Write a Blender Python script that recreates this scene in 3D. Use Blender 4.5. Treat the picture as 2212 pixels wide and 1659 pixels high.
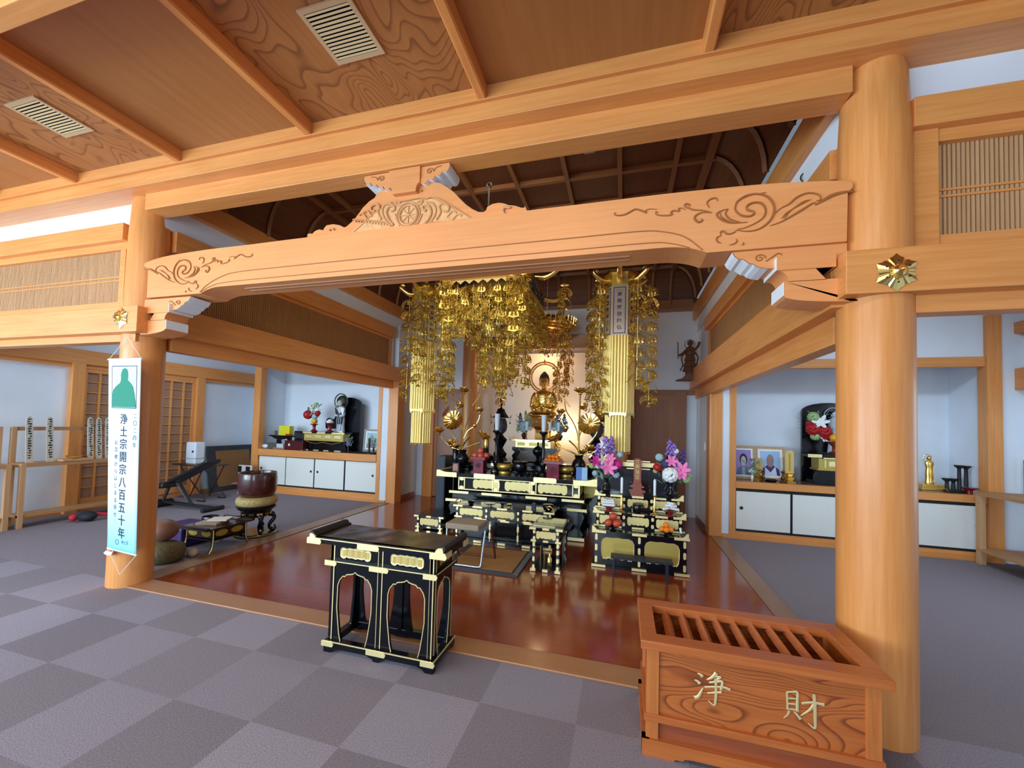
import bpy, math, random
from mathutils import Matrix, Vector
random.seed(7)
for o in list(bpy.data.objects): bpy.data.objects.remove(o, do_unlink=True)
S = bpy.context.scene
C = S.collection
PI = math.pi
# ---------------------------------------------------------------- camera
cd = bpy.data.cameras.new('camera'); cam = bpy.data.objects.new('camera', cd); C.objects.link(cam)
YAW, PITCH, ROLL = math.radians(15.7), math.radians(2.0), math.radians(1.6)
fw = Vector((-math.sin(YAW)*math.cos(PITCH), math.cos(YAW)*math.cos(PITCH), math.sin(PITCH)))
rt = Vector((math.cos(YAW), math.sin(YAW), 0)); up = rt.cross(fw)
r2 = rt*math.cos(ROLL)+up*math.sin(ROLL); u2 = -rt*math.sin(ROLL)+up*math.cos(ROLL)
cam.matrix_world = Matrix(((r2.x, u2.x, -fw.x, 0), (r2.y, u2.y, -fw.y, 0), (r2.z, u2.z, -fw.z, 1.55), (0, 0, 0, 1)))
cd.sensor_fit = 'HORIZONTAL'; cd.sensor_width = 36; cd.lens = 857/2212*36
cd.shift_y = 57/2212; cd.clip_start = .02; cd.clip_end = 200
S.camera = cam
S.view_settings.view_transform = 'Standard'; S.view_settings.look = 'None'
S.view_settings.gamma = 1; S.view_settings.use_curve_mapping = False
S.view_settings.exposure = -0.12
# ---------------------------------------------------------------- world and lights
w = bpy.data.worlds.new('world'); S.world = w; w.use_nodes = True
nb = w.node_tree.nodes['Background']; nb.inputs[0].default_value = (.62, .78, 1, 1); nb.inputs[1].default_value = .3
def area(name, loc, target, sx, sy, power, col, spread=PI):
    d = bpy.data.lights.new(name, 'AREA'); d.shape = 'RECTANGLE'; d.size = sx; d.size_y = sy
    d.energy = power; d.color = col; d.spread = spread
    o = bpy.data.objects.new(name, d); C.objects.link(o); o.location = loc
    o.rotation_euler = (Vector(target)-Vector(loc)).to_track_quat('-Z', 'Y').to_euler()
    return o
def point(name, loc, power, col, r=.05):
    d = bpy.data.lights.new(name, 'POINT'); d.energy = power; d.color = col; d.shadow_soft_size = r
    o = bpy.data.objects.new(name, d); C.objects.link(o); o.location = loc; return o
DAY = (.66, .86, 1); WARM = (1, .74, .42)
area('daylight_front_windows', (-3.9, -3.35, 1.75), (-2.0, 3, 1.9), 8.0, 2.3, 620, DAY)
area('daylight_window_west_hall', (-8.1, -.3, 1.7), (0, 5.5, 1.5), 4.6, 2.0, 420, (.60, .83, 1))
area('daylight_side_window_east', (4.72, 3.9, 1.5), (0, 4.6, 1.2), 1.6, 1.4, 22, (.7, .87, 1))
area('aisle_fill_west', (-6.2, 4.6, 3.36), (-6.1, 5.4, 0), 1.8, .3, 46, (.62, .84, 1))  # unseen fill added to brighten the west aisle and its alcove
area('aisle_fill_east', (3.0, 4.4, 3.36), (3.0, 5.2, 0), 1.8, .3, 46, (.62, .84, 1))  # added light without a fixture, lifts the east aisle and alcove
area('hall_ceiling_lamp', (-1.5, .2, 3.7), (-1.5, .6, 0), 5, .5, 50, (1, .86, .68))
area('altar_spot', (-1.5, 3.2, 4.1), (-1.5, 5.6, 1.2), 1.2, .3, 15, (1, .88, .66))
area('hall_altar_spot', (-1.5, 3.0, 2.75), (-1.5, 5.2, 2.2), 2.2, .12, 9, (1, .88, .66))
point('buddha_lamp', (-1.08, 7.5, 1.5), 15, (1, .78, .48), .06)
point('buddha_top_lamp', (-1.48, 7.45, 2.85), 13, (1, .66, .34), .08)
# ---------------------------------------------------------------- helpers
ORG = {}
def rotm(ax, a):
    return Matrix.Rotation(a, 4, ax)
class MB:
    k = 0
    def __init__(s): s.v = []; s.f = []; s.sm = []
    def add(s, vs, fs, sm=False):
        k = len(s.v); s.v += [tuple(v) for v in vs]; s.f += [tuple(i+k for i in f) for f in fs]; s.sm += [sm]*len(fs); return s
    def box(s, x0, x1, y0, y1, z0, z1):
        if x0 > x1: x0, x1 = x1, x0
        if y0 > y1: y0, y1 = y1, y0
        if z0 > z1: z0, z1 = z1, z0
        MB.k = (MB.k+1) % 6; e = MB.k*.00013; x0 -= e; x1 += e; y0 -= e; y1 += e; z0 -= e*.5; z1 += e
        return s.add([(x0,y0,z0),(x1,y0,z0),(x1,y1,z0),(x0,y1,z0),(x0,y0,z1),(x1,y0,z1),(x1,y1,z1),(x0,y1,z1)],
              [(0,3,2,1),(4,5,6,7),(0,1,5,4),(1,2,6,5),(2,3,7,6),(3,0,4,7)])
    def cbox(s, c, d):
        return s.box(c[0]-d[0]/2, c[0]+d[0]/2, c[1]-d[1]/2, c[1]+d[1]/2, c[2]-d[2]/2, c[2]+d[2]/2)
    def prism(s, poly, ax, a, b, caps=True, sides=True, sm=False):
        A = sum(poly[i][0]*poly[(i+1)%len(poly)][1]-poly[(i+1)%len(poly)][0]*poly[i][1] for i in range(len(poly)))
        if A < 0: poly = poly[::-1]
        def m(p, t): return {'x': (t, p[0], p[1]), 'y': (p[0], t, p[1]), 'z': (p[0], p[1], t)}[ax]
        n = len(poly); vs = [m(p, a) for p in poly]+[m(p, b) for p in poly]
        if caps: s.add(vs, [tuple(range(n)), tuple(range(2*n-1, n-1, -1))] if ax == 'y' else [tuple(range(n-1, -1, -1)), tuple(range(n, 2*n))])
        if sides: s.add(vs, [((i+1)%n, i, i+n, (i+1)%n+n) if ax == 'y' else (i, (i+1)%n, (i+1)%n+n, i+n) for i in range(n)], sm)
        return s
    def lathe(s, prof, c=(0,0,0), n=20, sm=True, caps=True, mat=None, lob=0, nl=0):
        vs = []; fs = []
        for r, z in prof:
            for i in range(n):
                a = 2*PI*i/n; q = r*(1+lob*math.cos(nl*a)) if lob else r
                vs.append((q*math.cos(a), q*math.sin(a), z))
        m = len(prof)
        for j in range(m-1):
            for i in range(n):
                fs.append((j*n+i, j*n+(i+1)%n, (j+1)*n+(i+1)%n, (j+1)*n+i))
        if mat is not None: vs = [tuple(mat @ Vector(v)) for v in vs]
        vs = [(v[0]+c[0], v[1]+c[1], v[2]+c[2]) for v in vs]
        s.add(vs, fs, sm)
        if caps:
            k = len(s.v)-len(vs)
            if prof[0][0] > 1e-4: s.f.append(tuple(k+i for i in range(n-1, -1, -1))); s.sm.append(False)
            if prof[-1][0] > 1e-4: s.f.append(tuple(k+(m-1)*n+i for i in range(n))); s.sm.append(False)
        return s
    def tube(s, pts, r, n=6, closed=False, sm=True, flat=1.0):
        P = [Vector(p) for p in pts]; m = len(P)
        R = r if isinstance(r, (list, tuple)) else [r]*m
        up0 = None; vs = []
        for i in range(m):
            if closed: t = P[(i+1)%m]-P[i-1]
            else: t = P[min(i+1, m-1)]-P[max(i-1, 0)]
            if t.length < 1e-9: t = Vector((0, 0, 1))
            t.normalize()
            if up0 is None:
                up0 = Vector((0, 0, 1)) if abs(t.z) < .9 else Vector((0, 1, 0))
            a = up0-t*up0.dot(t)
            if a.length < 1e-6: a = t.orthogonal()
            a.normalize(); b = t.cross(a); up0 = a
            for k in range(n):
                q = 2*PI*k/n
                vs.append(P[i]+a*(R[i]*math.cos(q)*flat)+b*(R[i]*math.sin(q)))
        fs = []
        for i in range(m if closed else m-1):
            for k in range(n):
                j = (i+1)%m
                fs.append((i*n+k, i*n+(k+1)%n, j*n+(k+1)%n, j*n+k))
        s.add(vs, fs, sm and n > 4)
        if not closed:
            k = len(s.v)-len(vs)
            s.f.append(tuple(k+i for i in range(n-1, -1, -1))); s.sm.append(False)
            s.f.append(tuple(k+(m-1)*n+i for i in range(n))); s.sm.append(False)
        return s
    def ball(s, c, r, n=12, m=8, sx=1, sy=1, sz=1):
        prof = [(max(math.sin(PI*j/m), 0)*r, -math.cos(PI*j/m)*r) for j in range(m+1)]
        prof[0] = (1e-5, -r); prof[-1] = (1e-5, r)
        M = Matrix.Diagonal((sx, sy, sz, 1))
        return s.lathe(prof, c, n, True, False, M)
    def ring(s, c, R, r, n=24, k=6, ax='y'):
        pts = []
        for i in range(n):
            a = 2*PI*i/n; x, z = R*math.cos(a), R*math.sin(a)
            pts.append({'y': (c[0]+x, c[1], c[2]+z), 'z': (c[0]+x, c[1]+z, c[2]), 'x': (c[0], c[1]+x, c[2]+z)}[ax])
        return s.tube(pts, r, k, True)
    def merge(s, o, M=None):
        vs = o.v if M is None else [tuple(M @ Vector(v)) for v in o.v]
        k = len(s.v); s.v += vs; s.f += [tuple(i+k for i in f) for f in o.f]; s.sm += o.sm; return s
    def build(s, name, mat, parent=None, local=False, bev=0, label=None, kind=None):
        me = bpy.data.meshes.new(name)
        off = Vector((0, 0, 0)) if (local or parent is None) else ORG.get(parent.name, Vector((0, 0, 0)))
        me.from_pydata([(v[0]-off.x, v[1]-off.y, v[2]-off.z) for v in s.v], [], s.f)
        me.polygons.foreach_set('use_smooth', s.sm)
        me.materials.append(mat); me.update()
        if any(s.sm): me.set_sharp_from_angle(angle=math.radians(50))
        o = bpy.data.objects.new(name, me); C.objects.link(o)
        if parent is not None: o.parent = parent; ORG[o.name] = off
        if bev:
            b = o.modifiers.new('edge', 'BEVEL'); b.width = bev; b.segments = 2; b.limit_method = 'ANGLE'; b.angle_limit = math.radians(40)
        if label: o['label'] = label
        if kind: o['kind'] = kind
        return o
def tag(o, label, cat, group=None, kind=None):
    o['label'] = label; o['category'] = cat
    if group: o['group'] = group
    if kind: o['kind'] = kind
    return o
def thing(name, label, cat, loc=(0,0,0), rz=0, group=None):
    o = bpy.data.objects.new(name, None); C.objects.link(o); o.empty_display_size = .05
    o.location = loc; o.rotation_euler = (0, 0, rz); ORG[o.name] = Vector(loc) if rz == 0 else Vector((0,0,0))
    return tag(o, label, cat, group)
def dup(root, loc, rz=0, label=None, group=None, sc=None, flipx=False):
    def cp(o, par):
        c = o.copy(); C.objects.link(c)
        if par is not None: c.parent = par
        for ch in o.children: cp(ch, c)
        return c
    r = cp(root, None); r.location = loc; r.rotation_euler = (0, 0, rz)
    if sc: r.scale = (sc,)*3 if not isinstance(sc, tuple) else sc
    if label: r['label'] = label
    if group: r['group'] = group
    return r
def struct(name, mb, m, bev=0):
    o = mb.build(name, m, None, bev=bev); o['kind'] = 'structure'; return o
def catmull(pts, k=6, closed=False):
    P = [Vector(p) for p in pts]; n = len(P); out = []
    rng = n if closed else n-1
    for i in range(rng):
        p0 = P[i-1] if (i > 0 or closed) else P[0]; p1 = P[i]; p2 = P[(i+1)%n]; p3 = P[(i+2)%n] if (i+2 < n or closed) else P[-1]
        for j in range(k):
            t = j/k
            out.append(.5*((2*p1)+(p2-p0)*t+(2*p0-5*p1+4*p2-p3)*t*t+(3*p1-p0-3*p2+p3)*t**3))
    if not closed: out.append(P[-1])
    return [tuple(v) for v in out]
def text_mb(s, size, M, depth=.002, spacing=1.0, bold=0):
    cu = bpy.data.curves.new('t', 'FONT'); cu.body = s; cu.size = size; cu.align_x = 'CENTER'; cu.align_y = 'CENTER'
    cu.extrude = depth; cu.space_line = spacing; cu.resolution_u = 3; cu.offset = bold
    o = bpy.data.objects.new('t', cu); C.objects.link(o)
    bpy.context.view_layer.update()
    me = bpy.data.meshes.new_from_object(o.evaluated_get(bpy.context.evaluated_depsgraph_get()))
    mb = MB(); mb.add([tuple(M @ v.co) for v in me.vertices], [tuple(p.vertices) for p in me.polygons])
    bpy.data.objects.remove(o, do_unlink=True); bpy.data.meshes.remove(me); bpy.data.curves.remove(cu)
    return mb
def front(x, y, z, rz=0, tilt=0):      # text standing upright, facing -Y
    return Matrix.Translation((x, y, z)) @ rotm('Z', rz) @ rotm('X', PI/2+tilt)
# ---------------------------------------------------------------- materials
def nmat(name, col, rough=.5, metal=0, coat=0, bump=0, bscale=200, var=0, vscale=3, spec=.5, emit=None, sheen=0, stretch=None):
    m = bpy.data.materials.new(name); m.use_nodes = True; nt = m.node_tree; b = nt.nodes['Principled BSDF']
    b.inputs['Base Color'].default_value = (*col, 1); b.inputs['Roughness'].default_value = rough
    b.inputs['Metallic'].default_value = metal; b.inputs['Coat Weight'].default_value = coat
    b.inputs['Specular IOR Level'].default_value = spec; b.inputs['Coat Roughness'].default_value = .05
    if sheen: b.inputs['Sheen Weight'].default_value = sheen
    if emit: b.inputs['Emission Color'].default_value = (*emit[:3], 1); b.inputs['Emission Strength'].default_value = emit[3]
    tc = nt.nodes.new('ShaderNodeTexCoord')
    src = tc.outputs['Object']
    if stretch:
        mp = nt.nodes.new('ShaderNodeMapping'); mp.inputs['Scale'].default_value = stretch; nt.links.new(src, mp.inputs[0]); src = mp.outputs[0]
    if var or True:
        n = nt.nodes.new('ShaderNodeTexNoise'); n.inputs['Scale'].default_value = vscale; n.inputs['Detail'].default_value = 4
        nt.links.new(src, n.inputs['Vector'])
        r = nt.nodes.new('ShaderNodeMapRange'); r.inputs[1].default_value = .3; r.inputs[2].default_value = .7
        r.inputs[3].default_value = 1-max(var, .03); r.inputs[4].default_value = 1+max(var, .03)
        nt.links.new(n.outputs[0], r.inputs[0])
        mx = nt.nodes.new('ShaderNodeVectorMath'); mx.operation = 'SCALE'; mx.inputs[0].default_value = col
        nt.links.new(r.outputs[0], mx.inputs['Scale']); nt.links.new(mx.outputs[0], b.inputs['Base Color'])
    if bump:
        n2 = nt.nodes.new('ShaderNodeTexNoise'); n2.inputs['Scale'].default_value = bscale; nt.links.new(tc.outputs['Object'], n2.inputs['Vector'])
        bp = nt.nodes.new('ShaderNodeBump'); bp.inputs['Strength'].default_value = bump; bp.inputs['Distance'].default_value = .01
        nt.links.new(n2.outputs[0], bp.inputs['Height']); nt.links.new(bp.outputs[0], b.inputs['Normal'])
    return m
def wood(name, c1, c2, ax='x', rough=.45, coat=.15, contour=0, scale=1.0, c3=None, freq=9):
    """fine straight grain along one axis; contour>0 draws growth-ring contour lines of a flat-sawn board"""
    m = bpy.data.materials.new(name); m.use_nodes = True; nt = m.node_tree; b = nt.nodes['Principled BSDF']; L = nt.links.new
    b.inputs['Roughness'].default_value = rough; b.inputs['Coat Weight'].default_value = coat; b.inputs['Coat Roughness'].default_value = .2
    tc = nt.nodes.new('ShaderNodeTexCoord'); mp = nt.nodes.new('ShaderNodeMapping')
    sc = {'x': (1.2, 26, 26), 'y': (26, 1.2, 26), 'z': (26, 26, 1.2)}[ax]
    mp.inputs['Scale'].default_value = tuple(q*scale for q in sc); L(tc.outputs['Object'], mp.inputs[0])
    n = nt.nodes.new('ShaderNodeTexNoise'); n.inputs['Scale'].default_value = 1.6; n.inputs['Detail'].default_value = 5; n.inputs['Roughness'].default_value = .65
    L(mp.outputs[0], n.inputs['Vector'])
    cr = nt.nodes.new('ShaderNodeValToRGB'); cr.color_ramp.elements[0].position = .32; cr.color_ramp.elements[1].position = .68
    cr.color_ramp.elements[0].color = (*c2, 1); cr.color_ramp.elements[1].color = (*c1, 1)
    L(n.outputs[0], cr.inputs[0]); out = cr.outputs[0]
    # slow tone drift
    n3 = nt.nodes.new('ShaderNodeTexNoise'); n3.inputs['Scale'].default_value = 1.1; L(tc.outputs['Object'], n3.inputs['Vector'])
    r3 = nt.nodes.new('ShaderNodeMapRange'); r3.inputs[1].default_value = .3; r3.inputs[2].default_value = .7; r3.inputs[3].default_value = .93; r3.inputs[4].default_value = 1.05
    L(n3.outputs[0], r3.inputs[0])
    v = nt.nodes.new('ShaderNodeVectorMath'); v.operation = 'SCALE'; L(out, v.inputs[0]); L(r3.outputs[0], v.inputs['Scale']); out = v.outputs[0]
    if contour:
        mp2 = nt.nodes.new('ShaderNodeMapping'); k = {'x': (.38, 1, 1.5), 'y': (1.1, .45, 1), 'z': (1, 1, .45)}[ax]
        mp2.inputs['Scale'].default_value = tuple(q*contour for q in k); L(tc.outputs['Object'], mp2.inputs[0])
        n4 = nt.nodes.new('ShaderNodeTexNoise'); n4.inputs['Scale'].default_value = 1.0; n4.inputs['Detail'].default_value = 2; n4.inputs['Roughness'].default_value = .45
        n4.inputs['Distortion'].default_value = .5
        L(mp2.outputs[0], n4.inputs['Vector'])
        mu = nt.nodes.new('ShaderNodeMath'); mu.operation = 'MULTIPLY'; mu.inputs[1].default_value = freq*3; L(n4.outputs[0], mu.inputs[0])
        fr = nt.nodes.new('ShaderNodeMath'); fr.operation = 'FRACT'; L(mu.outputs[0], fr.inputs[0])
        c4 = nt.nodes.new('ShaderNodeValToRGB'); e = c4.color_ramp.elements
        e[0].position = .0; e[0].color = (0, 0, 0, 1); e[1].position = 1; e[1].color = (1, 1, 1, 1)
        x = c4.color_ramp.elements.new(.6); x.color = (.12, .12, .12, 1); x = c4.color_ramp.elements.new(.86); x.color = (.9, .9, .9, 1); x = c4.color_ramp.elements.new(.95); x.color = (.0, .0, .0, 1)
        e = c4.color_ramp.elements[-1]; e.color = (0, 0, 0, 1)
        L(fr.outputs[0], c4.inputs[0])
        mix = nt.nodes.new('ShaderNodeMix'); mix.data_type = 'RGBA'; L(c4.outputs[0], mix.inputs[0]); L(out, mix.inputs[6]); mix.inputs[7].default_value = (*(c3 or c2), 1)
        out = mix.outputs[2]
    L(out, b.inputs['Base Color'])
    return m
HIN1, HIN2 = (.80, .34, .10), (.69, .255, .062)
W_X = wood('cypress_along_x', HIN1, HIN2, 'x'); W_Y = wood('cypress_along_y', HIN1, HIN2, 'y'); W_Z = wood('cypress_upright', HIN1, HIN2, 'z', coat=.3)
W_KORYO = wood('cypress_beam_face', (.83, .345, .125), (.77, .29, .09), 'x', coat=.1)
W_CEIL = wood('zelkova_ceiling_board', (.47, .195, .058), (.41, .155, .042), 'y', .5, .1, contour=1.7, scale=.6, c3=(.20, .065, .02), freq=10)
W_CEIL2 = wood('plain_ceiling_board', (.44, .18, .052), (.38, .14, .036), 'y', .5, .1, scale=.5)
W_BOX = wood('zelkova_box', (.54, .155, .034), (.45, .11, .022), 'x', .38, .4, contour=2.2, scale=.8, c3=(.16, .03, .008), freq=13)
W_BOXF = wood('zelkova_box_frame', (.54, .155, .036), (.43, .105, .022), 'x', .38, .35)
W_BOXZ = wood('zelkova_box_post', (.58, .19, .045), (.46, .125, .026), 'z', .38, .35)
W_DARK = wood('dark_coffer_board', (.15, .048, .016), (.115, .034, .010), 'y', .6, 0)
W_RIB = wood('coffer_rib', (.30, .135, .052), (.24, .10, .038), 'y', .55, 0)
W_DOOR = wood('brown_door_board', (.32, .14, .075), (.27, .11, .058), 'z', .5, .1)
W_ORANGE = wood('bay_post', (.60, .25, .07), (.5, .19, .045), 'z', .4, .3)
W_PALE = wood('pale_cedar', (.62, .36, .18), (.5, .27, .12), 'z', .6, 0)
W_PALEX = wood('pale_cedar_rail', (.5, .27, .12), (.42, .2, .08), 'y', .6, 0)
GROOVE = nmat('carved_groove', (.36, .12, .025), .7)
FLOORW = wood('red_lacquer_floor', (.27, .038, .005), (.22, .029, .003), 'x', .13, .35, scale=.15)
SILL = wood('threshold', (.50, .23, .075), (.44, .18, .055), 'x', .35, .3)
PLASTER = nmat('white_plaster', (.76, .81, .90), .9, bump=.1, bscale=300)
PAINT = nmat('white_paint', (.85, .88, .92), .7)
FUSUMA = nmat('sliding_door_paper', (.80, .80, .77), .8, var=.03, vscale=60)
SCREEN = nmat('shoji_backing', (.36, .20, .12), .8)
BLACK = nmat('black_lacquer', (.004, .005, .008), .16, coat=.15, spec=.35)
BLACKM = nmat('black_matte', (.012, .012, .014), .5)
NAVY = nmat('navy_side', (.012, .016, .035), .45)
GOLD = nmat('gold', (.95, .66, .20), .28, 1, var=.05, vscale=40)
GOLDP = nmat('gold_leaf_plate', (1.0, .84, .44), .40, .6, var=.04, vscale=30, bump=.04, bscale=90)
GOLDB = nmat('bright_gold', (1, .76, .28), .2, 1)
GOLDS = nmat('gold_fringe', (.92, .72, .20), .24, .95, bump=.4, bscale=120)
GOLDD = nmat('old_gold', (.62, .42, .10), .4, .8)
GOLDC = nmat('gold_cloth', (.92, .72, .26), .38, .6, bump=.25, bscale=160)
PANELG = nmat('gold_panel', (.86, .72, .32), .5, .45, var=.05, vscale=200)
OLIVE = nmat('gilded_board', (.55, .43, .11), .45, .6)
RED = nmat('red_lacquer', (.22, .008, .012), .25, coat=.4)
TEAL = nmat('tablet_brown', (.28, .075, .045), .4, coat=.2)
PEACH = nmat('peach_skin', (.55, .06, .04), .45); ORANGE = nmat('mandarin', (.85, .22, .005), .45, bump=.3, bscale=300)
YELLOW = nmat('yellow', (.8, .75, .02), .5); LEMON = nmat('orange_fruit', (.85, .42, .01), .45)
WHITE = nmat('white', (.85, .87, .9), .6); CREAM = nmat('cream', (.75, .7, .58), .7); CANDLE = nmat('candle_wax', (.72, .82, .92), .5, spec=.3)
PURPLE = nmat('purple_cloth', (.035, .008, .10), .5); INK = nmat('navy_ink', (.012, .03, .075), .7); GREEN = nmat('green_print', (.0, .2, .12), .7)
BELLM = nmat('bronze_bowl', (.06, .014, .012), .28, coat=.5, var=.05)
BROC = nmat('gold_brocade', (.42, .31, .12), .65, var=.35, vscale=60)
SEATC = nmat('taupe_cushion', (.33, .27, .20), .8, var=.1, vscale=90)
STEEL = nmat('steel', (.55, .62, .78), .25, .9); BRONZE = nmat('bronze', (.13, .055, .025), .4, .5)
MATB = nmat('mat_border', (.045, .05, .06), .8, var=.4, vscale=90); MATC = nmat('tan_mat', (.34, .165, .055), .7, var=.06, vscale=12)
GREY = nmat('grey', (.2, .2, .21), .6); LIGHTB = nmat('pale_blue', (.35, .55, .85), .6); BLUE = nmat('blue', (.1, .22, .55), .6)
SKIN = nmat('statue_face', (.52, .42, .32), .6)
# ---------------------------------------------------------------- floor
def carpet_mat():
    m = bpy.data.materials.new('carpet_tiles'); m.use_nodes = True; nt = m.node_tree; L = nt.links.new; b = nt.nodes['Principled BSDF']
    b.inputs['Roughness'].default_value = .95; b.inputs['Specular IOR Level'].default_value = .15
    tc = nt.nodes.new('ShaderNodeTexCoord'); mp = nt.nodes.new('ShaderNodeMapping')
    mp.inputs['Location'].default_value = (2.86/.53, -1.65/.49+4, .5); mp.inputs['Scale'].default_value = (1/.53, 1/.49, 0)
    L(tc.outputs['Object'], mp.inputs[0])
    ch = nt.nodes.new('ShaderNodeTexChecker'); ch.inputs['Scale'].default_value = 1; L(mp.outputs[0], ch.inputs[0])
    ch.inputs[1].default_value = (.282, .258, .312, 1); ch.inputs[2].default_value = (.224, .200, .235, 1)
    n = nt.nodes.new('ShaderNodeTexNoise'); n.inputs['Scale'].default_value = 150; n.inputs['Detail'].default_value = 5; L(tc.outputs['Object'], n.inputs['Vector'])
    r = nt.nodes.new('ShaderNodeMapRange'); r.inputs[1].default_value = .3; r.inputs[2].default_value = .7; r.inputs[3].default_value = .72; r.inputs[4].default_value = 1.28; L(n.outputs[0], r.inputs[0])
    fl = nt.nodes.new('ShaderNodeVectorMath'); fl.operation = 'FLOOR'; L(mp.outputs[0], fl.inputs[0])
    wn = nt.nodes.new('ShaderNodeTexWhiteNoise'); L(fl.outputs[0], wn.inputs[0])
    r2 = nt.nodes.new('ShaderNodeMapRange'); r2.inputs[3].default_value = .93; r2.inputs[4].default_value = 1.07; L(wn.outputs[0], r2.inputs[0])
    mu = nt.nodes.new('ShaderNodeMath'); mu.operation = 'MULTIPLY'; L(r.outputs[0], mu.inputs[0]); L(r2.outputs[0], mu.inputs[1])
    v = nt.nodes.new('ShaderNodeVectorMath'); v.operation = 'SCALE'; L(ch.outputs[0], v.inputs[0]); L(mu.outputs[0], v.inputs['Scale']); L(v.outputs[0], b.inputs['Base Color'])
    bp = nt.nodes.new('ShaderNodeBump'); bp.inputs['Strength'].default_value = .3; bp.inputs['Distance'].default_value = .004; L(n.outputs[0], bp.inputs['Height']); L(bp.outputs[0], b.inputs['Normal'])
    return m
struct('floor', MB().box(-8.2, 4.8, -3.5, 2.62, -.12, 0), carpet_mat())
CARP2 = nmat('aisle_carpet', (.25, .215, .245), .95, spec=.1, bump=.5, bscale=110, var=.12, vscale=110)
struct('floor_aisles', MB().box(-8.2, 4.8, 2.62, 8.2, -.12, -.0005), CARP2)
struct('floor_inner_sanctuary', MB().box(-4.2, 1.25, 2.7, 7.9, .0, .006), FLOORW)
struct('trim_1', MB().box(-4.3, 1.35, 2.53, 2.72, 0, .014), wood('threshold_front', (.40, .185, .085), (.35, .155, .065), 'x', .4, .2), .004)
struct('trim_2', MB().box(-4.42, -4.2, 2.72, 6.6, 0, .012).box(1.25, 1.42, 2.72, 6.42, 0, .012), wood('side_threshold', (.30, .16, .09), (.26, .13, .07), 'y', .4, .2))
# ---------------------------------------------------------------- front hall ceiling
CT = 3.78
raf = [-6.2, -4.97, -3.66, -2.325, -.935, .43, 1.8, 3.15]
edges = [-8.2]+raf+[4.8]
for i in range(len(edges)-1):
    struct('ceiling', MB().box(edges[i], edges[i+1], 1.13, 2.40, CT, CT+.03), W_CEIL if i in (2, 4, 6, 0, 8) else W_CEIL2)
struct('ceiling', MB().box(-8.2, 4.8, -3.5, 1.16, CT, CT+.03), W_CEIL2)
for x in raf:
    o = struct('rafter', MB().prism([(x-.032, CT), (x-.032, CT-.085), (x-.022, CT-.095), (x+.022, CT-.095), (x+.032, CT-.085), (x+.032, CT)], 'y', 1.18, 2.445), W_Y)
struct('ceiling_beam', MB().box(-8.2, 4.8, 1.10, 1.185, 3.5, CT), W_X, .004)
# head beams along the front row of pillars
struct('ceiling_beam', MB().box(-8.2, 4.8, 2.391, 2.80, 3.555, 3.664), W_X, .004)
struct('trim_3', MB().box(-8.2, 4.8, 2.40, 2.80, 3.664, 3.676).box(-8.2, 4.8, 2.372, 2.80, 3.676, 3.684).box(-8.2, 4.8, 2.38, 2.8, 3.684, 3.694).box(-8.2, 4.8, 2.386, 2.80, 3.694, CT+.02), W_X, .002)
struct('lintel_beam', MB().box(-4.23, 1.17, 2.50, 2.66, 3.408, 3.555), W_X, .004)
# pillars
def pillar(x, y, r, z1):
    return struct('pillar', MB().lathe([(r*1.0, 0), (r, .9), (r*.985, 2.2), (r*.94, 3.2), (r*.86, 3.50), (r*.8, 3.56)], (x, y, 0), 64), W_Z)
pillar(-4.365, 2.64, .163, 3.56); pillar(1.315, 2.61, .166, 3.56)
# wall strips above the aisle transoms, rails and frames
for x0, x1, i in ((-8.2, -4.50, 0), (1.44, 4.8, 1)):
    struct('wall_front', MB().box(x0, x1, 2.60, 2.66, 3.30, 3.57), PLASTER)
    struct('head_rail_beam', MB().box(x0, x1, 2.50, 2.68, 3.165, 3.322), W_X, .003)
    a, b = (x0, x1) if i else (x0, x1)
    fr = MB().box(a, b, 2.555, 2.62, 3.10, 3.19).box(a, b, 2.555, 2.62, 2.50, 2.60)
    if i: fr.box(a+.02, a+.125, 2.545, 2.62, 2.5, 3.19)
    else: fr.box(b-.11, b-.04, 2.555, 2.62, 2.5, 3.19)
    t = thing('lattice_transom', 'wide upright-slat wooden lattice transom on the beam beside the hanging banner pillar' if i == 0 else 'upright-slat wooden lattice transom on the beam beside the offering box pillar', 'transom', ((x0+x1)/2, 2.6, 2.6), group='front lattice transoms')
    fr.build('frame', W_X, t, bev=.002)
    l0, l1 = (x0, -4.607) if i == 0 else (1.572, x1)
    sl = MB(); x = l1-.01 if i == 0 else l0+.008
    while l0 < x < l1:
        sl.box(x-.0055, x+.0055, 2.592, 2.608, 2.6, 3.1); x += -.0195 if i == 0 else .0195
    sl.build('slats', W_PALE, t)
    MB().box(l0, l1, 2.584, 2.6, 2.848, 2.858).box(l0, l1, 2.584, 2.6, 2.812, 2.822).build('cross_rails', W_X, t)
    MB().box(l0, l1, 2.63, 2.64, 2.6, 3.1).build('backing_board', wood('transom_back', (.30, .15, .08), (.25, .12, .06), 'z', .7, 0), t)
# tie beams (nageshi): front wings and along both sides of the sanctuary
nz0, nz1 = 2.272, 2.50
struct('tie_beam', MB().box(-8.2, -4.11, 2.42, 2.56, nz0, nz1), W_X, .004)
struct('tie_beam', MB().box(1.10, 4.8, 2.42, 2.56, nz0, nz1), W_X, .004)
struct('tie_beam', MB().box(-8.2, -4.25, 2.50, 2.60, 2.205, nz0), W_X, .003).name = 'door_head_beam'
struct('door_head_beam', MB().box(1.44, 4.8, 2.50, 2.60, 2.18, nz0+.002), W_X, .003)
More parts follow.
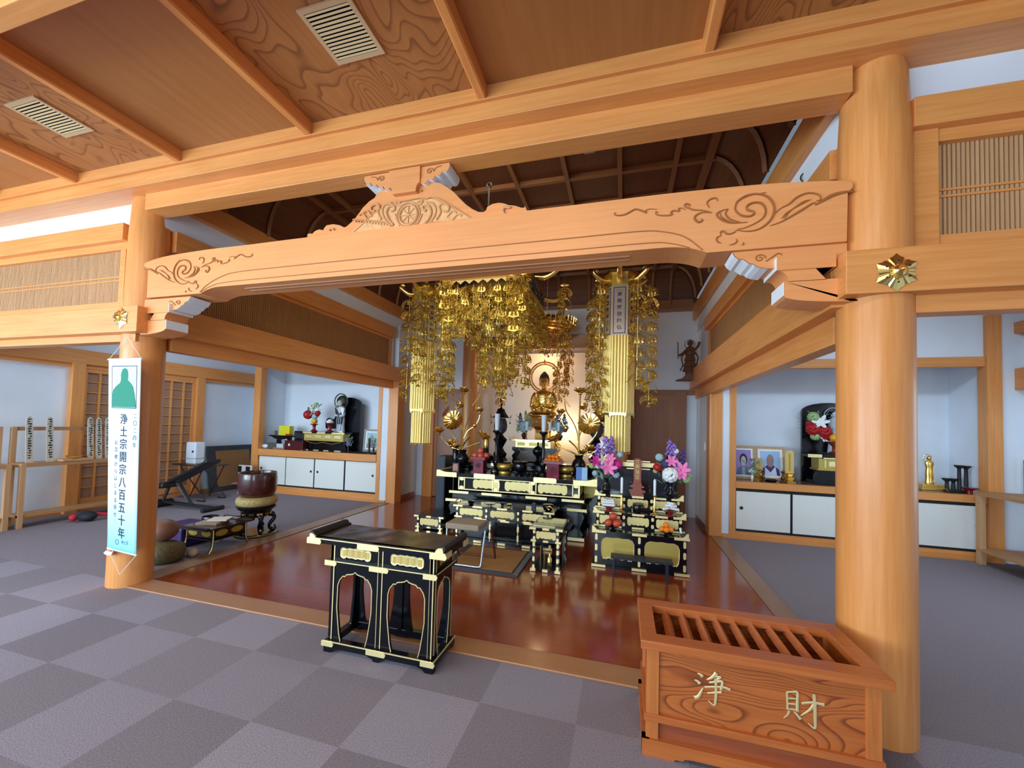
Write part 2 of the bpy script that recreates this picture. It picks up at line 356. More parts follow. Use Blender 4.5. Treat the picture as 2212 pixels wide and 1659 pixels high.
# side tie beams, head beams, transom boards and white bands
def side(X, s, zk, zn0, zn1, zf, zb0, zb1):
    # s=+1: sanctuary lies towards +x
    def bx(d0, d1, y0, y1, z0, z1): return MB().box(X-s*d1, X-s*d0, y0, y1, z0, z1)
    struct('side_tie_beam', bx(-.10, .06, 2.57, 7.5, zn0, zn1), W_Y, .003)
    struct('side_door_head_beam', bx(-.0, .12, 2.78, 7.5, zk, zn0), W_Y, .003)
    struct('side_head_beam', bx(-.03, .12, 2.75, 6.6, zf, zb0), W_Y, .003)
    struct('wall_side_band', bx(.0, .1, 2.66, 7.5, zb0, zb1), PLASTER)
    struct('side_top_beam', bx(-.06, .12, 2.66, 7.5, zb1, zb1+.22), W_Y, .003)
side(-4.22, 1, 2.165, 2.30, 2.565, 3.12, 3.325, 3.54)
side(1.20, -1, 2.08, 2.245, 2.56, 3.07, 3.25, 3.46)
for X, s, zf, lab in ((-4.22, 1, 3.12, 'long dark board transom with fine upright slats above the aisle with the big bronze bowl'), (1.20, -1, 3.07, 'long board transom with fine upright slats above the opening near the small guardian statue')):
    t = thing('side_transom', lab, 'transom', (X, 4.6, 2.56), group='side transoms')
    MB().box(X-s*.05, X-s*.06, 2.8, 6.56, 2.56, zf).build('board', wood('transom_board', (.40, .185, .065), (.33, .145, .045), 'z', .6, 0), t)
    sl = MB(); y = 2.85
    while y < 6.5: sl.box(X-s*.036, X-s*.05, y-.0085, y+.0085, 2.6, zf-.04); y += .024
    sl.build('slats', wood('transom_slat', (.42, .20, .07), (.36, .16, .05), 'z', .6, 0), t)
    MB().box(X-s*.025, X-s*.05, 2.8, 6.56, 2.56, 2.6).box(X-s*.025, X-s*.05, 2.8, 6.56, zf-.04, zf).box(X-s*.02, X-s*.055, 6.48, 6.56, 2.56, zf).build('frame', W_Y, t)
# ---------------------------------------------------------------- sanctuary walls behind the aisles
YA_L, YA_R = 6.62, 6.43
BB = wood('dark_baseboard', (.36, .12, .04), (.3, .09, .03), 'y', .3, .3)
struct('wall_left_sanctuary', MB().box(-4.32, -4.2, 6.75, 7.7, .006, 3.4), PLASTER)
struct('wall_right_sanctuary', MB().box(1.24, 1.36, 6.6, 7.7, .006, 3.4), PLASTER)
struct('baseboard_left', MB().box(-4.2, -4.185, 6.84, 7.5, .006, .09), BB)
struct('baseboard_right', MB().box(1.225, 1.24, 6.7, 7.5, .006, .09), BB)
struct('corner_post', MB().box(-4.30, -4.10, 6.62, 6.84, .0, 2.3), W_Z, .004)
struct('corner_post', MB().box(1.22, 1.40, 6.40, 6.62, .0, 2.2), W_Z, .02)
struct('wall_back', MB().box(-4.3, -2.9, 7.62, 7.7, 2.2, 3.7).box(-.1, 1.36, 7.62, 7.7, 2.2, 3.7).box(-4.3, -4.0, 7.6, 7.7, .0, 2.2).box(1.04, 1.36, 7.6, 7.7, 0, 2.2).box(-4.3, 1.36, 8.15, 8.25, 0, 3.9), PLASTER)
struct('corner_post', MB().box(-4.02, -3.80, 7.5, 7.64, .006, 2.22), W_Z, .004)
struct('corner_post', MB().box(.86, 1.06, 7.5, 7.64, .006, 2.22), W_DOOR, .004)
struct('trim_4', MB().box(-4.2, -2.95, 7.53, 7.64, 2.15, 2.24).box(-.05, 1.24, 7.53, 7.64, 2.15, 2.24), W_DOOR, .003)
for n, x0, x1 in (('door_1', -3.80, -2.98), ('door_2', .0, .86)):
    d = MB().box(x0, x1, 7.56, 7.6, .02, 2.15).build(n, W_DOOR); d['kind'] = 'structure'
    MB().box(x0, x0+.07, 7.548, 7.56, .02, 2.15).box(x1-.07, x1, 7.548, 7.56, .02, 2.15).box(x0, x1, 7.548, 7.56, 2.06, 2.15).build('door_frame', wood('door_stile', (.36, .16, .08), (.3, .12, .06), 'z', .5, .1), d)
    MB().box(x1-.11, x1-.085, 7.54, 7.56, 1.0, 1.12).build('door_handle', BLACKM, d)
for x in (-2.91, -.06):
    struct('bay_pillar', MB().lathe([(.15, .006), (.15, 3.0), (.14, 3.7)], (x, 7.25, 0), 40), W_ORANGE)
struct('bay_lintel_beam', MB().box(-2.9, -.05, 7.2, 7.34, 2.97, 3.22), wood('bay_lintel', (.42, .15, .04), (.34, .11, .03), 'x', .4, .3), .004)
struct('wall_back_bay', MB().box(-3.0, .0, 7.86, 7.92, 0, 3.0).box(-3.05, -2.98, 7.6, 7.92, 0, 3.7).box(.0, .07, 7.6, 7.92, 0, 3.7), nmat('warm_bay_wall', (.84, .78, .72), .8))
struct('wall_above_bay', MB().box(-2.9, -.05, 7.26, 7.3, 3.22, 3.7), PLASTER)
# coffered ceiling
CZ = 4.3
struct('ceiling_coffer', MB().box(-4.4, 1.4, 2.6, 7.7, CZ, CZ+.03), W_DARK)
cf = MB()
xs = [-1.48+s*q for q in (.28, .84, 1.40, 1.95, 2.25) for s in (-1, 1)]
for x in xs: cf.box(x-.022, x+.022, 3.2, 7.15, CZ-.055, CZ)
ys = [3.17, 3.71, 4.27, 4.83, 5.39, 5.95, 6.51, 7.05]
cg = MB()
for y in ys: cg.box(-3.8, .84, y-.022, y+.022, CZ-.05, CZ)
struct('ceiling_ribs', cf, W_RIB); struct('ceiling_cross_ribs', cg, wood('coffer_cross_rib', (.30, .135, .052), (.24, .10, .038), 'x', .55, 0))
# coved edges
def arc(a0, z0, a1, z1, n=7): return [(a0+(a1-a0)*(1-math.cos(PI/2*i/n)), z0+(z1-z0)*math.sin(PI/2*i/n)) for i in range(n+1)]
cv = MB(); R_ = MB()
for X, xi in ((-4.16, -3.75), (1.14, .79)):
    pr = arc(X, 3.74, xi, CZ)
    for i in range(len(pr)-1):
        cv.add([(pr[i][0], 2.8, pr[i][1]), (pr[i][0], 7.5, pr[i][1]), (pr[i+1][0], 7.5, pr[i+1][1]), (pr[i+1][0], 2.8, pr[i+1][1])], [(0, 1, 2, 3)])
    for y in ys: R_.tube([(p[0]+(.02 if X < 0 else -.02), y, p[1]-.01) for p in pr], .026, 4)
pr = arc(7.45, 3.74, 7.08, CZ)
for i in range(len(pr)-1):
    cv.add([(-4.2, pr[i][0], pr[i][1]), (1.2, pr[i][0], pr[i][1]), (1.2, pr[i+1][0], pr[i+1][1]), (-4.2, pr[i+1][0], pr[i+1][1])], [(0, 1, 2, 3)])
for x in xs: R_.tube([(x, p[0]-.02, p[1]-.01) for p in pr], .026, 4)
pr2 = arc(2.75, 3.74, 3.12, CZ)
for i in range(len(pr2)-1):
    cv.add([(-4.2, pr2[i][0], pr2[i][1]), (1.2, pr2[i][0], pr2[i][1]), (1.2, pr2[i+1][0], pr2[i+1][1]), (-4.2, pr2[i+1][0], pr2[i+1][1])], [(0, 1, 2, 3)])
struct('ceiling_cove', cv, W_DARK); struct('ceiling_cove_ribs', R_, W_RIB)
struct('ceiling_cove_beam', MB().box(-4.2, 1.24, 7.42, 7.64, 3.66, 3.82), wood('cove_beam', (.34, .15, .06), (.28, .12, .04), 'x', .5, 0), .003)
struct('ceiling_cove_beam', MB().box(-3.78, -3.72, 2.9, 7.3, CZ-.05, CZ).box(.76, .82, 2.9, 7.3, CZ-.05, CZ), W_RIB)
# small downlights in the coffered ceiling
for q, lab in (((-.373, 3.863), 'small square pale lamp housing set in the dark coffered ceiling'),):
    tag(MB().box(q[0]-.05, q[0]+.05, q[1]-.05, q[1]+.05, CZ-.03, CZ+.0).build('ceiling_lamp', nmat('lamp_housing', (.3, .3, .28), .5)), lab, 'lamp')
# ---------------------------------------------------------------- aisles: walls, alcoves
struct('wall_left', MB().box(-8.3, -8.2, -3.5, 8.2, 0, 3.9), PLASTER)
struct('wall_right', MB().box(4.8, 4.9, -3.5, 8.2, 0, 3.9), PLASTER)
struct('wall_back_left', MB().box(-8.2, -4.3, 7.38, 7.48, 0, 3.9).box(-7.62, -4.3, YA_L+.02, YA_L+.1, 2.72, 3.9), PLASTER)
struct('wall_back_right', MB().box(1.36, 4.8, 7.12, 7.22, 0, 3.9).box(1.4, 4.48, YA_R+.02, YA_R+.1, 2.57, 3.9).box(1.38, 1.50, YA_R, YA_R+.1, .04, 2.5).box(4.56, 4.8, YA_R+.02, YA_R+.1, 0, 3.9), PLASTER)
struct('wall_alcove_strip', MB().box(-4.45, -4.3, YA_L+.01, YA_L+.1, .04, 2.9), PLASTER)
struct('wall_alcove_side', MB().box(-7.56, -7.5, YA_L+.1, 7.38, 0, 2.9).box(4.46, 4.52, YA_R+.1, 7.12, 0, 2.9).box(1.50, 1.56, YA_R+.1, 7.12, 0, 2.9).box(-4.48, -4.42, YA_L+.1, 7.38, 0, 2.9), PLASTER)
struct('alcove_post', MB().box(-7.54, -7.37, YA_L-.02, YA_L+.12, 0, 3.0).box(-4.52, -4.44, YA_L, YA_L+.1, 0, 2.3), W_Z, .003)
struct('alcove_post', MB().box(1.495, 1.58, YA_R-.01, YA_R+.1, 0, 2.6).box(4.40, 4.55, YA_R-.03, YA_R+.12, 0, 3.1), W_Z, .003)
struct('alcove_lintel_beam', MB().box(1.4, 4.42, YA_R, YA_R+.1, 2.45, 2.575), W_X, .003)
struct('alcove_lintel_beam', MB().box(-7.4, -4.44, YA_L, YA_L+.1, 2.60, 2.72), W_X, .003)
struct('ceiling_aisle', MB().box(-8.2, -4.3, 2.8, 8.2, 3.4, 3.43).box(1.3, 4.8, 2.8, 8.2, 3.4, 3.43), W_CEIL2)
struct('baseboard_alcove', MB().box(-7.5, -4.3, YA_L-.02, YA_L+.1, 0, .045).box(1.40, 4.5, YA_R-.02, YA_R+.1, 0, .06), W_X)
# side wall rails on the outer walls
struct('trim_6', MB().box(-8.2, -8.1, 2.9, 7.38, 2.30, 2.52).box(-8.2, -8.14, 2.9, 7.38, 2.24, 2.3), W_Y, .003)
struct('trim_7', MB().box(4.70, 4.8, 2.9, 6.45, 2.15, 2.42), W_Y, .003)
struct('trim_8', MB().box(4.70, 4.8, 2.9, 6.45, 2.86, 3.0), W_Y, .003)
# shoji screens in the west wall
def shoji(n, y0, y1):
    d = MB().box(-8.20, -8.185, y0, y1, .1, 2.24).build(n, SCREEN); d['kind'] = 'structure'
    g = MB()
    g.box(-8.185, -8.15, y0, y0+.05, .08, 2.24).box(-8.185, -8.15, y1-.05, y1, .08, 2.24).box(-8.185, -8.15, y0, y1, 2.18, 2.24).box(-8.185, -8.15, y0, y1, .08, .2)
    k = 4; 
    for i in range(1, k): y = y0+(y1-y0)*i/k; g.box(-8.185, -8.155, y-.012, y+.012, .2, 2.2)
    for i in range(1, 12): z = .2+2.0*i/12; g.box(-8.185, -8.165, y0, y1, z-.006, z+.006)
    g.build('window_frame', W_Z, d)
shoji('window_1', 4.15, 5.0); shoji('window_2', 5.0, 5.85)
struct('wall_post', MB().box(-8.2, -8.1, 4.0, 4.15, 0, 2.3).box(-8.2, -8.1, 5.85, 6.0, 0, 2.3).box(-8.2, -8.1, 3.0, 3.02, 0, .1), W_Z, .003)
struct('baseboard_left_aisle', MB().box(-8.2, -8.17, 2.9, 7.38, 0, .06), W_Y)
# front wall of the hall behind the camera: posts between large windows
struct('wall_hall', MB().box(-8.2, 4.8, -3.5, -3.44, 0, .5).box(-8.2, 4.8, -3.5, -3.44, 3.0, 3.8), PLASTER)
struct('window_3', MB().box(-8.2, 4.8, -3.46, -3.40, .5, .56).box(-8.2, 4.8, -3.46, -3.40, 2.94, 3.0), W_X)
struct('window_posts', (lambda m: [m.box(x-.06, x+.06, -3.48, -3.36, 0, 3.8) for x in (-8.1, -5.6, -3.0, -.4, 2.2, 4.7)] and m)(MB()), W_Z)
# ---------------------------------------------------------------- rainbow beam
def smooth(poly, k=5, closed=False): return [(p[0], p[1]) for p in catmull([(a, b, 0) for a, b in poly], k, closed)]
top = smooth([(-4.192,2.889),(-4.168,2.916),(-3.983,2.947),(-3.741,2.96),(-3.395,2.967),(-3.002,2.965),(-2.409,2.967),(-1.411,2.962),(-0.611,2.966),(-0.328,2.965),(0.217,2.965),(0.703,2.954),(0.957,2.936),(1.144,2.913),(1.167,2.875)], 4)  # image pixels converted offline to world numbers, like many positions in this script
bot = [(-4.14, 2.85), (-4.135, 2.592), (-3.49, 2.592)]+smooth([(-3.49, 2.592), (-3.42, 2.618), (-3.33, 2.634), (-3.2, 2.636)], 4)+smooth([(.12, 2.636), (.26, 2.634), (.37, 2.616), (.455, 2.584)], 4)+[(1.14, 2.584), (1.145, 2.85)]
kb = MB().prism(top+bot[::-1], 'y', 2.50, 2.735).build('rainbow_beam', W_KORYO, bev=.006)
tag(kb, 'long curved rainbow beam with carved scrolls spanning between the two round pillars', 'beam', kind='thing')
G = MB()
def gl(pts, r=.0045, k=5, y=2.4975):
    p = catmull([(a, y, b) for a, b in pts], k); n = len(p)
    G.tube(p, [r*(.35+.65*math.sin(PI*(i+.5)/n)) for i in range(n)], 5)
def glc(pts, r=.0045, k=5, y=2.4975): G.tube(catmull([(a, y, b) for a, b in pts], k), r, 5)
# two string lines
glc([(-3.50, 2.60), (-3.42, 2.66), (-3.28, 2.715), (-3.1, 2.745), (-2.6, 2.75), (-1.5, 2.752), (-.4, 2.75), (.05, 2.75), (.2, 2.735), (.33, 2.69), (.43, 2.60)], .0035)
glc([(-3.49, 2.60), (-3.38, 2.645), (-3.2, 2.668), (-2.6, 2.672), (-1.5, 2.674), (-.4, 2.672), (.12, 2.672), (.26, 2.655), (.36, 2.62)], .003)
def carve(f):
    def q(pts): return [f(p) for p in pts]
    # scroll
    gl(q([(1600,205),(1480,200),(1350,225),(1270,270),(1250,330),(1290,375),(1350,385),(1385,365),(1375,345),(1340,335),(1335,305),(1380,280),(1440,285),(1475,330),(1465,385),(1410,430),(1330,470),(1270,485)][1:]), .007)
    gl(q([(1250,330),(1262,270),(1330,222),(1420,212),(1500,240),(1545,310),(1530,390),(1470,455),(1400,490),(1330,500),(1265,490)]), .007)
    gl(q([(1545,365),(1600,320),(1660,290),(1720,240),(1790,210),(1850,208),(1895,225),(1900,255),(1870,265)]), .006)
    gl(q([(1515,455),(1600,425),(1700,370),(1790,315),(1850,280),(1875,285)]), .006)
    gl(q([(1860,297),(1920,262),(1990,225),(2060,205),(2150,190)]), .010)
    for d in (0, 14, 28): gl(q([(1600+d,400),(1650+d,350-d/2),(1740+d,300-d),(1830,255)]), .003)
    gl(q([(1200,325),(1150,340),(1115,370),(1150,410),(1220,435),(1340,430)]), .006)
    gl(q([(1200,330),(1180,360),(1210,405),(1290,430)]), .005); gl(q([(1140,345),(1150,385),(1200,420),(1270,435)]), .004)
    gl(q([(1120,262),(1110,240),(1070,245),(1042,275),(1060,315)]), .006)
    gl(q([(1080,355),(1010,352),(960,375),(950,405),(980,430),(1010,415),(995,400)]), .007)
    gl(q([(1075,350),(1010,335),(940,330),(890,310),(870,295),(885,282),(910,290),(905,300)]), .006)
    gl(q([(880,330),(850,315),(825,320),(830,340),(790,335),(765,350),(770,370),(700,375),(650,365),(645,345),(665,350)]), .006)
    gl(q([(655,325),(600,320),(560,335),(570,352),(530,335),(480,322),(440,340),(400,362),(350,373),(310,368),(303,352),(318,352)]), .0055)
    gl(q([(1265,492),(1235,515),(1195,522),(1165,500),(1145,510),(1150,535)]), .006)
    gl(q([(1150,535),(1120,550),(1120,580),(1150,595)]), .005); gl(q([(1260,560),(1265,580),(1240,600),(1210,607)]), .005); gl(q([(1310,585),(1312,600),(1300,606)]), .005)
def fR(p):
    pts = FR.get(p)
    return pts
# affine map of the carving, traced in image crop pixels, onto the beam face
AX, BX, CX_ = 0.705, (1.08-0.705)/600, (-0.007-0.705)/-1000
ZA, ZS, ZT = 2.795, (2.795-2.645)/200, (2.757-2.853)/1200
def cR(p): return (AX+(p[0]-1400)*(BX if p[0] > 1400 else CX_), ZA-(p[1]-350)*ZS+(p[0]-1400)*ZT)
def cL(p): a = cR(p); return (-3.02-a[0], a[1])
carve(cR); carve(cL)
G.build('carved_lines', GROOVE, kb)
MB().box(-3.1, .02, 2.575, 2.587, 2.630, 2.637).box(-3.1, .02, 2.63, 2.642, 2.630, 2.637).build('underside_moulding', nmat('moulding', (.42, .2, .09), .5), kb)
# ---------------------------------------------------------------- carved strut (frog-leg)
o0 = [(-2.463,3.005),(-2.462,3.027),(-2.444,3.03),(-2.419,3.024),(-2.39,3.045),(-2.355,3.053),(-2.312,3.041),(-2.307,3.056),(-2.284,3.079),(-2.225,3.081),(-2.16,3.065),(-2.119,3.044),(-2.096,3.048),(-2.052,3.078),(-2.008,3.117),(-1.955,3.18),(-1.901,3.222),(-1.853,3.245),(-1.837,3.272),(-1.795,3.293),(-1.751,3.295),(-1.724,3.299),(-1.602,3.303),(-1.482,3.296),(-1.467,3.294),(-1.416,3.301),(-1.355,3.295),(-1.304,3.281),(-1.238,3.234),(-1.193,3.196),(-1.152,3.15),(-1.102,3.098),(-1.054,3.06),(-1.006,3.033),(-0.968,3.027),(-0.948,3.038),(-0.941,3.06),(-0.905,3.077),(-0.859,3.08),(-0.822,3.071),(-0.786,3.054),(-0.741,3.045),(-0.696,3.025),(-0.674,3.022),(-0.668,3.034),(-0.66,3.012),(-0.653,3.001)]
o0 = [(a, max(b, 2.968)) for a, b in o0]+[(o0[-1][0], 2.968), (o0[0][0], 2.968)]
st = thing('carved_strut', 'carved wooden strut with curling feet and a crest relief standing on the rainbow beam', 'strut', ((o0[0][0]+o0[-3][0])/2, 2.62, 2.96))
MB().prism(o0, 'y', 2.56, 2.68).build('body', W_KORYO, st)
oc = o0[:-2]; oe = []
for i in range(len(oc)):
    a, b = oc[max(i-1, 0)], oc[min(i+1, len(oc)-1)]; L = math.hypot(b[0]-a[0], b[1]-a[1]) or 1
    oe.append((oc[i][0]-(b[1]-a[1])/L*.004, oc[i][1]+(b[0]-a[0])/L*.004))
E_ = MB()
for i in range(len(oe)-1): E_.add([(oe[i][0], 2.566, oe[i][1]), (oe[i+1][0], 2.566, oe[i+1][1]), (oe[i+1][0], 2.684, oe[i+1][1]), (oe[i][0], 2.684, oe[i][1])], [(0, 1, 2, 3)])
E_.build('painted_edge', PAINT, st, label='white painted edge')
rel = [(-2.044,3),(-1.957,3.055),(-1.871,3.113),(-1.785,3.151),(-1.764,3.166),(-1.678,3.167),(-1.657,3.174),(-1.562,3.176),(-1.47,3.178),(-1.418,3.167),(-1.388,3.173),(-1.337,3.159),(-1.246,3.108),(-1.147,3.046),(-1.064,2.995)]
rel = [(a, max(b, 2.97)) for a, b in rel]+[(rel[-1][0], 2.969), (rel[0][0], 2.969)]
MB().prism(rel, 'y', 2.553, 2.561).build('carved_ground', nmat('carving_wood', (.74, .40, .17), .6, bump=.8, bscale=28, var=.12, vscale=16), st)
RG = MB()
def rc(x, y): return (-1.535+(x-910)*.00105, 3.08-(y-520)*.00108-(x-910)*.00014)
def rl(pts, r=.006):
    p = catmull([(rc(*q)[0], 2.552, rc(*q)[1]) for q in pts], 4); RG.tube(p, r, 6)
rl([(440,665),(520,600),(600,530),(680,480),(700,462),(780,450),(800,440),(890,425),(980,410),(1030,415),(1060,405),(1110,412),(1200,455),(1300,510),(1385,555)], .005)
c0 = rc(893, 530); RG.ring((c0[0], 2.55, c0[1]), .074, .010, 28, 6); RG.ring((c0[0], 2.55, c0[1]), .094, .006, 28, 6)
for a in range(0, 8): RG.tube([(c0[0], 2.55, c0[1]), (c0[0]+.07*math.cos(a*PI/4), 2.55, c0[1]+.07*math.sin(a*PI/4))], .004, 5)
for s in (-1, 1):
    def mi(pts): return [(893+s*(x-893), y+(6 if s < 0 else 0)) for x, y in pts]
    rl(mi([(1010,600),(1050,560),(1070,510),(1050,470),(1010,465),(1005,490),(1030,500)]), .012)
    rl(mi([(1030,605),(1080,560),(1105,500),(1080,450),(1030,440)]), .008)
    rl(mi([(1110,560),(1140,510),(1130,470),(1160,450),(1200,470),(1195,500),(1165,500)]), .009)
    rl(mi([(1190,540),(1230,500),(1260,510)]), .007); rl(mi([(1230,560),(1270,520),(1300,530)]), .007)
    rl(mi([(960,440),(1000,430),(985,455),(950,460)]), .008); rl(mi([(960,600),(985,560),(1000,520)]), .008)
    for x in range(1060, 1340, 24): rl(mi([(x, 600+(x-1060)*-.08), (x+14, 575-(x-1060)*.05), (x+28, 590-(x-1060)*.08)]), .006)
rl([(230,655),(245,640),(275,645)], .008); rl([(1590,490),(1600,472),(1640,470)], .008); rl([(1590,490),(1600,512),(1612,515)], .006)
rl([(790,395),(810,375),(960,345)], .003); rl([(975,355),(990,362)], .006); rl([(790,395),(800,385)], .006)
RG.build('relief', nmat('relief_wood', (.62, .30, .12), .55), st)
# bearing block and its arms on top of the strut
def cym(x0, x1, z0, z1, k=.03, n=5): # block with concave lower sides
    p = [(x0, z1), (x1, z1), (x1, z1-.4*(z1-z0))]
    for i in range(n+1): a = PI/2*i/n; p.append((x1-k*math.sin(a), z1-.4*(z1-z0)-(.6*(z1-z0))*(1-math.cos(a))))
    for i in range(n, -1, -1): a = PI/2*i/n; p.append((x0+k*math.sin(a), z1-.4*(z1-z0)-(.6*(z1-z0))*(1-math.cos(a))))
    p.append((x0, z1-.4*(z1-z0)))
    return p
bx = -1.578
MB().prism(cym(bx-.125, bx+.125, 3.225, 3.325, .03), 'y', 2.52, 2.72).build('bearing_block', W_KORYO, st, bev=.003)
def wave_arm(x_in, x_out, z0, z1, y0, y1, s):
    """bracket arm whose outer end is cut in waves; the wave edge is painted white"""
    n = 4; pts = []
    for i in range(n+1):
        t = i/n; pts.append((x_out-s*(abs(x_out-x_in)*t), z1-.035-(z1-.035-z0)*t))
    w = [(x_out, z1), (x_out+s*.004, z1-.02)]
    for i in range(n):
        a, b = pts[i], pts[i+1]
        for j in range(5):
            t = j/5; k = .016*math.sin(PI*t)
            w.append((a[0]+(b[0]-a[0])*t+s*k*.5, a[1]+(b[1]-a[1])*t-k))
    w.append(pts[-1]); return w
for s in (-1, 1):
    ed = wave_arm(bx+s*.13, bx+s*.35, 3.285, 3.402, 2.53, 2.69, s)
    poly = ed+[(bx, 3.285), (bx, 3.402)]
    MB().prism(poly, 'y', 2.53, 2.70).build('bracket_arm', W_KORYO, st)
    e = MB(); 
    for i in range(len(ed)-1):
        a, b = ed[i], ed[i+1]; q = .004
        e.add([(a[0]+s*q, 2.526, a[1]-q), (b[0]+s*q, 2.526, b[1]-q), (b[0]+s*q, 2.704, b[1]-q), (a[0]+s*q, 2.704, a[1]-q)], [(0, 1, 2, 3)])
    e.build('painted_edge', PAINT, st, label='white painted wave edge')
    g = MB(); 
    sp = [(bx+s*(.20+.03*(1-t/14)*math.cos(t*.75)), 2.528, 3.362+.024*(1-t/14)*math.sin(t*.75)) for t in range(13)]
    g.tube(sp, .0035, 5); g.tube(catmull([(bx+s*.23, 2.528, 3.355), (bx+s*.25, 2.528, 3.38), (bx+s*.29, 2.528, 3.388)], 4), .0035, 5); g.build('carved_scroll', GROOVE, st)
MB().box(bx-.128, bx+.128, 2.515, 2.71, 3.318, 3.404).build('cap_block', W_KORYO, st, bev=.002)
# ---------------------------------------------------------------- end brackets under the rainbow beam (drawn for one side, mirrored about the centre line)
def bracket(mir, label):
    def f(p): return (p[0], p[1]) if not mir else (-3.04-p[0], p[1])
    t = thing('end_bracket', label, 'bracket', (f((.95, 0))[0], 2.61, 2.3), group='brackets under the rainbow beam')
    wave = [(0.593,2.576),(0.565,2.557),(0.582,2.525),(0.606,2.498),(0.629,2.499),(0.636,2.494),(0.653,2.478),(0.669,2.469),(0.676,2.476),(0.689,2.456),(0.706,2.447),(0.719,2.456),(0.739,2.441),(0.765,2.441),(0.777,2.468)]
    wf = [(0.593,2.576),(0.605,2.558),(0.626,2.539),(0.646,2.539),(0.659,2.529),(0.679,2.51),(0.702,2.505),(0.712,2.492),(0.738,2.48),(0.777,2.472)]
    z1 = 2.582
    zb = wf[-1][1]
    body = [(wf[0][0], z1)]+wf[1:]+[(wf[-1][0]+.08, zb), (1.15, zb), (1.15, z1)]
    P = lambda l: [f(p) for p in l]
    MB().prism(P(body), 'y', 2.52, 2.69).build('wave_arm', W_KORYO, t)
    e = MB(); ed = [(wf[0][0], z1)]+wf[1:]
    for i in range(len(ed)-1):
        a, b = f(ed[i]), f(ed[i+1]); q = .004; s = 1 if mir else -1
        e.add([(a[0]+s*q, 2.516, a[1]-q), (b[0]+s*q, 2.516, b[1]-q), (b[0]+s*q, 2.694, b[1]-q), (a[0]+s*q, 2.694, a[1]-q)], [(0, 1, 2, 3)])
    e.build('painted_edge', PAINT, t, label='white painted wave edge')
    x0 = 0.809; x1 = 1.10
    za = 2.522; zb2 = 2.448; zc = 2.383
    MB().prism(P([(x0, za), (x1-.01, za), (x1-.01, zb2), (x0, zb2)]), 'y', 2.495, 2.70).build('block', W_KORYO, t, bev=.002)
    MB().prism(P([(x0-.003, za), (x0, za), (x0, zb2), (x0-.003, zb2)]), 'y', 2.495, 2.70).build('painted_end', PAINT, t, label='white painted block end')
    q = [(x0+.01, zb2)]+[(x0+.01+.05*math.sin(a*PI/10), zb2-(zb2-zc)*(1-math.cos(a*PI/10))) for a in range(6)]+[(x1-.10+.05*math.cos(a*PI/10), zc+(zb2-zc)*(1-math.cos((a)*PI/10))) for a in range(6)]+[(x1-.02, zb2)]
    MB().prism(P(q), 'y', 2.505, 2.69).build('curved_block', W_KORYO, t)
    xa = 0.848; zl = 2.306; zd = 2.258
    arm = [(xa, zc+.003), (1.16, zc+.003), (1.16, zd), (xa+.36, zd)]+[(xa+.36-.36*math.sin(a*PI/12), zd+(zl-zd)*(1-math.cos(a*PI/12))) for a in range(1, 7)]
    MB().prism(P(arm), 'y', 2.505, 2.69).build('curved_arm', W_KORYO, t)
    MB().prism(P([(xa-.003, zc-.001), (xa+.001, zc-.001), (xa+.001, zl), (xa-.003, zl)]), 'y', 2.505, 2.69).build('painted_end', PAINT, t, label='white painted arm end')
    g = MB(); cx, cz = 0.732, 2.533
    sp = [(f((cx+.03*(1-k/15)*math.cos(k*.7), 0))[0], 2.518, cz+.024*(1-k/15)*math.sin(k*.7)) for k in range(13)]
    g.tube(sp, .0035, 5); g.tube(catmull([(f((cx+.03, 0))[0], 2.518, cz-.02), (f((cx+.06, 0))[0], 2.518, cz), (f((cx+.09, 0))[0], 2.518, cz+.02), (f((cx+.11, 0))[0], 2.518, cz+.012)], 4), .0035, 5)
    g.build('carved_scroll', GROOVE, t)
bracket(False, 'stepped bracket with white wave-cut tip on the pillar behind the offering box')
bracket(True, 'stepped bracket with white wave-cut tip on the pillar with the hanging banner')
# ---------------------------------------------------------------- gold rosettes on the tie beams
def rosette(c, r, label):
    t = thing('gold_rosette', label, 'ornament', c, group='gold rosettes')
    p = []; n = 6
    for i in range(n):
        a = PI/2+i*PI/3
        for da, rr in ((-.5236, .78), (-.40, .90), (-.22, .92), (0, 1.10), (.22, .92), (.40, .90)):
            p.append((r*rr*math.cos(a+da), r*rr*math.sin(a+da)))
    m = MB(); N = len(p)
    ringo = [(x, 0, z) for x, z in p]; ringi = [(x*.5, -.014, z*.5) for x, z in p]
    m.add(ringo+ringi+[(0, -.018, 0)], [(i, i+N, (i+1)%N+N, (i+1)%N) for i in range(N)]+[(i+N, 2*N, (i+1)%N+N) for i in range(N)])
    m.build('petals', GOLDB, t, local=True)
    b = MB()
    for i in range(18): a = i*PI/9; b.ball((.37*r*math.cos(a), -.019, .37*r*math.sin(a)), r*.05, 6, 4)
    b.lathe([(.32*r, 0), (.32*r, .012), (.2*r, .02), (.13*r, .03), (.1*r, .04), (.001, .045)], (0, -.016, 0), 20, mat=rotm('X', PI/2))
    b.build('boss', GOLDB, t, local=True)
    k = MB()
    for i in range(6): a = PI/2+i*PI/3+PI/6*0; k.lathe([(r*.05, 0), (r*.05, .004)], (.62*r*math.cos(a), -.0125, .62*r*math.sin(a)), 8, mat=rotm('X', PI/2))
    k.build('pierced_holes', BLACKM, t, local=True)
rosette((1.312,2.415,2.369), .088, 'gold six-petal rosette on the tie beam at the pillar behind the offering box')
rosette((-4.309,2.415,2.394), .088, 'gold six-petal rosette on the tie beam above the hanging banner')
